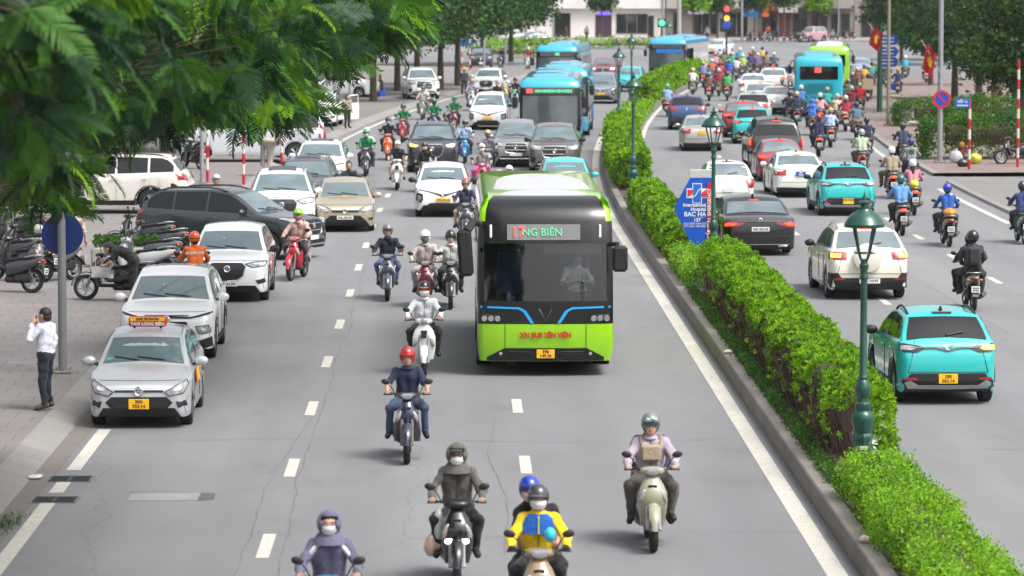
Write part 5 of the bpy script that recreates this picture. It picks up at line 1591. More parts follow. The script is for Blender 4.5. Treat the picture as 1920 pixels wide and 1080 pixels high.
def bus(name, label, px, py, ref, scheme, L=11.6, yaw=None, dyaw=0, group=None, H=3.15, led=None, pl='', hump=True):
    W = 1.245
    g0 = G(px, py)
    if yaw is None: yaw = (head_near(g0.y) if ref == 'front' else head_away(g0.y)) + R(dyaw)
    off = L / 2 if ref == 'front' else -L / 2
    t = thing(name, label, 'bus', g0 - Vector((math.cos(yaw) * off, math.sin(yaw) * off, 0)), yaw, group)
    fy = [-1, -.985, -.95, -.905, -.62, -.32, 0, .32, .62, .905, .95, .985, 1]
    xs = [L / 2 - .5, L / 2 - 2.4, L / 2 - 3.9, 0, -L / 2 + 3.6, -L / 2 + 1.9, -L / 2 + .5]
    nf = len(fy)
    if scheme == 'green':
        lv = [(.28, .10, .05, .97), (.52, .03, .02, 1), (.97, 0, 0, 1), (1.39, .03, 0, 1), (1.75, .07, 0, 1), (2.1, .11, 0, 1), (2.44, .15, .02, .995), (2.84, .22, .05, .985), (3.05, .33, .1, .965), (3.2, .55, .2, .92), (3.27, .95, .4, .84)]
    else:
        lv = [(.30, .08, .06, .97), (.50, .02, .02, 1), (.95, 0, 0, 1), (1.12, .01, 0, 1), (1.6, .04, 0, 1), (2.0, .07, 0, 1), (2.42, .10, .01, .995), (2.74, .13, .03, .985), (2.92, .20, .07, .965), (3.05, .34, .16, .92), (3.12, .62, .34, .82)]
    rings = bus_shell(L, W, lv, fy, xs)
    nr = len(rings[0])
    ws0, ws1 = 3, 6
    main, second = {'green': (paint('93d10c'), GLOSSBLACK), 'blue': (paint('2fa5c4'), GLOSSBLACK), 'sky': (paint('3aa9dd'), GLOSSBLACK), 'teal': (paint('18a9bd'), GLOSSBLACK), 'mixed': (paint('8fcf3a'), paint('e8ecea'))}[scheme]
    vs = [p for r in rings for p in r]; fs = []; ms = []
    for i in range(len(rings) - 1):
        for k in range(nr):
            front = k < nf - 1
            rear = nf + len(xs) <= k < 2 * nf + len(xs) - 1
            zm = (lv[i][0] + lv[i + 1][0]) / 2
            if front and ws0 <= i < ws1 and 3 <= k < 9: continue           # the windscreen opening
            if not front and not rear and 3 <= i <= 5 and k in (nf, nf + 1, nr - 3, nr - 2): continue       # clear cab side windows
            m = 0
            if front:
                if scheme == 'green': m = 1 if (i >= 2 and i <= 6) or (i >= 7 and 3 <= k < 9) else 0
                else: m = 1 if 2 <= i <= 6 else 0
            elif rear:
                m = 0
            else:
                m = 1 if (scheme not in ('mixed', 'sky') and 3 <= i <= 5) else (3 if scheme == 'sky' and i < 7 else 0)
            if i == 0 and not front: m = 2
            fs.append((i * nr + k, i * nr + (k + 1) % nr, (i + 1) * nr + (k + 1) % nr, (i + 1) * nr + k)); ms.append(m)
    fs.append(tuple(range((len(rings) - 1) * nr, len(rings) * nr))); ms.append(0 if scheme != 'green' else 0)
    fs.append(tuple(range(nr))[::-1]); ms.append(2)
    b = MB(); b.v, b.f, b.m = vs, fs, ms
    me = b.mesh('body', [main, second, BLACK, paint('d9d6de')])
    me.shade_smooth(); me.set_sharp_from_angle(angle=R(40))
    D = Draper(me)
    link('body', me, t)
    # windscreen
    g = MB(); rr = [[rings[i][k] for k in range(3, 10)] for i in range(ws0, ws1 + 1)]
    g.rings([[(p[0] - .012, p[1], p[2]) for p in r] for r in rr], cap0=False, cap1=False, closed=False)
    g.build('windscreen', PANE if scheme == 'green' else BUSGLASS, t, 60)
    # inside: floor, back of the cab, dashboard, seats, rails
    g = MB(); g.box((L / 2 - 2.6, 0, .86), (4.4, 2.36, .06)); g.box((L / 2 - 4.8, 0, 1.7), (.06, 2.36, 1.8))
    g.box((L / 2 - .62, 0, 1.16), (.62, 2.25, .30), b=.08)
    for sg in (1, -1): g.box((L / 2 - 2.8, sg * 1.17, 1.1), (3.8, .03, .5))
    g.box((L / 2 - 2.8, 0, 2.62), (3.8, 2.3, .04))
    g.build('cab_interior', INTERIOR, t)
    g = MB()
    for y, x in ((.62, L / 2 - 1.72), (-.62, L / 2 - 2.9), (-.62, L / 2 - 3.8), (.62, L / 2 - 3.4)):
        g.box((x, y, 1.32), (.46, .50, .12), b=.04); g.box((x - .24, y, 1.72), (.10, .48, .72), b=.04); g.box((x, y, 1.08), (.2, .2, .4))
    g.build('cab_seats', plain('1d3f8a', .7), t)
    g = MB(); g.tube([(L / 2 - .95 + .25 * math.sin(a) * .45, .62 + .22 * math.cos(a), 1.46 + .22 * math.sin(a)) for a in np.linspace(0, 2 * PI, 17)], .016, 6)
    g.tube([(L / 2 - .95, .62, 1.46), (L / 2 - .75, .62, 1.30)], .03, 6)
    for y in (-.9, -.45): g.tube([(L / 2 - .95, y, .9), (L / 2 - .95, y, 1.55)], .018, 6)
    g.tube([(L / 2 - .95, -.95, 1.5), (L / 2 - .95, -.40, 1.5)], .018, 6)
    g.build('steering_wheel', BLACK, t)
    # wheels
    if ('bus', 1) not in _wm: _wm[('bus', 1)] = wheel_meshes(.47, .28, 8)
    ty, ri = _wm[('bus', 1)]
    for x in (L / 2 - 2.6, -L / 2 + 2.9):
        for sg in (1, -1):
            o = link('wheel', ty, t); o.location = (x, sg * (W - .17), .47)
            if sg < 0: o.rotation_euler = (0, 0, PI)
            link('rim', ri, o)
            g = MB(); g.lathe([(0, 0), (.56, 0), (.56, .02), (0, .02)], 24, c=(x, sg * W - .008, .50), axis='y'); g.build('wheel_arch', BLACK, t)
    if scheme != 'sky': side_windows(t, L, W, 1.32, 2.42, [L / 2 - .6, L / 2 - 2.3, L / 2 - 3.85] + list(np.linspace(L / 2 - 5.4, -L / 2 + .8, 5)), GLASSD)
    # roof equipment
    if scheme == 'green':
        whit = M('roof pod', (.44, .45, .46), .5, var=.2, vs=2)
        g = MB(); rg = []
        for x, h, wd in ((L / 2 - .98, .0, .62), (L / 2 - 1.12, .03, .86), (L / 2 - 1.5, .04, .92), (L / 2 - 3, .03, .92), (L / 2 - 3.15, .05, .95), (-L / 2 + 1.5, .03, .95), (-L / 2 + 1.2, 0, .9)):
            rg.append([(x, wd * math.cos(a), 3.24 + h * max(0, math.sin(a)) ** .35) for a in np.linspace(PI, 0, 13)])
        g.rings(rg, closed=False, cap0=False, cap1=False); fixnorm(g.build('roof_pod', whit, t, 40).data)
        for sg in (1, -1):
            g = MB(); rg = []
            for x, h in ((L / 2 - .75, .02), (L / 2 - 1.3, .06), (L / 2 - 2.6, .09), (L / 2 - 5, .09), (-L / 2 + 1.5, .06)):
                rg.append([(x, sg * (1.16), 3.0), (x, sg * 1.10, 3.08 + h * .8), (x, sg * 1.04, 3.12 + h), (x, sg * 1.00, 3.10 + h), (x, sg * 1.06, 3.0)])
            g.rings(rg); fixnorm(g.build('roof_fairing', main, t, 50).data)
    elif hump:
        for x0, x1, hh, wd in ((L / 2 - 1.6, L / 2 - 4.4, .17, .80), (-L / 2 + 4.6, -L / 2 + 1.4, .17, .80)):
            g = MB(); rg = []
            for x, h in ((x0, .02), (x0 - .25, .7), (x0 - .7, 1), (x1 + .5, 1), (x1, .05)):
                rg.append([(x, wd * math.cos(a) * (.75 + .25 * h), 3.10 + hh * h * max(0, math.sin(a)) ** .4) for a in np.linspace(PI, 0, 13)])
            g.rings(rg, closed=False, cap0=False, cap1=False)
            fixnorm(g.build('roof_air_conditioner', main if scheme != 'mixed' else paint('e8ecea'), t, 40).data)
        g = MB(); g.tube([(x0 - 0, 0, 0)] * 2, .001, 3)
    # mirrors
    for sg in (1, -1):
        g = MB()
        if scheme == 'green' and sg < 0:
            g.tube([(L / 2 - .2, -1.2, 2.80), (L / 2 + .1, -1.32, 2.86), (L / 2 + .22, -1.44, 2.70)], [.06, .07, .08], 8)
            g.box((L / 2 + .22, -1.47, 2.30), (.16, .27, .86), b=.06, rot=Matrix.Rotation(R(4), 3, 'X'))
        elif scheme == 'green':
            g.tube([(L / 2 - .25, 1.2, 2.42), (L / 2 - .05, 1.32, 2.44)], .04, 8); g.box((L / 2 - .03, 1.36, 2.17), (.14, .28, .48), b=.05)
        else:
            g.tube([(L / 2 - .2, sg * 1.2, 2.66), (L / 2 + .08, sg * 1.34, 2.62), (L / 2 + .1, sg * 1.40, 2.4)], .03, 6); g.box((L / 2 + .1, sg * 1.42, 2.15), (.12, .22, .46), b=.05)
        g.build('wing_mirror', BLACK, t, 40)
    # wipers
    g = MB()
    for y0, y1 in ((-.05, -1.0), (.85, -.15)):
        g.tube([D.hit((y0 + (y1 - y0) * k, lv[3][0] + (.02 if y0 < 0 else .02) + .16 * (1 - k if y0 > 0 else k * .0 + .16)), 'f', .03) for k in np.linspace(0, 1, 5)], .014, 5)
    g.build('wiper', BLACK, t)
    fx = lambda y, z, o=.012: D.hit((y, z), 'f', o)
    if scheme == 'green':
        blue = plain('1f9be0', .35)
        for sg in (1, -1):
            g = MB()
            q = [(sg * 1.19, 1.30), (sg * .48, 1.28), (sg * .36, 1.22), (sg * .21, .985), (sg * .27, .985), (sg * .41, 1.195), (sg * .50, 1.245), (sg * 1.19, 1.265)]
            D.patch(g, q if sg < 0 else q[::-1], 'f', .010, .2); fixnorm(g.build('blue_stripe', blue, t).data)
            g = MB(); q = [(sg * .80, .99), (sg * .84, 1.13), (sg * 1.17, 1.16), (sg * 1.18, 1.0)]
            D.patch(g, q if sg < 0 else q[::-1], 'f', .008, .2); g.build('lamp_pod', BLACK, t)
            for y in (.88, 1.0, 1.12):
                g = MB(); p = fx(sg * y, 1.07, .01)
                g.lathe([(.052, -.01), (.052, .014), (.042, .02), (.038, .008), (0, .012)], 16, c=p, axis='x'); g.build('headlight', [LENS], t, 40)
            g = MB(); p = fx(sg * 1.0, 2.66, .012); g.box(p, (.02, .045, .24), b=.008); g.build('marker_lamp', plain('e8eef0', .3), t)
            g = MB(); p = fx(sg * .82, .43, .02); g.lathe([(.035, -.01), (.03, .016), (0, .02)], 12, c=p, axis='x'); g.build('fog_lamp', LENS, t)
        g = MB(); D.patch(g, [(-1.20, .29), (-.75, .53), (.75, .53), (1.20, .29)], 'f', .010, .15); g.build('lower_grille', BLACK, t)
        g = MB()
        for sg in (1, -1):
            for zz in (.36, .395, .43, .465): g.tube([fx(y, zz, .016) for y in np.linspace(sg * .28, sg * .68, 4)], .007, 4)
        g.build('grille_bars', DARKSTEEL, t)
        g = MB()
        for sg in (1, -1): D.patch(g, [(sg * .742 - .006, .54), (sg * .742 + .006, .54), (sg * .742 + .006, .96), (sg * .742 - .006, .96)], 'f', .004, .2)
        g.build('panel_seam', BLACK, t)
        g = MB(); p = fx(0, 1.12, .02)
        for sg in (1, -1): g.rings([[(p.x, sg * .13, 1.26), (p.x, sg * .105, 1.265), (p.x + .015, sg * .115, 1.26)], [(p.x, sg * .045, 1.09), (p.x, sg * .01, 1.06), (p.x + .03, sg * .02, 1.08)], [(p.x, 0, 1.02), (p.x, 0, 1.06), (p.x + .03, 0, 1.04)]])
        g.build('emblem', CHROME, t)
        p = fx(0, 2.65, .012)
        sl = Matrix.Rotation(R(-10), 3, 'Y')
        g = MB(); g.box((p.x - .012, -.035, 2.645), (.02, 1.34, .29), b=.004, rot=sl); sg_o = g.build('destination_display', LEDPANEL, t)
        o = text('17', .27, LEDRED, sg_o, (p.x + .016, -.50, 2.645), '+x', bold=.004); o.rotation_euler = (PI / 2 - R(10), 0, PI / 2)
        o = text('NG BIÊN', .19, LEDGRN, sg_o, (p.x + .016, -.06, 2.645), '+x'); o.rotation_euler = (PI / 2 - R(10), 0, PI / 2)
        o = text('XN BUS YÊN VIÊN', .135, plain('c41a1f', .4), t, (fx(0, .76, .014).x + .004, 0, .765), '+x', sx=.86, bold=.006)
        g = MB(); g.box((fx(-.14, 2.16, 0).x - .10, -.14, 2.20), (.008, .30, .19), b=.002); g.build('windscreen_card', plain('d9e0dc', .6), t)
        g = MB(); g.lathe([(0, 0), (.035, 0)], 14, c=(fx(-1.17, 2.30).x + .002, -1.17, 2.32), axis='x'); g.build('round_sticker', plain('3fae62', .5), t)
        plate(t, fx(0, .43, .02), '+x', 'y', pl)
    else:
        for sg in (1, -1):
            g = MB(); q = [(sg * .72, .66), (sg * .78, .88), (sg * 1.14, .92), (sg * 1.18, .70)]
            D.patch(g, q if sg < 0 else q[::-1], 'f', .012, .15); g.build('headlight', LENS, t)
            g = MB(); q = [(sg * .84, .68), (sg * 1.2, .68), (sg * 1.2, 1.10), (sg * .98, 1.10)]
            D.patch(g, q if sg > 0 else q[::-1], 'r', .012, .15); g.build('tail_light', REDLENS, t)
        g = MB(); D.patch(g, [(-1.1, .34), (-.9, .52), (.9, .52), (1.1, .34)], 'f', .012, .2); g.build('lower_grille', BLACK, t)
        g = MB(); D2 = [(p[0] + .012, p[1], p[2]) for p in rings[ws0][4:9]]; g.box((L / 2 - .03, -.1, 1.17), (.05, 1.9, .06), b=.01); g.build('wiper_cowl', BLACK, t)
        if scheme == 'sky':
            g = MB(); g.box((L / 2 - .12, .12, 2.28), (.06, 1.7, .26)); g.build('blue_band', plain('2e7fd0', .4), t)
        p = fx(0, 2.58, .012)
        g = MB(); g.box((p.x - .004, 0, 2.60), (.016, 1.96, .26), b=.004); dd = g.build('destination_display', M('dark led panel', (.10, .10, .105), .4), t)
        if led:
            g = MB(); g.box((p.x + .012, led[0], 2.60), (.008, .26, .18)); g.build('route_number', led[2], dd)
            if led[1]:
                g = MB(); y = -.62
                rr = random.Random(3)
                while y < .9:
                    wd = rr.choice((.05, .07, .09)); g.box((p.x + .012, y + wd / 2, 2.60), (.008, wd, rr.choice((.12, .15, .10)))); y += wd + .02
                g.build('route_name', LEDGRN, dd)
        g = MB(); D.patch(g, [(-.98, 1.95), (-.98, 2.62), (.98, 2.62), (.98, 1.95)], 'r', .012, .25); fixnorm(g.build('rear_window', GLASSD, t).data)
        g = MB(); p = D.hit((0, 2.4), 'r', .02); g.box((p.x, .05, 2.44), (.012, .34, .28)); g.build('rear_route_number', LEDRED, t)
        g = MB()
        for zz in np.linspace(1.25, 1.75, 7): g.box((D.hit((0, zz), 'r', .012).x, 0, zz), (.02, 1.5, .022))
        g.build('engine_louvre', M('louvre ' + scheme, tuple(c * .5 for c in hexc('18a9bd')), .5), t)
        g = MB(); D.patch(g, [(-1.2, .32), (-1.2, .66), (1.2, .66), (1.2, .32)], 'r', .014, .25); fixnorm(g.build('rear_bumper', plain('b9c0b4', .6), t).data)
        plate(t, D.hit((0, .5), 'r', .03), '-x', 'y', '')
        plate(t, fx(0, .62, .02), '+x', 'y', '')
        text('29B 18931', .22, INK, t, (D.hit((-.1, .95), 'r', .018).x, 0, .98), '-x', name='fleet_number')
        if scheme in ('blue', 'sky'):
            for sg in (1, -1):       # printed advertising panel along the side below the windows
                g = MB(); g.box((-.6, sg * (W + .004), .92), (7.4, .01, .56)); g.build('side_advert', plain('d9d5df' if scheme == 'sky' else '1f5fb8', .5), t)
                g = MB(); g.prism([(1.6, .70), (2.8, .70), (2.4, 1.16), (1.2, 1.16)], sg * (W + .010), sg * (W + .014), 'y'); g.build('side_advert_mark', plain('e08a3a' if scheme == 'blue' else 'b04a6a', .5), t)
    return t
# ------------------------------------------------------------------ motor scooters
_sc = {}
def oval(xc, w, dp, z, n=14, nose=1.0):
    r = []
    for k in range(n):
        a = 2 * PI * k / n
        c, s = math.cos(a), math.sin(a)
        x = xc + dp * (abs(c) ** .8) * (1 if c > 0 else -1) * (nose if c > 0 else .7)
        r.append((x, w * (abs(s) ** .75) * (1 if s > 0 else -1), z))
    return r

def xring(x, w, z0, z1, n=12, e=.7):
    r = []
    for k in range(n):
        a = 2 * PI * k / n
        c, s = math.cos(a), math.sin(a)
        r.append((x, w * abs(c) ** e * (1 if c > 0 else -1), (z0 + z1) / 2 + (z1 - z0) / 2 * abs(s) ** e * (1 if s > 0 else -1)))
    return r

def scooter_parts(style):
    if style in _sc: return _sc[style]
    P = []
    wr = .285 if style != 'vespa' else .265
    t = MB(); t.lathe([(wr * .70, -.045), (wr * .90, -.052), (wr * .985, -.028), (wr, 0), (wr * .985, .028), (wr * .90, .052), (wr * .70, .045)], 26, axis='y', close=True)
    tyre = t.mesh('wheel', RUBBER, 50)
    r = MB(); r.lathe([(wr * .64, -.03), (wr * .72, -.035), (wr * .72, .035), (wr * .64, .03)], 22, axis='y', close=True)
    for k in range(5):
        a = 2 * PI * k / 5
        r.tube([(0, 0, 0), (wr * .4 * math.cos(a), 0, wr * .4 * math.sin(a)), (wr * .67 * math.cos(a + .2), 0, wr * .67 * math.sin(a + .2))], .016, 5)
    r.lathe([(0, -.05), (.035, -.05), (.035, .05), (0, .05)], 10, axis='y')
    r.lathe([(.05, .034), (.10, .034), (.10, .040), (.05, .040)], 16, axis='y', close=True)
    rim = r.mesh('rim', ALLOY, 40)
    # front shield
    b = MB()
    if style == 'vespa':
        lv = [(.30, .34, .17, .05, 1), (.5, .38, .21, .06, 1), (.72, .38, .215, .07, 1), (.84, .35, .17, .07, 1), (.95, .31, .08, .06, 1)]
    elif style == 'cub':
        lv = [(.30, .26, .20, .035, .8), (.48, .33, .205, .06, 1.2), (.66, .36, .175, .10, 1.3), (.78, .36, .13, .11, 1.2), (.88, .33, .09, .09, 1), (.96, .30, .07, .06, 1)]
    else:
        lv = [(.29, .31, .15, .06, 1), (.46, .35, .185, .09, 1.2), (.62, .38, .20, .12, 1.4), (.74, .37, .19, .13, 1.4), (.83, .35, .15, .12, 1.2), (.92, .32, .09, .08, 1), (.97, .30, .07, .06, 1)]
    b.rings([oval(x, w_, d, z, 16, ns) for z, x, w_, d, ns in lv])
    P.append(('front_shield', fixnorm(b.mesh('front_shield', [BLACK], 45)), 'paint'))
    # dark inner apron with the nose vent
    b = MB(); b.prism([(-.06, .84), (.06, .84), (.045, .70), (-.045, .70)], .47 if style != 'cub' else .455, .505 if style != 'cub' else .475, 'x'); P.append(('nose_vent', b.mesh('nose_vent', [BLACK]), BLACK))
    for sg in (1, -1):   # the slanting side lamps that flank the nose
        b = MB(); rot = Matrix.Rotation(sg * R(22), 3, 'X') @ Matrix.Rotation(sg * R(30), 3, 'Z')
        zc, yc, xc = {'cub': (.70, .125, .455), 'vespa': (.62, .15, .435)}.get(style, (.70, .135, .495))
        b.ell((xc, sg * yc, zc), (.035, .038, .095), 10, 8, rot=rot); P.append(('turn_signal', b.mesh('turn_signal', [LENS], 60), LENS))
        b = MB(); b.ell((xc + .012, sg * yc, zc - .03), (.03, .016, .035), 8, 6, rot=rot); P.append(('turn_signal_bulb', b.mesh('turn_signal_bulb', [LENS], 60), M('amber lens', (.55, .2, .03), .2, coat=1)))
    if style == 'chrome':
        b = MB()
        for sg in (1, -1): b.tube([(.44, sg * .185, .80), (.49, sg * .14, .68), (.52, sg * .05, .57), (.525, 0, .55)], [.014, .02, .022, .02], 6)
        P.append(('chrome_trim', b.mesh('chrome_trim', [CHROME], 50), CHROME))
    # fender
    b = MB(); rg = []
    for a in np.linspace(R(5), R(150), 11):
        rr = wr + .035
        ca, sa = math.cos(a), math.sin(a)
        wd = .07 if a > R(30) else .045
        rg.append([(.64 + (rr + .0) * ca, -wd, wr + (rr) * sa), (.64 + (rr + .022) * ca, -wd * .7, wr + (rr + .022) * sa), (.64 + (rr + .03) * ca, 0, wr + (rr + .03) * sa),
                   (.64 + (rr + .022) * ca, wd * .7, wr + (rr + .022) * sa), (.64 + rr * ca, wd, wr + rr * sa), (.64 + (rr + .008) * ca, 0, wr + (rr + .008) * sa)])
    b.rings(rg); P.append(('fender', fixnorm(b.mesh('fender', [BLACK], 50)), 'paint'))
    b = MB()
    for sg in (1, -1): b.tube([(.42, sg * .075, .74), (.56, sg * .078, .45), (.645, sg * .075, wr)], [.024, .024, .030], 7)
    P.append(('fork', b.mesh('fork', [STEEL], 50), STEEL if style != 'cub' else plain('6d6557', .4)))
    # handlebar, cowl, headlight
    b = MB(); b.rings([xring(x, w_, z0, z1) for x, w_, z0, z1 in ((.19, .07, .95, 1.03), (.26, .14, .94, 1.06), (.33, .165, .945, 1.06), (.39, .13, .955, 1.045), (.42, .06, .97, 1.02))])
    P.append(('handlebar_cowl', fixnorm(b.mesh('handlebar_cowl', [BLACK], 50)), 'paint' if style != 'sport' else GLOSSBLACK))
    b = MB()
    if style == 'sport':
        for sg in (1, -1): b.ell((.50, sg * .09, .59), (.045, .065, .04), 10, 7, rot=Matrix.Rotation(sg * R(-22), 3, 'X'))
    elif style == 'vespa': b.ell((.39, 0, 1.00), (.05, .075, .065), 12, 8)
    else: b.rings([[(x, y * s_, .998 + (z - .998) * s_) for y, z in ((-.105, 1.025), (-.06, 1.045), (.06, 1.045), (.105, 1.025), (.075, .972), (.03, .95), (-.03, .95), (-.075, .972))] for x, s_ in ((.38, 1.0), (.422, .92), (.43, .6))])
    P.append(('headlight', fixnorm(b.mesh('headlight', [LENS], 40)), LENS))
    b = MB(); b.tube([(.20, -.34, 1.015), (.24, -.22, 1.02), (.31, -.10, 1.0), (.31, .10, 1.0), (.24, .22, 1.02), (.20, .34, 1.015)], .013, 7)
    for sg in (1, -1):
        b.tube([(.20, sg * .345, 1.015), (.236, sg * .235, 1.02)], .021, 8); b.tube([(.25, sg * .23, 1.02), (.285, sg * .30, 1.012), (.275, sg * .36, 1.01)], .008, 5)
    P.append(('handlebar', b.mesh('handlebar', [BLACK], 50), BLACK))
    for sg in (1, -1):
        b = MB(); b.tube([(.26, sg * .19, 1.03), (.27, sg * .24, 1.13), (.26, sg * .29, 1.18)], .008, 5)
        b.ell((.255, sg * .325, 1.205), (.022, .068, .045), 12, 7, rot=Matrix.Rotation(sg * R(12), 3, 'X')); P.append(('mirror', b.mesh('mirror', [BLACK], 50), BLACK))
    # floorboard, rear body, seat
    b = MB()
    if style == 'cub': b.rings([xring(x, w_, z0, z1) for x, w_, z0, z1 in ((.32, .10, .55, .70), (.15, .09, .48, .62), (0, .10, .46, .62))])
    else: b.box((.13, 0, .325), (.42, .30, .075), b=.02)
    P.append(('floorboard', fixnorm(b.mesh('floorboard', [BLACK], 50)), BLACK if style != 'vespa' else 'paint'))
    b = MB(); b.rings([xring(x, w_, z0, z1, 14) for x, w_, z0, z1 in ((.0, .10, .36, .68), (-.10, .15, .36, .73), (-.35, .175, .42, .755), (-.60, .155, .52, .78), (-.78, .11, .62, .80), (-.90, .05, .70, .79))])
    P.append(('rear_body', fixnorm(b.mesh('rear_body', [BLACK], 45)), 'paint'))
    b = MB(); b.rings([xring(x, w_, z0, z1, 12, .6) for x, w_, z0, z1 in ((.06, .07, .66, .73), (.0, .11, .69, .765), (-.25, .135, .72, .79), (-.38, .13, .74, .83), (-.62, .12, .76, .85), (-.72, .08, .78, .83))])
    P.append(('seat', fixnorm(b.mesh('seat', [BLACK], 45)), M('seat vinyl', (.018, .018, .018), .45, var=.2)))
    b = MB(); b.tube([(-.50, .14, .80), (-.70, .15, .85), (-.88, .09, .86), (-.90, 0, .86), (-.88, -.09, .86), (-.70, -.15, .85), (-.50, -.14, .80)], .014, 6); P.append(('grab_rail', b.mesh('grab_rail', [STEEL], 50), STEEL))
    # engine, exhaust, rear fender
    b = MB(); b.box((-.42, .06, .33), (.46, .16, .20), b=.06); b.box((-.14, 0, .30), (.34, .22, .16), b=.05); b.tube([(-.60, .10, .62), (-.64, .11, wr)], .026, 7); b.tube([(-.60, -.10, .62), (-.64, -.11, wr)], .026, 7)
    b.rings([[(-.70 - .0 * k, -.07, .62), (-.70, .07, .62), (-.70, .07, .60), (-.70, -.07, .60)] for k in (0,)] + [[(-.93, -.075, .46), (-.93, .075, .46), (-.945, .075, .45), (-.945, -.075, .45)], [(-1.0, -.07, .34), (-1.0, .07, .34), (-1.012, .07, .34), (-1.012, -.07, .34)]])
    P.append(('engine', fixnorm(b.mesh('engine', [DARKSTEEL], 40)), DARKSTEEL))
    b = MB(); b.tube([(-.15, -.12, .24), (-.32, -.16, .25), (-.45, -.185, .30), (-.88, -.20, .40)], [.022, .026, .05, .056], 9); b.tube([(-.46, -.235, .335), (-.80, -.25, .41)], [.03, .03], 6)
    P.append(('exhaust', b.mesh('exhaust', [DARKSTEEL], 50), M('exhaust metal', (.16, .155, .15), .4, .8, var=.3)))
    b = MB(); b.ell((-.90, 0, .735), (.045, .105, .042), 12, 7); P.append(('tail_light', b.mesh('tail_light', [REDLENS], 60), REDLENS))
    b = MB()
    for sg in (1, -1): b.ell((-.87, sg * .135, .70), (.035, .035, .022), 8, 6)
    P.append(('rear_turn_signal', b.mesh('rear_turn_signal', [LENS], 60), M('amber lens', (.55, .2, .03), .2, coat=1)))
    b = MB(); b.box((-.985, 0, .50), (.012, .19, .14), b=.004, rot=None); P.append(('license_plate', b.mesh('license_plate', [PLATEW]), PLATEW))
    b = MB()
    for zz in (.525, .475):
        for q in (-.055, -.02, .015, .05): b.box((-.993, q, zz), (.004, .022, .032))
    P.append(('plate_lettering', b.mesh('plate_lettering', [INK]), INK))
    _sc[style] = (tyre, rim, P, wr)
    return _sc[style]

def scooter(label, loc, yaw, col, style='std', group=None, on=False, brake=False, lean=0.0, cat='scooter', metal=0.0, name='motor_scooter'):
    ty, ri, P, wr = scooter_parts(style)
    t = thing(name, label, cat, loc, yaw, group)
    if lean: t.rotation_euler = (R(lean), 0, yaw)
    pm = M('scooter paint ' + col, hexc(col), .25, metal, coat=1.0, var=.06)
    for nm, me, mt in P:
        o = link(nm, me, t)
        m = pm if mt == 'paint' else mt
        if nm == 'headlight' and on: m = LENSON
        if nm == 'tail_light' and brake: m = REDON
        slotted(o, [m])
    for x in (.64, -.64):
        o = link('wheel', ty, t); o.location = (x, 0, wr); o.rotation_euler = (0, random.random() * 6, 0)
        link('rim', ri, o)
    return t

# ------------------------------------------------------------------ people: one continuous skin grown round a jointed skeleton
def nets(f, org, h):
    s = f < 0
    nx, ny, nz = f.shape
    c = [s[dx:nx - 1 + dx, dy:ny - 1 + dy, dz:nz - 1 + dz] for dx in (0, 1) for dy in (0, 1) for dz in (0, 1)]
    cnt = sum(q.astype(np.int8) for q in c)
    act = (cnt > 0) & (cnt < 8)
    I, J, K = np.nonzero(act)
    idx = -np.ones(act.shape, np.int64); idx[I, J, K] = np.arange(len(I))
    acc = np.zeros((len(I), 3)); n = np.zeros(len(I))
    cor = [(dx, dy, dz) for dx in (0, 1) for dy in (0, 1) for dz in (0, 1)]
    for a in range(8):
        for b_ in range(a + 1, 8):
            d = [cor[b_][i] - cor[a][i] for i in range(3)]
            if sum(abs(q) for q in d) != 1: continue
            fa = f[I + cor[a][0], J + cor[a][1], K + cor[a][2]]; fb = f[I + cor[b_][0], J + cor[b_][1], K + cor[b_][2]]
            m = (fa < 0) != (fb < 0)
            t = np.where(m, fa / np.where(m, fa - fb, 1), 0)
            for i in range(3): acc[:, i] += np.where(m, cor[a][i] + t * d[i], 0)
            n += m
    V = (np.stack([I, J, K], 1) + acc / n[:, None]) * h + org
    F = []
    for ax in range(3):
        sl0 = [slice(None)] * 3; sl1 = [slice(None)] * 3
        sl0[ax] = slice(0, -1); sl1[ax] = slice(1, None)
        a, b_ = s[tuple(sl0)], s[tuple(sl1)]
        e = np.argwhere(a != b_)
        u, v = (ax + 1) % 3, (ax + 2) % 3
        e = e[(e[:, u] > 0) & (e[:, v] > 0) & (e[:, u] < f.shape[u] - 1) & (e[:, v] < f.shape[v] - 1)]
        ins = a[e[:, 0], e[:, 1], e[:, 2]]
        q = []
        for du, dv in ((-1, -1), (0, -1), (0, 0), (-1, 0)):
            w_ = e.copy(); w_[:, u] += du; w_[:, v] += dv
            q.append(idx[w_[:, 0], w_[:, 1], w_[:, 2]])
        q = np.stack(q, 1)
        q[~ins] = q[~ins][:, ::-1]
        F.append(q)
    return V, np.concatenate(F)

def sdf(P, prims, k=.022, fold=0.0, seed=0):
    """smooth union of round cones; returns distance and the material of the nearest one"""
    best = np.full(len(P), 9.0); near = np.full(len(P), 9.0); mid = np.zeros(len(P), np.int32)
    for a, ra, b_, rb, m in prims:
        a = np.array(a, float); b_ = np.array(b_, float)
        ab = b_ - a; L2 = max(1e-9, ab @ ab)
        t = np.clip(((P - a) @ ab) / L2, 0, 1)
        d = np.linalg.norm(P - a - t[:, None] * ab, axis=1) - (ra + (rb - ra) * t)
        mid = np.where(d < near, m, mid); near = np.minimum(near, d)
        h = np.clip(.5 + .5 * (best - d) / k, 0, 1)
        best = best * (1 - h) + d * h - k * h * (1 - h)
    if fold:
        r = np.random.default_rng(seed)
        w_ = np.zeros(len(P))
        for _ in range(6):
            dr = r.normal(size=3); dr /= np.linalg.norm(dr)
            q = np.sin(P @ dr * r.uniform(14, 42) + r.uniform(0, 6) + 1.8 * np.sin(P @ r.normal(size=3) * 7)); w_ += np.sign(q) * np.abs(q) ** 1.8
        best = best + np.where((mid == 1) | (mid == 2), fold * w_ / 2.2, 0)
    return best, mid

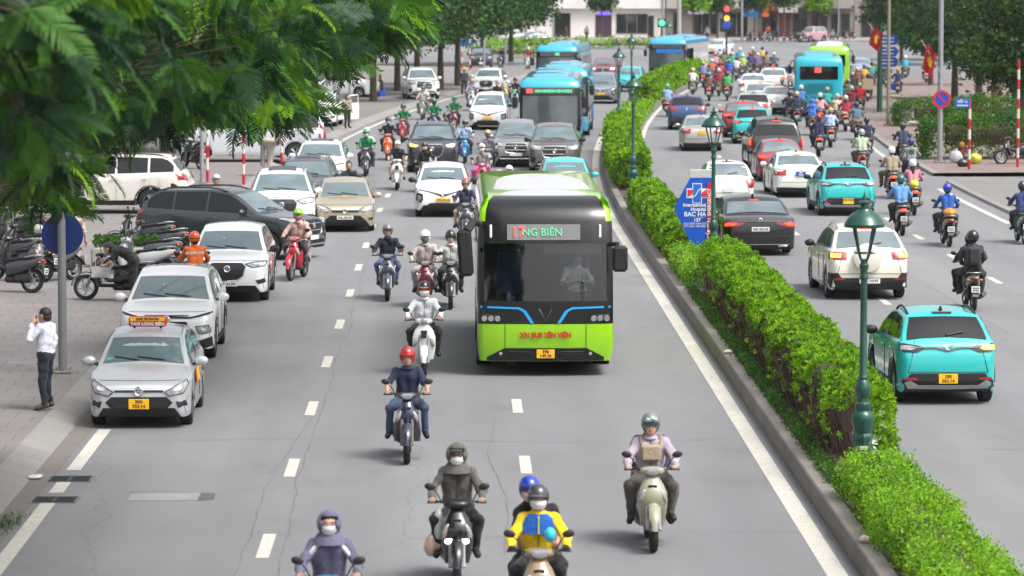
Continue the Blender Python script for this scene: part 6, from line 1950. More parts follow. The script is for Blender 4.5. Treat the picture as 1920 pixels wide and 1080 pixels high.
def lerp(a, b, t): return tuple(a[i] + (b[i] - a[i]) * t for i in range(3))

def skeleton(j, o):
    """joints to round cones. materials: 0 skin 1 top 2 trousers 3 shoes"""
    s = o.get('bulk', 1.0); c = o.get('cloth', 1.0)
    pr = []
    for g in (1, -1):
        S = lambda n: j[n + ('l' if g > 0 else 'r')]
        pel, bel, che = j['pelvis'], j['belly'], j['chest']
        ax = Vector(j.get('lat', (0, 1, 0)))
        P_ = lambda p, q: tuple(Vector(p) + ax * (g * q * s))
        pr += [(P_(pel, .075), .118 * s, P_(bel, .055), .112 * s, 2 if o.get('tucked') else 1), (P_(bel, .055), .114 * s * c, P_(che, .080), .112 * s * c, 1),
               (P_(pel, .075), .124 * s, P_(pel, .07), .120 * s, 2),
               (P_(che, .085), .100 * s * c, S('sh'), .060 * s * c, 1)]
        el, wr_ = S('el'), S('wr')
        pr.append((S('sh'), .060 * s * c, el, .050 * s * c, 1))
        if o.get('sleeve', 'long') == 'long': pr.append((el, .050 * s * c, lerp(el, wr_, .93), .040 * s * c, 1)); pr.append((lerp(el, wr_, .9), .029, wr_, .027, 0))
        else:
            pr[-1] = (S('sh'), .060 * s * c, lerp(S('sh'), el, .72), .060 * s * c, 1); pr.append((lerp(S('sh'), el, .7), .046, el, .040, 0)); pr.append((el, .042, wr_, .027, 0))
        hd = S('ha'); pr.append((wr_, .027, hd, .034, 4 if o.get('glove') else 0))
        kn, an, to = S('kn'), S('an'), S('to')
        hp = S('hip')
        lw = o.get('leg', 1.0)
        pr.append((hp, .098 * s * lw, kn, .066 * s * lw, 2))
        if o.get('trouser', 'long') == 'long': pr.append((kn, .066 * s * lw, lerp(kn, an, .88), .050 * s * lw, 2)); pr.append((lerp(kn, an, .85), .036, an, .034, 0))
        elif o['trouser'] == 'short':
            pr[-1] = (hp, .098 * s * lw, lerp(hp, kn, .82), .080 * s, 2); pr.append((lerp(hp, kn, .75), .066 * s, kn, .054 * s, 0)); pr.append((kn, .055 * s, an, .035, 0))
        pr.append((lerp(an, to, -.18), .042, to, .036, 3))
        pr.append((lerp(an, to, .4), .042, to, .038, 3))
    nk, hc = j['neck'], j['head']
    f = Vector(j.get('face', (1, 0, 0)))
    pr.append((nk, .056, tuple(Vector(hc) - f * .01 - Vector((0, 0, .06))), .052, 0))
    pr.append((tuple(Vector(hc) - f * .018 + Vector((0, 0, .028))), .096, tuple(Vector(hc) + f * .035 + Vector((0, 0, -.075))), .052, 0))
    pr.append((tuple(Vector(hc) + f * .02 + Vector((0, 0, .01))), .082, tuple(Vector(hc) + f * .03 + Vector((0, 0, -.04))), .066, 0))
    pr.append((lerp(j['chest'], nk, .55), .085 * s, nk, .060, 1))
    return pr

_bd = {}
def body_mesh(j, o, h=.018, key=None, seed=0):
    if key is not None and key in _bd: return _bd[key]
    pr = skeleton(j, o)
    A = np.array([p[0] for p in pr] + [p[2] for p in pr]); rm = .15
    lo, hi = A.min(0) - rm, A.max(0) + rm
    nn = np.ceil((hi - lo) / h).astype(int) + 1
    gx, gy, gz = [lo[i] + h * np.arange(nn[i]) for i in range(3)]
    X_, Y_, Z_ = np.meshgrid(gx, gy, gz, indexing='ij')
    P = np.stack([X_.ravel(), Y_.ravel(), Z_.ravel()], 1)
    fold = o.get('fold', .011)
    d, _ = sdf(P, pr, .022, fold, seed)
    V, F = nets(d.reshape(nn), lo, h)
    # pull the vertices onto the exact surface
    e = h * .3
    d0, _ = sdf(V, pr, .022, fold, seed)
    gr = np.stack([sdf(V + np.eye(3)[i] * e, pr, .022, fold, seed)[0] - d0 for i in range(3)], 1) / e
    V = V - gr / np.maximum(.3, (gr ** 2).sum(1))[:, None] * np.clip(d0, -h, h)[:, None]
    fc = V[F].mean(1)
    _, mid = sdf(fc, pr, .022, fold, seed)
    b = MB(); b.v = [tuple(p) for p in V]; b.f = [tuple(int(i) for i in q) for q in F]; b.m = [int(q) for q in mid]
    # fingers: four on each hand closing round what is held, and a thumb from the side of the palm
    hm = 4 if o.get('glove') else 0
    if o.get('hands', 'grip') == 'grip':
        for g, n in ((1, 'l'), (-1, 'r')):
            hx, hy, hz = j['ha' + n]
            for q, (ln, dy) in enumerate(((.9, .030), (1.0, .010), (.96, -.010), (.8, -.029))):
                yy = hy + g * dy
                b.tube([(hx - .004, yy, hz + .022), (hx + .030 * ln, yy, hz + .020), (hx + .052 * ln, yy, hz + .000), (hx + .040 * ln, yy, hz - .026)], [.0105, .0105, .0098, .0085], 6, mi=hm)
            b.tube([(hx - .016, hy - g * .026, hz - .004), (hx + .014, hy - g * .046, hz - .016), (hx + .034, hy - g * .042, hz - .022)], [.013, .012, .009], 6, mi=hm)
    else:
        for g, n in ((1, 'l'), (-1, 'r')):
            hv = Vector(j['ha' + n]); dv = (hv - Vector(j['wr' + n])).normalized()
            sd = dv.cross(Vector((0, 1, 0)) if abs(dv.y) < .8 else Vector((1, 0, 0))).normalized()
            inw = dv.cross(sd)
            for q, (ln, k) in enumerate(((.9, -.027), (1.0, -.009), (.95, .009), (.78, .026))):
                p0 = hv + sd * k
                b.tube([p0, p0 + dv * .045 * ln + inw * .004, p0 + dv * .075 * ln + inw * .018 * g, p0 + dv * .090 * ln + inw * .034 * g], [.0105, .010, .0092, .008], 6, mi=hm)
            p0 = hv - sd * .026 - dv * .02
            b.tube([p0, p0 - sd * .022 + dv * .03, p0 - sd * .020 + dv * .055], [.013, .011, .009], 6, mi=hm)
    # face
    f = Vector(j.get('face', (1, 0, 0))).normalized(); hc = Vector(j['head']); lat = Vector((-f.y, f.x, 0)).normalized()
    rot = Matrix((f, lat, Vector((0, 0, 1)))).transposed()
    T = lambda x, y, z: tuple(hc + rot @ Vector((x, y, z)))
    b.ell(T(.100, 0, -.012), (.016, .013, .026), 8, 6, 0, rot)
    b.ell(T(.108, 0, -.022), (.014, .017, .011), 8, 6, 0, rot)
    for sg in (1, -1):
        b.ell(T(.088, sg * .034, .012), (.010, .016, .008), 8, 6, 6, rot); b.ell(T(.0945, sg * .034, .012), (.006, .007, .007), 6, 5, 5, rot)
        b.ell(T(.091, sg * .034, .036), (.009, .022, .005), 8, 5, 5, rot)
        b.ell(T(.002, sg * .098, -.005), (.020, .010, .032), 8, 6, 0, rot)
    b.ell(T(.094, 0, -.058), (.009, .025, .0065), 8, 5, 7, rot)
    me = b.mesh('person', [M('skin', (.42, .235, .16), .6)] * 8)
    me.shade_smooth()
    if key is not None: _bd[key] = me
    return me

SKIN = M('tan skin', (.47, .275, .19), .55, var=.10, vs=12)
SKIN2 = M('fair skin', (.58, .37, .28), .55, var=.10, vs=12)
EYEW = M('eye white', (.6, .58, .55), .3); DARKHAIR = M('black hair', (.012, .010, .010), .5, var=.3, vs=60, bump=.4, bs=120); LIPS = M('lips', (.30, .11, .10), .5)

def ride_pose(knee=.24, foot=.21, lean=0.0, arm=0.0, back=0.0, cub=False, headyaw=0.0, down=0.0, leg_down=None):
    b = -back
    j = {'pelvis': (-.24 + b, 0, .875), 'belly': (-.215 + b + lean * .3, 0, 1.04), 'chest': (-.165 + b + lean * .7, 0, 1.26), 'neck': (-.135 + b + lean, 0, 1.405), 'head': (-.105 + b + lean * 1.1, 0, 1.535 - down)}
    j['face'] = (math.cos(headyaw), math.sin(headyaw), 0)
    for g, n in ((1, 'l'), (-1, 'r')):
        j['sh' + n] = (-.15 + b + lean * .8, g * .172, 1.315)
        j['el' + n] = (-.02 + b * .5, g * (.300 + arm), 1.115); j['wr' + n] = (.165, g * (.305), 1.045); j['ha' + n] = (.205, g * .295, 1.030)
        j['hip' + n] = (-.22 + b, g * .095, .86); j['kn' + n] = (.17, g * knee, .79); j['an' + n] = (.10, g * foot, .42); j['to' + n] = (.25, g * (foot + .03), .375)
    if leg_down:
        g = 1 if leg_down == 'l' else -1
        j['kn' + leg_down] = (.10, g * .27, .55); j['an' + leg_down] = (.04, g * .33, .10); j['to' + leg_down] = (.19, g * .36, .045)
    return j

def pillion_pose(side=.20):
    j = {'pelvis': (-.56, 0, .94), 'belly': (-.53, 0, 1.10), 'chest': (-.49, 0, 1.31), 'neck': (-.46, 0, 1.46), 'head': (-.43, 0, 1.585)}
    for g, n in ((1, 'l'), (-1, 'r')):
        j['sh' + n] = (-.48, g * .170, 1.368); j['el' + n] = (-.40, g * .27, 1.15); j['wr' + n] = (-.26, g * .21, 1.02); j['ha' + n] = (-.20, g * .19, 1.0)
        j['hip' + n] = (-.54, g * .10, .92); j['kn' + n] = (-.16, g * .27, .78); j['an' + n] = (-.24, g * .24, .40); j['to' + n] = (-.10, g * .27, .36)
    return j

def stand_pose(h=1.68, walk=0.0):
    k = h / 1.70
    j = {'pelvis': (0, 0, .93 * k), 'belly': (.0, 0, 1.08 * k), 'chest': (.0, 0, 1.30 * k), 'neck': (.0, 0, 1.45 * k), 'head': (.03, 0, 1.58 * k)}
    for g, n in ((1, 'l'), (-1, 'r')):
        j['sh' + n] = (0, g * .185, 1.385 * k); j['el' + n] = (-.04 - g * walk * .3, g * .235, 1.10 * k); j['wr' + n] = (.04 - g * walk * .8, g * .235, .86 * k); j['ha' + n] = (.06 - g * walk, g * .23, .80 * k)
        j['hip' + n] = (0, g * .085, .90 * k); j['kn' + n] = (.03 + g * walk * .6, g * .095, .49 * k); j['an' + n] = (-.02 + g * walk, g * .10, .09); j['to' + n] = (.14 + g * walk, g * .12, .045)
    return j

def helmet_mesh(kind):
    k = ('h', kind)
    if k in _bd: return _bd[k]
    b = MB(); ra = (.140, .122, .132)
    if kind == 'half':
        b.ell((0, 0, 0), ra, 18, 8, 0, z0=-.12, z1=1); b.ell((-.02, 0, -.02), (.128, .124, .125), 18, 4, 0, z0=-.55, z1=-.05)
        for p in (-1, 1): b.tube([(.02, p * .118, -.02), (.045, p * .088, -.11), (.055, p * .03, -.145), (.055, 0, -.148)], .006, 4, mi=1)
        b.ell((.085, 0, .004), (.080, .104, .022), 12, 4, 1, z0=-.2, z1=1)
    elif kind == 'full':
        b.ell((0, 0, 0), (.150, .135, .140), 18, 9, 0, z0=-.05, z1=1); b.ell((-.035, 0, 0), (.118, .138, .150), 18, 6, 0, z0=-.85, z1=0.02)
        b.ell((.012, 0, .01), (.150, .136, .125), 18, 6, 1, z0=-.55, z1=.35)
    elif kind == 'cap':
        b.ell((0, 0, -.01), (.122, .108, .105), 16, 7, 0, z0=0, z1=1); b.ell((.12, 0, .0), (.09, .085, .018), 12, 4, 0, z0=-.1, z1=1)
    elif kind == 'cone':
        b.lathe([(.25, -.03), (.17, .03), (.08, .10), (.0, .165)], 24); b.lathe([(.25, -.035), (.16, .02), (.0, .15)], 24)
    elif kind == 'hood':
        n = 18; rg = []
        for i, a in enumerate(np.linspace(0, PI * .62, 9)):
            x = .115 - .26 * math.sin(a * .8) * (i / 8) ** .7 if i else .115
            rg.append(None)
        b.ell((-.015, 0, .0), (.150, .135, .150), 20, 10, 0)
        b.lathe([(.085, -.10), (.118, -.12), (.150, -.165), (.165, -.205), (.13, -.20), (.10, -.16)], 20, c=(-.03, 0, 0), close=True)
    me = b.mesh('helmet', [BLACK, BLACK], 50)
    if kind == 'hood':
        bm = bmesh.new(); bm.from_mesh(me)
        kill = [f for f in bm.faces if f.calc_center_median().x > .075 and -.098 < f.calc_center_median().z < .085 and abs(f.calc_center_median().y) < .085]
        bmesh.ops.delete(bm, geom=kill, context='FACES')
        bmesh.ops.solidify(bm, geom=bm.faces[:], thickness=.012)
        bm.to_mesh(me); bm.free()
    _bd[k] = me
    return me

def person(label, loc, yaw, j, top, bottom, shoe='1a1a1c', o=None, helmet=('half', '222222'), visor=None, mask=None, hair=True, skin=None, near=False, key=None, group=None, pack=None, glasses=False, cat='person'):
    o = dict(o or {})
    h = (.0125 if near == 2 else .0155) if near else .024
    if key is not None: key = (key, tuple(sorted(o.items())), h)
    me = body_mesh(j, o, h, key, seed=len(_bd))
    t = link('person', me)
    t.location = loc; t.rotation_euler = (0, 0, yaw)
    tag(t, label, cat, group)
    slotted(t, [skin or SKIN, cloth(top), cloth(bottom), plain(shoe, .6), cloth(o.get('glovecol', '161618')), DARKHAIR, EYEW, LIPS])
    hc = Vector(j['head']); f = Vector(j.get('face', (1, 0, 0))); a = math.atan2(f.y, f.x)
    if hair:
        k = ('hair', 1)
        if k not in _bd:
            b = MB(); b.ell((-.022, 0, .035), (.108, .102, .100), 16, 8, z0=-.35, z1=1); b.ell((-.055, 0, -.03), (.070, .090, .085), 14, 7)
            _bd[k] = b.mesh('hair', DARKHAIR, 60)
        q = link('hair', _bd[k], t); q.location = hc; q.rotation_euler = (0, 0, a)
        if hair == 'long':
            b = MB(); b.tube([hc + Vector((-.09, 0, 0)), hc + Vector((-.13, 0, -.14)), hc + Vector((-.14, 0, -.34))], [.075, .070, .03], 8, squash=.6); b.build('hair', DARKHAIR, t, 60)
    if helmet:
        q = link('helmet' if helmet[0] in ('half', 'full') else {'cap': 'cap', 'cone': 'conical_hat', 'hood': 'hood'}[helmet[0]], helmet_mesh(helmet[0]), t)
        q.location = hc + f * -.012 + Vector((0, 0, .046 if helmet[0] != 'hood' else .01)) + (Vector((0, 0, .07)) if helmet[0] == 'cone' else Vector()); q.rotation_euler = (0, 0, a)
        mm = cloth(helmet[1]) if helmet[0] in ('hood', 'cap') else M('helmet ' + helmet[1], hexc(helmet[1]), .28, coat=.8, var=.06)
        slotted(q, [mm, M('helmet ' + (visor or '111214'), hexc(visor or '111214'), .2, coat=.6)])
    if near and (not helmet or helmet[0] != 'hood'):
        nk = Vector(j['neck']); b = MB(); s_ = o.get('bulk', 1.0)
        b.lathe([(.068 * s_, .012), (.078 * s_, .016), (.098 * s_, -.024), (.092 * s_, -.034)], 16, c=nk + Vector((.004, 0, -.012)), close=True)
        q = b.build('collar', cloth(top), t, 50)
        if o.get('sleeve', 'long') == 'long':
            ch = Vector(j['chest']); be = Vector(j['belly']); up_ = (nk - be).normalized(); r_ = .118 * s_ * o.get('cloth', 1.0)
            fd = Vector((1, 0, 0)) - up_ * up_.x
            b = MB(); b.tube([nk + fd * .085 - up_ * .04, ch + fd * (r_ + .004), (ch + be) / 2 + fd * (r_ + .006), be + fd * (r_ + .006)], .0055, 4); b.build('zip', plain('2a2a2c', .5), t)
            for n in 'lr':
                w0 = Vector(j['wr' + n]); e0 = Vector(j['el' + n]); d_ = (w0 - e0).normalized()
                b = MB(); b.tube([w0 - d_ * .045, w0 - d_ * .012], [.047 * s_, .043 * s_], 10); b.build('cuff', cloth(top), t, 60)
    rot = Matrix.Rotation(a, 3, 'Z')
    if mask:
        k = ('mask', 1)
        if k not in _bd:
            b = MB(); n = 9; rg = []
            for z, r0, r1 in ((.0, .112, .088), (-.02, .122, .092), (-.045, .124, .090), (-.075, .113, .078), (-.10, .095, .060)):
                rg.append([(-.0 + r0 * math.cos(q2) * (1.0 if abs(q2) < .3 else .97), r1 * 1.06 * math.sin(q2), z) for q2 in np.linspace(-1.25, 1.25, n)])
            b.rings(rg, closed=False, cap0=False, cap1=False)
            _bd[k] = b.mesh('face_mask', [BLACK], 60)
        q = link('face_mask', _bd[k], t); q.location = hc + f * .004; q.rotation_euler = (0, 0, a); slotted(q, [cloth(mask)])
    if glasses:
        b = MB()
        for sg in (1, -1): b.tube([hc + rot @ Vector((.108 - abs(c) * .0, sg * .036 + .024 * c, .012 + .018 * s_)) for c, s_ in [(math.cos(x), math.sin(x)) for x in np.linspace(0, 2 * PI, 11)]], .004, 4)
        b.tube([hc + rot @ Vector((.108, -.012, .014)), hc + rot @ Vector((.108, .012, .014))], .004, 4)
        for sg in (1, -1): b.tube([hc + rot @ Vector((.108, sg * .06, .016)), hc + rot @ Vector((.01, sg * .104, .012))], .003, 4)
        b.build('glasses', BLACK, t)
    if pack:
        ch = Vector(j['chest']); be = Vector(j['belly'])
        b = MB(); c = (ch + be) / 2 + Vector((-.20, 0, .02)); b.box(c, (.17, .30, .40), b=.06)
        for sg in (1, -1): b.tube([c + Vector((.06, sg * .10, .19)), ch + Vector((.0, sg * .11, .13)), ch + Vector((.13, sg * .11, 0)), c + Vector((.10, sg * .13, -.15))], .018, 5)
        b.build('backpack', cloth(pack), t, 40)
    return t
# ------------------------------------------------------------------ traffic
PK = 'cars and vans oncoming'
# -- oncoming side and the left pavement, near to far
T, ps = car('taxi_cab', 'small silver taxi with a red and yellow roof sign, parked at the kerb', 'taxi', 'hatch', 'bfc2c6', 268, 795, 'front', 'hatch', 'hatch', '', pl=('y', '30A/703.14'), metal=.3)
b = MB(); b.box((.02, 0, 1.585), (.17, .63, .17), b=.03); rs = b.build('roof_sign', plain('c8202a', .4), T)
b = MB(); b.box((.109, 0, 1.632), (.012, .58, .066)); b.build('yellow_panel', PLATEY, rs)
text('TAXI LONG BIÊN', .073, PLATEW, rs, (.112, 0, 1.550), '+x', bold=.003); text('(024) 38.736.736', .056, INK, rs, (.118, 0, 1.632), '+x', bold=.002)
b = MB()
for y in (-.22, .22): b.box((.02, y, 1.50), (.14, .03, .05))
b.build('sign_foot', BLACK, rs)
b = MB(); D = ps['D']; D.patch(b, [(.55, .84), (-.15, .84), (-.3, .60), (.35, .60)], 'l', .010, .15); fixnorm(b.build('yellow_side_stripe', PLATEY, T).data)
b = MB(); D.patch(b, [(.78, .80), (.52, .845), (.28, .58), (.5, .56)], 'l', .012, .15); fixnorm(b.build('red_side_flash', plain('c8202a', .4), T).data)
b = MB(); b.box((.74, -.52, 1.02), (.20, .22, .07), b=.03); b.build('dashboard_cloth', plain('27b7c4', .7), T)
car('parked_car', 'white crossover with black bumper parked directly behind the silver taxi', 'car', 'suv', 'ecedee', 318, 670, 'front', 'creta', 'suv', 'clad', pl=('w', ''))
car('parked_car', 'white SUV with dark mesh grille beside the orange jacketed courier', 'car', 'suv', 'eef0f0', 430, 562, 'front', 'suv', 'suv', 'clad bmir', pl=('w', '30K 51.74'), wide=True)
T, _ = car('suv_car', 'dark grey SUV turning out sideways from the left pavement', 'car', 'bigsuv', '43484a', 0, 0, 'mid', 'big', 'suv', 'tint rails clad', pl=('w', '30K 352.38'), wide=True, metal=.5, pos=(-5.9, 97.6, 0), yaw=R(-24))
car('suv_car', 'white SUV with black sunroof stopped behind the dark grey SUV', 'car', 'bigsuv', 'e9e9e6', 529, 440, 'front', 'suv', 'suv', 'rails rsil sunroof', dyaw=2)
car('suv_car', 'slate grey SUV with silver roof rails between two white SUVs', 'car', 'suv', '4b4e54', 573, 396, 'front', 'suv', 'suv', 'rails rsil sunroof')
car('suv_car', 'white SUV nearest the pale urn, third in the kerbside queue', 'car', 'suv', 'e6e7e6', 600, 354, 'front', 'creta', 'suv', 'rails rsil sunroof')
car('sedan_car', 'beige sedan with chrome grille in the left lane', 'car', 'sedan', 'b9ab92', 647, 432, 'front', 'sedan', 'sedan', '', pl=('w', '30L-296.25'), wide=True, metal=.45, dyaw=2)
car('crossover_car', 'white electric crossover with yellow plate left of the green bus', 'car', 'cross', 'eef0f1', 831, 405, 'front', 'ev', 'ev', 'bmir', pl=('y', '29E 451.16'), wide=True, dyaw=1)
car('suv_car', 'black SUV with one amber and one white lamp lit', 'car', 'bigsuv', '2a2c31', 811, 322, 'front', 'suv', 'suv', 'on amber rails', dyaw=1)
car('mpv_car', 'white people carrier with yellow plate ahead of the blue bus', 'car', 'mpv', 'eceeef', 916, 243, 'front', 'ev', 'ev', 'bmir', pl=('y', ''), wide=True)
car('mpv_car', 'silver people carrier with broad chrome grille', 'car', 'mpv', '9a9c9c', 968, 312, 'front', 'big', 'suv', '', metal=.5, wide=True)
car('suv_car', 'bronze grey SUV in front of the blue bus', 'car', 'bigsuv', '75706c', 1040, 325, 'front', 'big', 'suv', 'bmir', metal=.5, wide=True)
car('crossover_car', 'turquoise car half hidden directly behind the green bus', 'taxi', 'cross', '3fb6bd', 1060, 393, 'front', 'ev', 'ev', '')
car('mpv_car', 'silver people carrier with yellow plate passing the blue buses', 'taxi', 'mpv', '8f9298', 1128, 194, 'front', 'ev', 'ev', 'bmir', pl=('y', ''), wide=True, metal=.4)
car('crossover_car', 'turquoise car half hidden behind the far median hedge', 'taxi', 'cross', '3fb6bd', 1180, 172, 'front', 'ev', 'ev', '')
car('red_car', 'dull red car beside the farthest blue bus', 'car', 'suv', '8a3c46', 1132, 152, 'front', 'suv', 'suv', 'on')
car('suv_car', 'white SUV behind the lilac shirted rider at far left', 'car', 'suv', 'e8e9e8', 914, 178, 'front', 'suv', 'suv', '')
car('suv_car', 'white SUV parked on the pavement before the dark tree', 'car', 'bigsuv', 'e4e6e6', 793, 186, 'front', 'big', 'suv', 'tint', z=.15, dyaw=12)
T, ps = car('suv_car', 'white SUV with its front door standing open by the grey pole', 'car', 'suv', 'ebecec', 597, 237, 'front', 'suv', 'suv', 'rails', z=.15)
b = MB(); b.rings([[(0, 0, .32), (0, .06, .32), (0, .06, 1.0), (0, .03, 1.04), (0, 0, 1.0)], [(-.95, .55, .32), (-.98, .60, .32), (-.98, .60, 1.05), (-.95, .57, 1.08), (-.95, .55, 1.05)]])
b.tube([(-.2, .12, 1.02), (-.45, .26, 1.42), (-.95, .55, 1.46), (-.96, .56, 1.05)], .03, 6)
o = b.build('open_door', paint('ebecec'), T, 40); o.location = (.72, .86, 0); o.rotation_euler = (0, 0, R(-25)); fixnorm(o.data)
b = MB(); b.ell((-.18, .30, 1.14), (.08, .12, .09), 10, 6); m_ = b.build('wing_mirror', paint('ebecec'), o, 60)
car('sedan_car', 'white sedan parked broadside behind the fronds', 'car', 'sedan', 'e6e7e8', 0, 0, 'mid', 'sedan', 'sedan', 'tint', z=.15, pos=tuple(G(640, 182, .15)), yaw=R(172))
car('suv_car', 'white SUV parked broadside behind the dark grey SUV', 'car', 'bigsuv', 'ddd8cf', 0, 0, 'mid', 'suv', 'suv', 'tint rails clad', pos=tuple(G(212, 398, .15)), yaw=R(176))
car('parked_van', 'large white van behind the hanging fronds and stickered pole', 'van', 'minibus', 'c9ccd2', 0, 0, 'mid', 'suv', 'van', 'tint', pos=tuple(G(470, 302, .15)), yaw=R(184))
car('suv_car', 'dark blue SUV parked beyond the far striped post', 'car', 'suv', '2b3442', 902, 128, 'front', 'suv', 'suv', 'tint', z=.15, dyaw=10)
car('parked_car', 'small black car parked under the blue awning', 'car', 'hatch', '1b1d22', 976, 88, 'front', 'hatch', 'hatch', '', yaw=R(200))
car('parked_car', 'pale silver car parked behind the far street tree', 'car', 'suv', 'c9cdd2', 945, 84, 'front', 'suv', 'suv', '', yaw=R(190))
car('far_car', 'white car with yellow plate arriving beyond the sky blue bus', 'car', 'cross', 'e9eaea', 1340, 106, 'front', 'ev', 'ev', '', pl=('y', ''), yaw=R(-112), wide=True)
car('jeep_car', 'small boxy pink jeep crossing at the far junction', 'car', 'jeep', 'b58d98', 0, 0, 'mid', 'big', 'suv', 'rails', pos=tuple(G(1522, 79, 0)), yaw=R(-135))
# -- the far side, seen from behind
car('crossover_car', 'turquoise taxi nearest the camera with plate 29E 063.14', 'taxi', 'cross', '1fb3b2', 1765, 752, 'rear', 'ev', 'ev', 'rails clad bmir tint amberR', pl=('y', '29E/063.14'), dyaw=2)
T, _ = car('suv_car', 'cream SUV with a round spare wheel cover, behind the near lamp post', 'car', 'suv', 'e2ddd0', 1620, 557, 'rear', 'suv', 'spare', 'brake ambert rails rsil bmir', pl=('w', '30G 14197'), wide=True, dyaw=2)
car('limousine_car', 'long black saloon with red lamps lit beside the hospital sign', 'car', 'limo', '0b0b0d', 1415, 474, 'rear', 'sedan', 'limo', 'brake', pl=('w', '30A 563.58'), wide=True, dyaw=2.5)
car('hatch_car', 'small white hatchback ahead of the black saloon', 'car', 'hatch', 'e8e7e3', 1363, 391, 'rear', 'hatch', 'hatch', 'bmir', dyaw=1)
car('crossover_car', 'turquoise taxi beside the old white sedan', 'taxi', 'cross', '1fb3b2', 1585, 403, 'rear', 'ev', 'ev', 'rails clad bmir tint', pl=('y', '29E 018.52'), dyaw=2)
car('sedan_car', 'old white sedan with a blue plate', 'car', 'sedan', 'e3e2dc', 1495, 368, 'rear', 'sedan', 'sedan', '', pl=('b', '80A/4358'), dyaw=2)
car('hatch_car', 'crimson hatchback behind the black van', 'car', 'hatch', '8f1f30', 1462, 340, 'rear', 'hatch', 'suv', 'brake bmir', dyaw=2)
car('black_van', 'tall black van with upright lit tail lamps', 'van', 'van', '232427', 1452, 317, 'rear', 'suv', 'van', 'tint brake', dyaw=2)
car('crossover_car', 'turquoise taxi to the left of the black van', 'taxi', 'cross', '1fb3b2', 1410, 269, 'rear', 'ev', 'ev', 'brake clad bmir tint', pl=('y', ''))
car('suv_car', 'red SUV left of the far turquoise taxi', 'car', 'suv', '8c2733', 1393, 257, 'rear', 'suv', 'suv', 'brake clad')
car('sedan_car', 'silver saloon taxi with a yellow plate and a small blue flag', 'taxi', 'sedan', 'b9b7b2', 1315, 282, 'rear', 'sedan', 'sedan', '', pl=('y', ''), metal=.4, dyaw=1)
car('hatch_car', 'navy blue hatchback ahead of the silver saloon taxi', 'car', 'suv', '24406e', 1288, 243, 'rear', 'suv', 'suv', 'tint bmir')
car('hatch_car', 'white hatchback with amber lamps right of the far taxi', 'car', 'hatch', 'dcdcda', 1455, 214, 'rear', 'hatch', 'hatch', 'brake ambert')
car('suv_car', 'silver SUV in front of the red SUV', 'car', 'suv', 'aeb2b4', 1412, 236, 'rear', 'suv', 'suv', 'tint')
car('suv_car', 'cream SUV ahead of the silver SUV', 'car', 'suv', 'dedbd2', 1425, 211, 'rear', 'suv', 'suv', 'brake')
car('sedan_car', 'white saloon in the queue beside the coffee coloured scooters', 'car', 'sedan', 'e4e4e2', 1412, 184, 'rear', 'sedan', 'sedan', '')
car('hatch_car', 'white car with one brake lamp lit left of the teal bus', 'car', 'suv', 'e2e0da', 1450, 177, 'rear', 'suv', 'suv', 'brake')
car('hatch_car', 'grey car squeezed against the teal bus', 'car', 'cross', '8f9499', 1479, 168, 'rear', 'ev', 'suv', 'tint')
car('far_car', 'pale blue car right of the green and white bus', 'car', 'sedan', '7f9cc4', 1613, 147, 'rear', 'sedan', 'sedan', 'brake')
# -- buses
GB = bus('city_bus', 'lime green bus with black front and route 17 display', 1023, 707, 'front', 'green', pl='29B/149.24', L=10.2)
bus('city_bus', 'blue bus with a long green route display, behind the bronze SUV', 1031, 290, 'front', 'blue', led=(-.84, True, LEDRED))
bus('city_bus', 'blue bus tucked close behind the one with the green display', 1051, 258, 'front', 'blue', led=(-.2, False, M('dim led', (.08, .1, .1), .5)))
bus('city_bus', 'blue bus showing one green route number, farthest in its lane', 1043, 183, 'front', 'blue', led=(.05, False, LEDGRN))
bus('city_bus', 'sky blue bus with a pale printed side entering from the crossing', 1250, 160, 'front', 'sky', led=(.1, False, M('dim led', (.08, .1, .1), .5)), dyaw=-4)
bus('city_bus', 'teal bus seen from behind with a red route number', 1535, 220, 'rear', 'teal')
bus('city_bus', 'green and white bus just ahead of the teal bus', 1553, 186, 'rear', 'mixed', H=3.3)
# the bus driver
drv = ride_pose(.16, .12); 
for n, sg in (('l', 1), ('r', -1)):
    drv['ha' + n] = (.26, sg * .20, 1.13); drv['wr' + n] = (.20, sg * .22, 1.13); drv['el' + n] = (.0, sg * .29, 1.07)
o = person('bus driver in a white shirt at the wheel of the lime green bus', (0, 0, 0), 0, drv, 'd9dbe0', '22242c', near=True, helmet=None, o=dict(sleeve='short'))
GBm = Matrix.Translation(GB.location) @ Matrix.Rotation(GB.rotation_euler.z, 4, 'Z')
o.location = GBm @ Vector((5.1 - 1.35, .62, .53)); o.rotation_euler = (0, 0, GB.rotation_euler.z)

b = MB(); b.box((5.1 - .62, .50, 2.34), (.03, 1.05, .24), b=.01); b.build('sun_visor', plain('8b8f90', .7), GB)

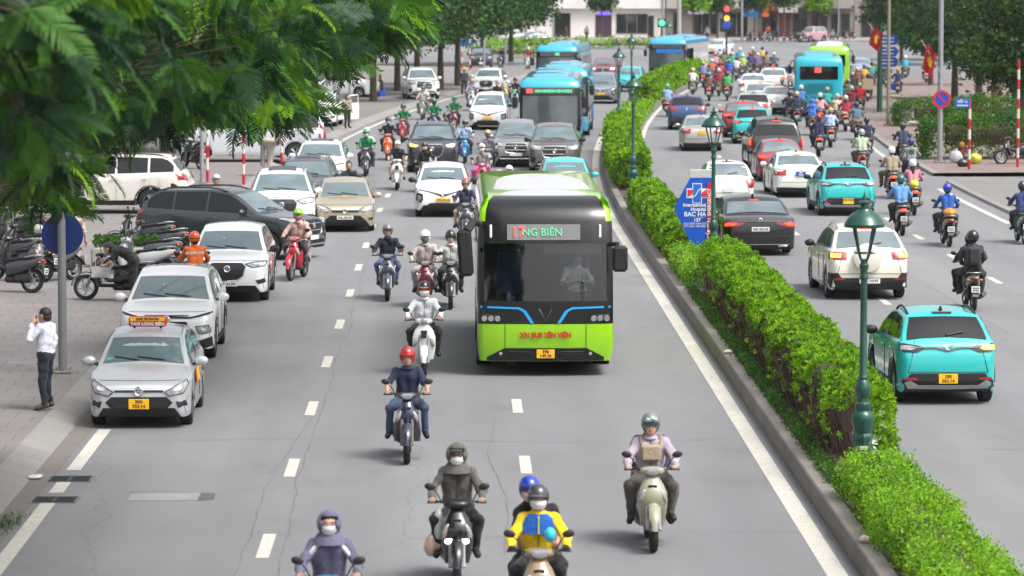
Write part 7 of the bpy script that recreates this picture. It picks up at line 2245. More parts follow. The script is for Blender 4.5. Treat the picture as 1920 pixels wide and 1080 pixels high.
# ------------------------------------------------------------------ riders
WORDS = {}
def rider(px, py, way, who, bike, col, style='std', top='333333', bot='22242a', helm=('half', '222222'), group=None, on=False, brake=False, dy=0, near=None, knee=.25, foot=.22, pose=None, key=None, leg_down=None, z=0.0, metal=0.0, down=0.0, **kw):
    g = G(px, py, z)
    if near is None: near = 2 if py > 690 and way == 'on' else py > 420
    yaw = (head_near(g.y) if way == 'on' else head_away(g.y)) + R(dy)
    dx = .64 if way == 'on' else -.64
    loc = g - Vector((math.cos(yaw) * dx, math.sin(yaw) * dx, 0))
    grp = group or ('scooters and riders coming towards the camera' if way == 'on' else 'scooters and riders going away')
    s = scooter(bike, loc, yaw, col, style, grp.replace(' and riders', ''), on, brake, metal=metal)
    pp = pose or ride_pose(knee, foot, down=down, leg_down=leg_down)
    p = person(who, loc, yaw, pp, top, bot, near=near, helmet=helm, key=key or (None if near else ('ride', knee, foot, down, leg_down)), group=grp.replace('scooters and ', ''), **kw)
    return loc, yaw, s, p

def local(loc, yaw, v):
    c, s = math.cos(yaw), math.sin(yaw)
    return Vector((loc.x + c * v[0] - s * v[1], loc.y + s * v[0] + c * v[1], loc.z + v[2]))

SS = dict(sleeve='short')
rider(763, 870, 'on', 'man in a navy T-shirt and red helmet riding towards the camera', 'dark blue scooter under the man in the navy T-shirt', '23283f', 'cub', '1b2440', '33455e', ('half', 'a81a22'), knee=.27, foot=.27, o=SS, visor='a81a22')
l, y, s, p = rider(857, 1108, 'on', 'rider in a grey hooded jacket, black cap and white mask', 'black scooter with two lit headlamps, carrying plastic bags', '17181b', 'sport', '57534d', '17171a', ('hood', '57534d'), knee=.27, foot=.22, on=True, mask='e4e4e6', glasses=True, o=dict(cloth=1.08))
b = MB(); b.tube([(-.115, 0, .0), (-.115, 0, 0)], .001, 3)
hc = Vector(ride_pose()['head']); b = MB(); b.ell((hc.x + .085, 0, hc.z + .072), (.095, .085, .018), 12, 4); b.build('cap_brim', cloth('24262c'), p)
b = MB(); ch = Vector(ride_pose()['chest']); b.tube([(ch.x + .115, 0, 1.36), (ch.x + .122, 0, 1.24), (ch.x + .09, 0, 1.02)], .006, 4); b.build('zip', BLACK, p)
bag('clear plastic bag with orange fruit hanging from the black scooter', 0, 0, (.10, .10, .14), 'c4a692', pos=local(l, y, (.12, -.30, .34)), seed=8, name='plastic_bag')
bag('white plastic bag hanging above the fruit bag', 0, 0, (.07, .08, .18), 'c6c4c2', pos=local(l, y, (.16, -.22, .55)), seed=9, name='plastic_bag')
l, y, s, p = rider(614, 1276, 'on', 'rider in a purple hooded jacket with white shoulder bands', 'bright blue scooter at the bottom edge of the photo', '1f86c8', 'cub', '5f5c74', '33333a', ('hood', '5f5c74'), mask='c9c8c6', o=dict(cloth=1.1), visor='14161c')
b = MB(); jj = ride_pose()
for sg in (1, -1): b.tube([(jj['chest'][0] + .10, sg * .10, 1.35), (jj['chest'][0] + .105, sg * .17, 1.27), (jj['elL'.lower()][0] - .05, sg * .255, 1.16), (.03, sg * .30, 1.06)], [.022, .030, .028, .022], 6)
b.build('white_band', cloth('d5d2d0'), p)
l, y, s, p = rider(1012, 1215, 'on', 'rider in a yellow and blue jacket with a grey helmet and mask', 'bronze scooter with a phone and blue charm on its bars', '8d7a5c', 'std', 'e8c513', '17171a', ('half', '3c3d40'), mask='d8d4d0', o=dict(cloth=1.12, glove=1), visor='55555c')
b = MB(); b.rings([[(x, yy * w_, z) for x, yy in ((.118, -1), (.150, -.5), (.156, 0), (.150, .5), (.118, 1), (.06, 1.05), (.06, -1.05))] for z, w_ in ((1.16, .172), (1.25, .180), (1.33, .150), (1.38, .092))]); q = b.build('blue_chest_panel', cloth('1d5fb4'), p, 50); q.location = (-.165, 0, 0); fixnorm(q.data)
b = MB(); b.tube([(-.165 + .160, 0, 1.37), (-.165 + .162, 0, 1.16)], .009, 5); b.build('zip', cloth('d9c84a'), p)
b = MB(); b.ell((0, 0, 0), (.07, .085, .085), 14, 8); o = b.build('hanging_charm', plain('38aed0', .5), None, 60); o.location = local(l, y, (.30, .12, 1.20)); tag(o, 'round blue charm fixed above the bronze scooter handlebar', 'charm')
person('passenger in a black top and blue helmet behind the yellow jacket', l, y, dict(pillion_pose(), **{k: (v[0], v[1] - .09, v[2]) for k, v in pillion_pose().items() if k in ('neck', 'head', 'chest')}), '1d1d22', '1d1d22', near=True, helmet=('half', '1e3aa0'), mask='d8b8b4', o=SS)
l, y, s, p = rider(1225, 1035, 'on', 'man in a lavender jacket with a beige chest bag and goggles', 'sage grey scooter nearest the right hand line', '97957e', 'std', 'a99cab', '48433f', ('half', '777673'), knee=.27, foot=.25, glasses=True, o=dict(cloth=1.12, leg=1.22), visor='23252a', down=.0, skin=SKIN2)
b = MB(); b.box((-.03, 0, 1.19), (.09, .26, .22), b=.03); cb = b.build('chest_bag', cloth('a3937a'), p, 40)
b = MB()
for sg in (1, -1): b.tube([(-.03, sg * .11, 1.28), (-.08, sg * .13, 1.36), (-.16, sg * .13, 1.40)], .022, 5)
b.build('bag_strap', cloth('8f8068'), cb)
b = MB()
for sg in (1, -1): b.ell((hc.x + .128, sg * .047, hc.z + .085), (.02, .04, .030), 12, 7)
b.build('goggles', M('goggle lens', (.25, .5, .6), .1, .6, coat=1), p)
person('passenger with a blue collar hidden behind the lavender jacket', l - Vector((0, 0, .07)), y, pillion_pose(), '2c3450', '2a2a30', near=True, helmet=None)
rider(733, 1480, 'on', 'rider at the bottom edge whose straw conical hat alone shows', 'scooter below the straw conical hat at the bottom edge', '555a60', 'std', '6d6f78', '33333a', ('cone', 'c9b27a'))
rider(795, 707, 'on', 'man in a white shirt with an orange visor helmet and mask', 'white scooter with a clear windshield behind the navy T-shirt', 'd9dcd8', 'vespa', 'dcdce6', '1a1b20', ('half', '33353a'), mask='e2e2e6', visor='e0551c', knee=.27, foot=.24, o=dict(cloth=1.05))
rider(726, 565, 'on', 'man in an open dark jacket and plain grey helmet', 'slate grey scooter with a silver V on its nose', '3f444f', 'chrome', '1d2230', '4a5a80', ('half', '6f7176'), knee=.24, foot=.18, o=dict(cloth=1.08))
rider(797, 580, 'on', 'rider in a pale raincoat with a white visor helmet', 'maroon scooter with a silver V on its nose', '5e1420', 'chrome', 'b5aaa6', 'a09a98', ('half', 'e6e6e6'), mask='6a625c', o=dict(cloth=1.2), visor='cfcfcf')
rider(845, 580, 'on', 'woman in a white blouse with a black helmet', 'black scooter beside the maroon one', '1c1d21', 'std', 'c9c7c9', '26272b', ('half', '22252b'), glasses=True, skin=SKIN2)
rider(873, 452, 'on', 'man in an open navy jacket, shorts and red helmet', 'blue grey scooter ahead of the white crossover', '2e3440', 'chrome', '343850', '2a2c34', ('half', 'a82c30'), knee=.28, foot=.28, o=dict(trouser='short'), visor='38a08a')
l, y, s, p = rider(545, 527, 'on', 'rider in a pinkish jacket with a lime green helmet', 'red scooter beside the dark grey SUV', 'b91c2a', 'cub', 'c2a198', '3b3a3c', ('half', '7cc41e'), mask='a8607a', dy=-12, o=dict(cloth=1.08))
rider(903, 366, 'on', 'woman in a grey jacket and bright pink trousers', 'coral red scooter under the woman in pink trousers', 'c22a3c', 'vespa', '8f8c8a', 'b84a9a', ('half', 'd8cfc8'), mask='e4dcd8', near=True, knee=.30, foot=.25)
rider(914, 333, 'on', 'rider in a mauve jacket with a cream helmet and dark visor', 'dull grey scooter behind the coral red one', '5b5d66', 'std', '7d7080', '2a2a30', ('half', 'c9a878'), mask='5a5658')
rider(871, 307, 'on', 'man in a light blue shirt and brown helmet', 'blue step-through scooter beside the black SUV', '2b86c0', 'cub', 'a9bcd8', '2c3a58', ('full', '6e6a70'), visor='4a4038')
rider(744, 357, 'on', 'woman in a black top and shorts with a pale cap', 'cream scooter in front of the black SUV', 'd3d4cc', 'vespa', '1b1c20', '202226', ('cap', 'd8d4d0'), o=dict(sleeve='short', trouser='short'), near=True, skin=SKIN2)
GR = '1a7a46'
l, y, s, p = rider(685, 331, 'on', 'courier in a green jacket carrying a passenger', 'dark scooter under the green jacketed courier with passenger', '2c2f33', 'std', GR, '2a2c34', ('half', '2f9a58'), near=True, mask='c8c4c0')
person('passenger with a white and green helmet behind the courier', l, y, pillion_pose(), 'c8ccc8', '3a3c44', helmet=('half', 'd8e0d8'), key=('pil', 1))
rider(726, 301, 'on', 'rider in a black jacket with a pale blue mask', 'orange scooter at the left of the black SUV', 'd0581c', 'std', '1d1f24', '24262c', ('half', '2b3038'), mask='9ab0cc')
rider(754, 268, 'on', 'green jacketed courier alone on a red scooter', 'red scooter under the lone green courier', 'a82430', 'cub', GR, '5a5e66', ('half', '2b5a40'))
rider(795, 362, 'on', 'rider in black with a beige mask in front of the black SUV', 'dark scooter hidden behind the white crossover', '2b2b2e', 'std', '1d1e22', '22242a', ('half', '3a3430'), mask='d0b8a8')
rider(812, 256, 'on', 'green jacketed courier nearest the roof of the black SUV', 'navy scooter behind the black SUV roof', '222a4c', 'std', GR, '24262c', ('half', '1f6a40'), mask='2a2c30')
rider(850, 249, 'on', 'green jacketed courier with a teal helmet on the right', 'dark red scooter with a courier behind the black SUV', '6a1e2a', 'std', GR, '2a2c34', ('half', '3a7a68'))
l, y, s, p = rider(791, 225, 'on', 'rider in a pale grey shirt leading two greens', 'grey scooter carrying two people in pale clothes', '8a8d8a', 'cub', 'b5b3a8', '6a6a66', ('half', '55585e'))
person('passenger in a beige top looking over the pale grey rider', l, y, pillion_pose(), 'b8ad98', '6a6660', helmet=('half', '30333a'), key=('pil', 1))
rider(834, 290, 'on', 'rider in a dark jacket half hidden behind the black SUV', 'dark scooter half hidden behind the black SUV', '24262c', 'std', '2a2c34', '24262c', ('half', '34383e'))
rider(883, 208, 'on', 'rider in a lilac checked shirt and grey helmet', 'white and green scooter beside the white people carrier', 'c2cec8', 'vespa', 'a49cb8', '2c2e36', ('half', '8a8c90'))
rider(945, 197, 'on', 'rider in a white shirt and white cap on yellow', 'yellow scooter left of the blue bus', 'd6a016', 'vespa', 'd4d4d0', '5a5a60', ('cap', 'e0e0dc'))
rider(930, 211, 'on', 'bareheaded rider in a black T-shirt', 'white scooter under the bareheaded rider', 'd4d6d2', 'vespa', '1e2024', '4a4a50', None, o=SS)
rider(964, 204, 'on', 'rider in dark clothes beside the blue bus mirror', 'mint scooter beside the blue bus mirror', '88b8a8', 'vespa', '2a2c30', '24262a', ('half', '24282c'))
rider(955, 420, 'on', 'man with a white cap peering above the green bus roof', 'scooter hidden behind the green bus', '44484c', 'std', '6a5a50', '33353a', ('half', 'd6d6d4'))
rider(653, 407, 'on', 'bareheaded rider behind the beige sedan', 'scooter hidden behind the beige sedan', '3a3c40', 'std', '2a2c30', '33353a', None)
rider(403, 442, 'on', 'courier in orange with a silver helmet behind the dark grey SUV', 'scooter hidden behind the dark grey SUV', '3a3c40', 'std', 'd06a1e', '33353a', ('half', 'b8b4b0'))
rider(937, 128, 'on', 'tiny rider with a teal helmet near the far striped post', 'scooter of the tiny rider with a teal helmet', '33363c', 'std', '24282e', '22242a', ('half', '2f8a88'))
rider(988, 130, 'on', 'tiny rider in a red top left of the farthest blue bus', 'pale scooter left of the farthest blue bus', 'a8a8a4', 'std', 'a03038', '3a3a40', ('half', 'd4d4d0'))
l, y, s, p = rider(372, 586, 'away', 'courier in an orange and blue jacket with an orange helmet, seen from behind', 'dark scooter of the orange courier by the white SUV', '2a2c30', 'std', 'd8621c', '2a3a5a', ('half', 'd4581e'), near=True, z=.15, dy=12, o=dict(cloth=1.05))
o = text('AHAMOVE', .085, PLATEW, p, (-.300, .02, 1.25), '-x', bold=.003, name='jacket_lettering'); o2 = text('15', .10, PLATEW, p, (-.310, 0, 1.12), '-x', bold=.004, name='jacket_lettering')

# far carriageway
l, y, s, p = rider(1825, 583, 'away', 'rider in a black hooded jacket at the far right lane', 'silver grey scooter carrying two people in black', '6a6c68', 'vespa', '17181e', '1a1b20', ('hood', '15161c'), near=True, knee=.30, foot=.28, brake=False)
person('passenger in camouflage with a black helmet behind the hooded rider', l, y, pillion_pose(), '34363a', '18191d', helmet=('full', '17181b'), near=True, visor='101114', pack='2c2e31')
l, y, s, p = rider(1780, 463, 'away', 'rider in a blue jacket with a blue and white helmet', 'old brown scooter with an orange bundle strapped on', '3a2f2a', 'cub', '1c4f9c', '2a2c38', ('half', '1e3fb0'), near=True, knee=.28, foot=.26)
bag('orange and yellow bundle strapped behind the blue jacketed rider', 0, 0, (.16, .27, .11), 'd9861a', pos=local(l, y, (-.66, 0, .84)), seed=12, name='bundle', knot=False)
rider(1692, 442, 'away', 'rider in a light blue jacket and teal helmet', 'black scooter under the light blue jacket', '1f2023', 'std', '5f93cc', '24282e', ('half', '2a6a60'), near=True, brake=True, o=dict(cloth=1.12))
rider(1674, 373, 'away', 'broad man in khaki with a white helmet', 'dark red scooter under the man in khaki', '4a1a1e', 'cub', '978a74', '4c4a30', ('half', 'e2e2e0'), near=True, knee=.32, foot=.30, brake=True, o=dict(bulk=1.12))
l, y, s, p = rider(1714, 404, 'away', 'girl in a pink hooded top and white helmet', 'dull green scooter with a yellow green bag', '3c4238', 'cub', 'c07f92', '3c3f3a', ('half', 'dcdce0'), near=True, brake=True, hair='long')
bag('yellow green carrier bag on the seat behind the pink top', 0, 0, (.14, .18, .12), 'c5c62a', pos=local(l, y, (-.60, .0, .84)), seed=13, name='carrier_bag')
l, y, s, p = rider(1710, 352, 'away', 'rider in a grey hooded top with a green back print', 'scooter in front of the girl in pink', '2c2c30', 'std', '86888c', '24262a', ('half', '2a2f7a'), near=True)
b = MB(); b.box((-.305, 0, 1.18), (.02, .20, .26)); b.build('back_print', cloth('1f5a34'), p)
rider(1694, 314, 'away', 'rider in a dark plaid shirt stopped at the kerb', 'black scooter stopped beside the stone planter', '1e1f22', 'std', '33384e', '22252e', ('half', '24262a'), near=True, leg_down='l')
rider(1617, 330, 'away', 'rider in a pale green shirt and silver helmet', 'rust orange scooter ahead of the turquoise taxi', 'a8481e', 'cub', 'a9b99a', '4a4c50', ('half', 'a4a8ac'), near=True, knee=.28, o=dict(bulk=1.06))
rider(1626, 300, 'away', 'rider in navy with a black and white helmet', 'grey scooter beside the pale green shirt', '5a5c60', 'std', '222a48', '24262c', ('half', '2c3038'))
rider(1536, 294, 'away', 'broad rider in navy with a dark red helmet', 'bulky brown scooter right of the black van', '2c2622', 'std', '1c2240', '2a3450', ('half', '7a2028'), near=True, brake=True, knee=.28, o=dict(bulk=1.10))
rider(1558, 277, 'away', 'rider in a pale blue shirt and beige helmet', 'black scooter beside the broad rider in navy', '232428', 'std', '9fb0cc', '2a2c34', ('half', 'c09a68'), brake=True)
rider(1586, 247, 'away', 'woman in a crimson jacket and cream helmet', 'brown scooter under the woman in crimson', '3a2a22', 'std', 'a02034', 'b8a888', ('half', 'd0c498'), brake=True, hair='long')
rider(1607, 263, 'away', 'rider in a blue grey top with a magenta scarf', 'dark scooter nearest the right hand kerb', '2a2c30', 'cub', '5a7086', '8a6a58', ('half', '2a3050'))
rider(1523, 254, 'away', 'rider in a bright blue hooded raincoat', 'scooter under the bright blue raincoat', '4a4c50', 'std', '3a6ab8', '33486e', ('hood', '3a6ab8'))
rider(1538, 241, 'away', 'girl in a pale pink jacket with a white helmet', 'red scooter under the pale pink jacket', '7a2028', 'std', 'c89a9c', '33353c', ('half', 'd8d4d0'), brake=True, hair='long')
rider(1551, 227, 'away', 'courier in a teal jacket behind the teal bus', 'dark scooter of the courier in teal', '2a2c30', 'std', '2a9a90', '2a2c30', ('half', '8a9a5a'))
rider(1480, 236, 'away', 'rider in a plain black jacket beside the black van', 'scooter under the plain black jacket', '2a2a2c', 'std', '1c1c22', '1e1e22', ('half', '222226'))
rider(1494, 238, 'away', 'rider in dark navy with a beige helmet', 'scooter under the dark navy rider', '33363c', 'std', '222a44', '22242c', ('half', 'c4b08a'))
rider(1502, 222, 'away', 'rider in a denim blue shirt and white helmet', 'scooter under the denim blue shirt', '33363c', 'std', '4a72a8', '2a2e3a', ('half', 'd8d8d6'))
rider(1570, 243, 'away', 'rider in a cream jacket left of the crimson one', 'scooter under the cream jacket', '4a4a48', 'std', 'c4b69a', '3c3c40', ('half', 'b0a890'))
rider(1597, 224, 'away', 'rider in a maroon jacket and grey pink helmet', 'scooter under the maroon jacket', '33333a', 'std', '6a1c28', '2a2a30', ('half', 'b4a4a4'))
rider(1612, 216, 'away', 'rider in a bright red padded jacket', 'scooter under the bright red padded jacket', '2a2a30', 'std', 'c01c30', '24262c', ('half', 'c8b890'), o=dict(cloth=1.15))
rider(1251, 219, 'away', 'rider in a pale blue shirt hugging the median kerb', 'red scooter hugging the median kerb', '7a2a2c', 'cub', '86a4c4', '6a6058', ('half', '6aa890'), brake=True)
rider(1298, 180, 'away', 'rider in a white shirt near the tall pale pole', 'white scooter near the tall pale pole', 'c4c4c0', 'std', 'd8d0cc', '24262c', ('half', 'd4c49a'), brake=False)
rider(1329, 190, 'away', 'rider in brown with a bright teal helmet', 'black scooter of the rider with the teal helmet', '1f1f22', 'std', '6a4a3c', '1e2026', ('half', '2a9aa4'), brake=True)
rider(1363, 189, 'away', 'courier in a vivid green vest with a brown helmet', 'black scooter of the courier in the vivid vest', '242428', 'std', '3fa04a', '24282c', ('half', '5a3a34'), brake=True)
rider(1347, 181, 'away', 'rider in dark red between the teal helmet and green vest', 'beige scooter between the teal helmet and green vest', 'a8946a', 'std', '8a2430', '2a2c30', ('half', 'c8c4c0'))
CR = [('1316 166 5a7aa4 lilac-blue,7a7aa4 a89a7c tan'), ]
crowd = [(1318, 164, '7a78a8', 'lilac', 'c9a26a', 'tan'), (1334, 158, 'b8684a', 'terracotta', 'd8d4cc', 'white'), (1350, 164, 'b03040', 'scarlet', '8a4a3a', 'brown'), (1366, 158, '2a50b0', 'royal blue', '2f9a98', 'turquoise'), (1380, 152, 'c8c4b8', 'ivory', '24262a', 'black'),
         (1392, 146, 'a4bc4a', 'lime', 'd8d8d4', 'white'), (1340, 142, 'c48a9a', 'rose', 'b8a080', 'sand'), (1356, 138, '6a7040', 'olive', '5a5c60', 'grey'), (1372, 141, '3a9a70', 'sea green', 'd4d0c4', 'cream'), (1406, 141, '2a3a6a', 'indigo', 'c04a30', 'orange'),
         (1420, 143, '7a5a90', 'violet', 'd4d4d0', 'white'), (1436, 139, '88705c', 'coffee', '2a3a8a', 'blue'), (1450, 142, '44505c', 'steel grey', 'd0d0cc', 'white'), (1386, 131, '4a90b0', 'cyan', 'd8d0c0', 'cream'), (1410, 129, '5c3a3a', 'plum', 'd6d6d2', 'white'), (1428, 128, 'c8a84a', 'mustard', '24262a', 'black'),
         (1598, 190, '2a2a30', 'coal black', 'c8a070', 'tan'), (1607, 178, '804a3a', 'rust', 'd4d0c8', 'white'), (1620, 172, 'c49a3c', 'ochre', '3a3c40', 'grey'), (1634, 165, '3a9a8a', 'jade', '2a2c30', 'black'), (1600, 160, 'a0a4a8', 'silver', 'c03038', 'red'), (1648, 156, 'd09048', 'apricot', 'd8d8d4', 'white'), (1662, 168, '3c4a58', 'slate', 'd4c4b0', 'cream'), (1590, 206, '5a6a4a', 'moss', '8a8c90', 'grey'), (1573, 214, '24506a', 'petrol', 'c8c4bc', 'white'), (1510, 208, '4a4458', 'aubergine', '3a3c40', 'grey'), (1524, 214, '8898a8', 'ash blue', '2a2a2c', 'black'), (1466, 206, '38404c', 'graphite', 'b8a890', 'beige')]
for i, (px, py, top, tn, hm, hn_) in enumerate(crowd):
    side = 'left of the teal bus' if px < 1500 else 'around the teal bus'
    rider(px, py, 'away', f'distant rider in {tn} with a {hn_} helmet {side}', f'distant scooter under the rider in {tn} {side}', ('2a2c30', '55585c', '3a3a40', 'b8b8b4', '2a3a6a')[i % 5], ('std', 'cub', 'vespa')[i % 3], top, ('24262c', '3a3c44', '5a5a60')[i % 3], ('half', hm), group='crowd of scooters and riders waiting ahead', brake=i % 6 == 0)
l, y, s, p = rider(1627, 194, 'away', 'rider in black loaded with a large carton', 'scooter loaded with a large carton', '2a2c30', 'std', '202024', '24262a', ('half', '24262a'))
o = MB().box((0, 0, .30), (.5, .62, .6), b=.01).build('carton', mat_worn('cardboard', (.40, .30, .20), (.3, .22, .14), .4, .8), None); o.location = local(l, y, (-.80, 0, .80)); o.rotation_euler = (0, 0, y); tag(o, 'large brown carton tied behind the rider in black', 'box')
l, y, s, p = rider(1683, 180, 'away', 'rider in navy with an orange helmet beyond the tan pole', 'scooter carrying a big blue box beyond the tan pole', '26304a', 'std', '222c50', '22242c', ('half', 'd08a30'))
o = MB().box((0, .25, 0), (.5, .34, .42), b=.04).build('delivery_box', plain('2438a0', .5), None); o.location = local(l, y, (-.60, 0, .58)); o.rotation_euler = (0, 0, y); tag(o, 'blue delivery box on the scooter beyond the tan pole', 'box')
rider(1697, 150, 'away', 'rider in turquoise heading into the right hand road', 'scooter heading into the right hand road', '4a5a3a', 'std', '3aa0b4', '3a3c40', ('half', 'd8d8d4'))
rider(1737, 159, 'away', 'rider in white with a red strap beside the drooping flag', 'white and red scooter beside the drooping flag', 'd0c8c4', 'vespa', 'd4d0cc', '5a5c60', ('half', 'd8d4d0'), brake=True)
rider(1921, 458, 'away', 'rider cut off by the right edge of the photo', 'green scooter cut off by the right edge', '3a6a60', 'std', '2a3a6a', '2a2e3a', ('half', '30343a'), near=True)
person_far = [(1440, 74, 'a04a3a', 'walker in rust red by the open shops'), (1457, 76, '3a5a8a', 'walker in blue by the parked far scooters'), (1326, 78, '8a8a90', 'walker in grey before the stone building'), (1062, 78, '7a3a4a', 'walker in plum by the dark doorway'), (1100, 77, '9a8a78', 'walker in beige at the white wall')]
for px, py, top, lab in person_far:
    person(lab, G(px, py, .15), random.uniform(0, 6), stand_pose(1.65, .12), top, '2c2e36', helmet=None, key=('far', 1))

# ------------------------------------------------------------------ people on the left pavement
ph = stand_pose(1.70)
ph.update(ell=(.16, .29, 1.20), wrl=(.17, .20, 1.42), hal=(.14, .145, 1.50), elr=(-.03, -.235, 1.10), wrr=(.10, -.20, .92), har=(.15, -.14, .95))
ph['lat'] = (0, 1, 0)
PM = person('man in a white shirt and dark trousers talking on the phone', G(88, 769, .15), R(160), ph, 'd3d2e2', '1a2034', '5a544a', near=True, helmet=None, o=dict(hands='open', cloth=1.1, tucked=0))
b = MB(); b.box((.115, .128, 1.515), (.02, .012, .15), b=.004); o = b.build('phone', GLOSSBLACK, None); o.location = PM.location; o.rotation_euler = PM.rotation_euler; tag(o, 'dark phone held to the ear of the man in white', 'phone')
bend = stand_pose(1.66)
bend.update(belly=(.10, 0, 1.02), chest=(.32, 0, 1.14), neck=(.46, 0, 1.20), head=(.57, 0, 1.18), shl=(.38, .18, 1.15), shr=(.38, -.18, 1.15), ell=(.48, .22, .90), elr=(.50, -.22, .90), wrl=(.62, .14, .80), wrr=(.64, -.14, .80), hal=(.68, .12, .80), har=(.70, -.12, .80))
person('person in black bending over the parked black scooter', G(252, 566, .15), R(175), bend, '15161b', '17181c', near=True, helmet=('cap', '24262c'), o=dict(sleeve='short'))
wk = stand_pose(1.68, .16)
person('walker in pale grey trousers behind the round blue sign', G(140, 520, .15), R(80), wk, 'c4a8a0', 'a4a4ac', '24262a', near=True, helmet=None, o=dict(hands='open'))
person('person in a light blue shirt beside the white SUV with open door', G(566, 250, .15), R(100), stand_pose(1.66), '7a9cc4', '22242c', helmet=None, key=('st', 1))
person('woman behind the open white car door with a pale bag', G(651, 241, .15), R(-60), stand_pose(1.58), '9a8a84', '22242a', helmet=None, key=('st', 2), hair='long')
person('street vendor in a straw conical hat by the far striped post', G(870, 178, .15), R(-80), stand_pose(1.56, .08), '3a4048', '24262c', helmet=('cone', 'd0a868'), key=('st', 3))
sit = stand_pose(1.60)
sit.update(pelvis=(0, 0, .50), belly=(.02, 0, .66), chest=(.08, 0, .88), neck=(.12, 0, 1.03), head=(.15, 0, 1.16))
for g_, n in ((1, 'l'), (-1, 'r')):
    sit.update({'sh' + n: (.08, g_ * .17, .96), 'el' + n: (.20, g_ * .22, .72), 'wr' + n: (.38, g_ * .14, .62), 'ha' + n: (.43, g_ * .12, .60), 'hip' + n: (.02, g_ * .09, .48), 'kn' + n: (.42, g_ * .14, .50), 'an' + n: (.40, g_ * .13, .10), 'to' + n: (.55, g_ * .14, .045)})
for px, py, top, rz, lab in ((694, 182, '5a7a90', -40, 'person in grey blue sitting on a low blue stool'), (716, 181, '33262a', 200, 'person in dark clothes sitting opposite on a low blue stool')):
    p = G(px, py, .15); person(lab, p, R(rz), sit, top, '3a2a34', helmet=None, key=('sit', 1))
    b = MB(); b.rings([[(sx * r, sy * r, z) for sx, sy in ((-1, -1), (1, -1), (1, 1), (-1, 1))] for z, r in ((0, .19), (.36, .14), (.38, .16), (.40, .15))]); o = b.build('plastic_stool', plain('1c4fb8', .4), None); o.location = p; o.rotation_euler = (0, 0, R(rz)); tag(o, 'low blue plastic stool under the ' + ('grey blue sitter' if px < 700 else 'sitter in dark clothes'), 'stool', 'blue plastic stools')

# ------------------------------------------------------------------ parked scooters
def parked(label, px, py, rz, col, style='std', z=.15, lean=6, pos=None):
    return scooter(label, G(px, py, z) if pos is None else pos, R(rz), col, style, 'scooters parked on the left pavement' if px < 1000 else None, lean=lean)
parked('black scooter with a pale handbag that someone is bending over', 214, 563, 172, '17181b', 'std')
parked('dark grey scooter facing the kerb left of the sign post', 98, 528, 226, '5b5a56', 'std')
parked('black scooter at far left showing a red and white tail', 34, 528, 158, '202124', 'std')
parked('black and white scooter second from the left edge', 12, 548, 160, '33363a', 'cub')
parked('black scooter with a silver helmet on its seat', 46, 500, 165, '24262a', 'std')
parked('black scooter deep in the row at the left edge', 8, 512, 160, '2c2e33', 'std')
parked('silver white scooter parked among black ones', 258, 530, 168, 'b4b6b8', 'std')
parked('grey seated scooter beside the planted bed', 270, 512, 170, '44474c', 'std')
parked('dark scooter nearest the dark grey SUV wheel', 285, 492, 172, '2c2e33', 'std')
parked('black scooter behind the planted bed', 262, 478, 172, '1e2024', 'cub')
parked('black scooter partly under the leaves at far left', 30, 462, 165, '24262a', 'std')
parked('dark motorbike parked beside the white van', 360, 316, 120, '1c1d20', 'cub')
parked('white scooter parked behind the pale urn', 548, 296, 150, 'c8cac8', 'vespa')
parked('grey scooter parked right of the pale urn', 560, 286, 200, '55585c', 'std')
parked('black motorbike parked by the right edge and striped post', 1906, 308, 195, '16171a', 'cub', .12)
for i, (px, py) in enumerate(((1405, 78), (1415, 77), (1426, 77), (1437, 78), (1447, 77), (1470, 78), (1482, 77), (1495, 78), (1560, 74), (1570, 74), (1584, 74), (1596, 73), (1016, 80), (1003, 80))):
    scooter('far scooter parked in the row along the shop fronts', G(px, py, .15), R(70 + 13 * (i % 4)), ('1e2024', '7a2a2c', '3a3e44', 'b4b4b0', '2a3a5a')[i % 5], ('std', 'cub')[i % 2], 'scooters parked along the far shop fronts')
o = link('helmet', helmet_mesh('half')); slotted(o, [M('helmet b0b2b4', hexc('b0b2b4'), .28, coat=.8), BLACK]); p = G(46, 500, .15); o.location = p + Vector((.35, .02, .92)); tag(o, 'silver helmet resting on a parked scooter seat', 'helmet')
p = G(214, 563, .15)
b = MB(); b.rings([[(x * k, y * k2, z) for x, y in ((-.16, -.06), (.16, -.06), (.16, .06), (-.16, .06))] for z, k, k2 in ((0, 1, 1), (.02, 1.05, 1.1), (.24, .95, .6), (.25, .93, .5))])
for sy in (-.04, .04): b.tube([(-.08, sy, .24), (-.07, sy, .40), (0, sy, .47), (.07, sy, .40), (.08, sy, .24)], .010, 5)
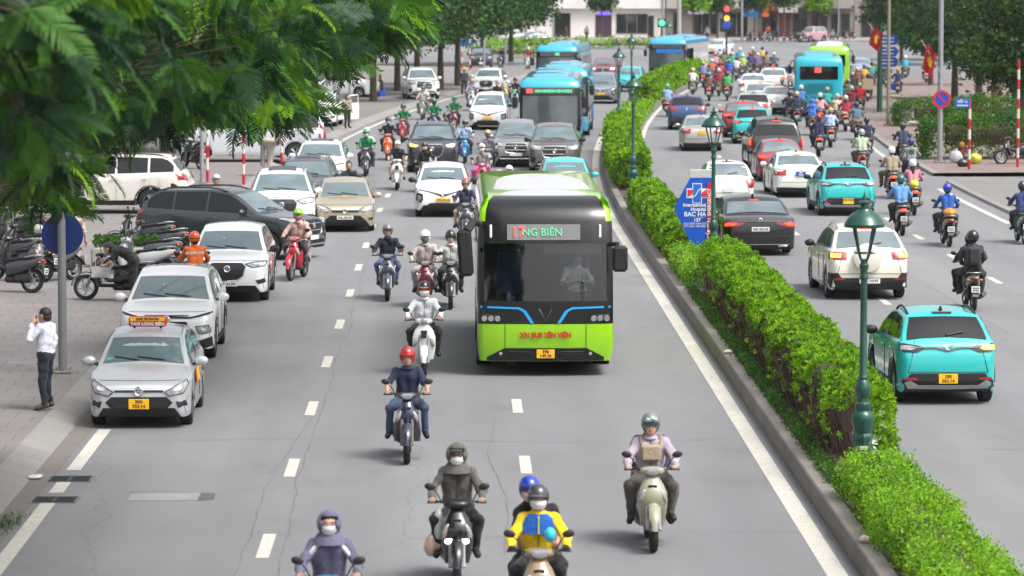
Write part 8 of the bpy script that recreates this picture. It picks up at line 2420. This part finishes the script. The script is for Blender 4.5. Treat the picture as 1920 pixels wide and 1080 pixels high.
o = b.build('handbag', cloth('a9a7a4'), None); o.location = p + Vector((-.30, -.30, .53)); tag(o, 'pale grey handbag hanging from the black scooter', 'handbag')
t = thing('planter_bed', 'low stone bed of green plants among the parked scooters', 'planter', G(238, 500, .15))
b = MB(); b.box((0, 0, .25), (1.7, .8, .5), b=.04); b.build('stone_box', mat_worn('pale bed stone', (.36, .34, .29), (.24, .22, .18), .5, .9), t)
rng = np.random.default_rng(5); n = 1500; P_ = np.stack([rng.uniform(-.8, .8, n), rng.uniform(-.38, .38, n), .5 + rng.uniform(0, .26, n) ** 1.0], 1)
V, F = scatter(*LEAFQ, P_, frames(rng.normal(0, .8, (n, 3)) + np.array([0, 0, .5]), rng.uniform(0, 6, n)), rng.uniform(.05, .11, n)); link('plants', arrmesh('plants', V, F, COVER, rng.integers(0, 3, n)), t)
# weeds in the gutter by the near kerb
rng = np.random.default_rng(6); n = 260; c = G(6, 985, .02)
V, F = scatter(np.array([[0, -.05, 0], [0, .05, 0], [.6, .04, 0], [1, 0, -.1], [.6, -.04, 0]]), np.array([[0, 1, 2, 3, 4]]), np.stack([rng.normal(0, .13, n), rng.normal(0, .5, n), rng.uniform(0, .03, n)], 1), frames(rng.normal(0, .5, (n, 3)) + np.array([0, 0, .8]), rng.uniform(0, 6, n)), rng.uniform(.05, .12, n))
o = link('weeds', arrmesh('weeds', V, F, COVER, rng.integers(0, 3, n))); o.location = c; tag(o, 'green weeds growing in the gutter at bottom left', 'weeds', kind='stuff')
# ------------------------------------------------------------------ the hazy summer air
b = MB(); b.box((20, 300, 24), (700, 720, 50))
hz = b.build('haze', None)
hm = bpy.data.materials.new('haze'); hm.use_nodes = True
n = hm.node_tree; n.nodes.remove(n.nodes['Principled BSDF'])
pv = n.nodes.new('ShaderNodeVolumePrincipled')
pv.inputs['Color'].default_value = (.93, .95, .97, 1); pv.inputs['Density'].default_value = .0001; pv.inputs['Anisotropy'].default_value = .2
n.links.new(pv.outputs[0], n.nodes['Material Output'].inputs['Volume'])
hz.data.materials.clear(); hz.data.materials.append(hm); hz['kind'] = 'stuff'
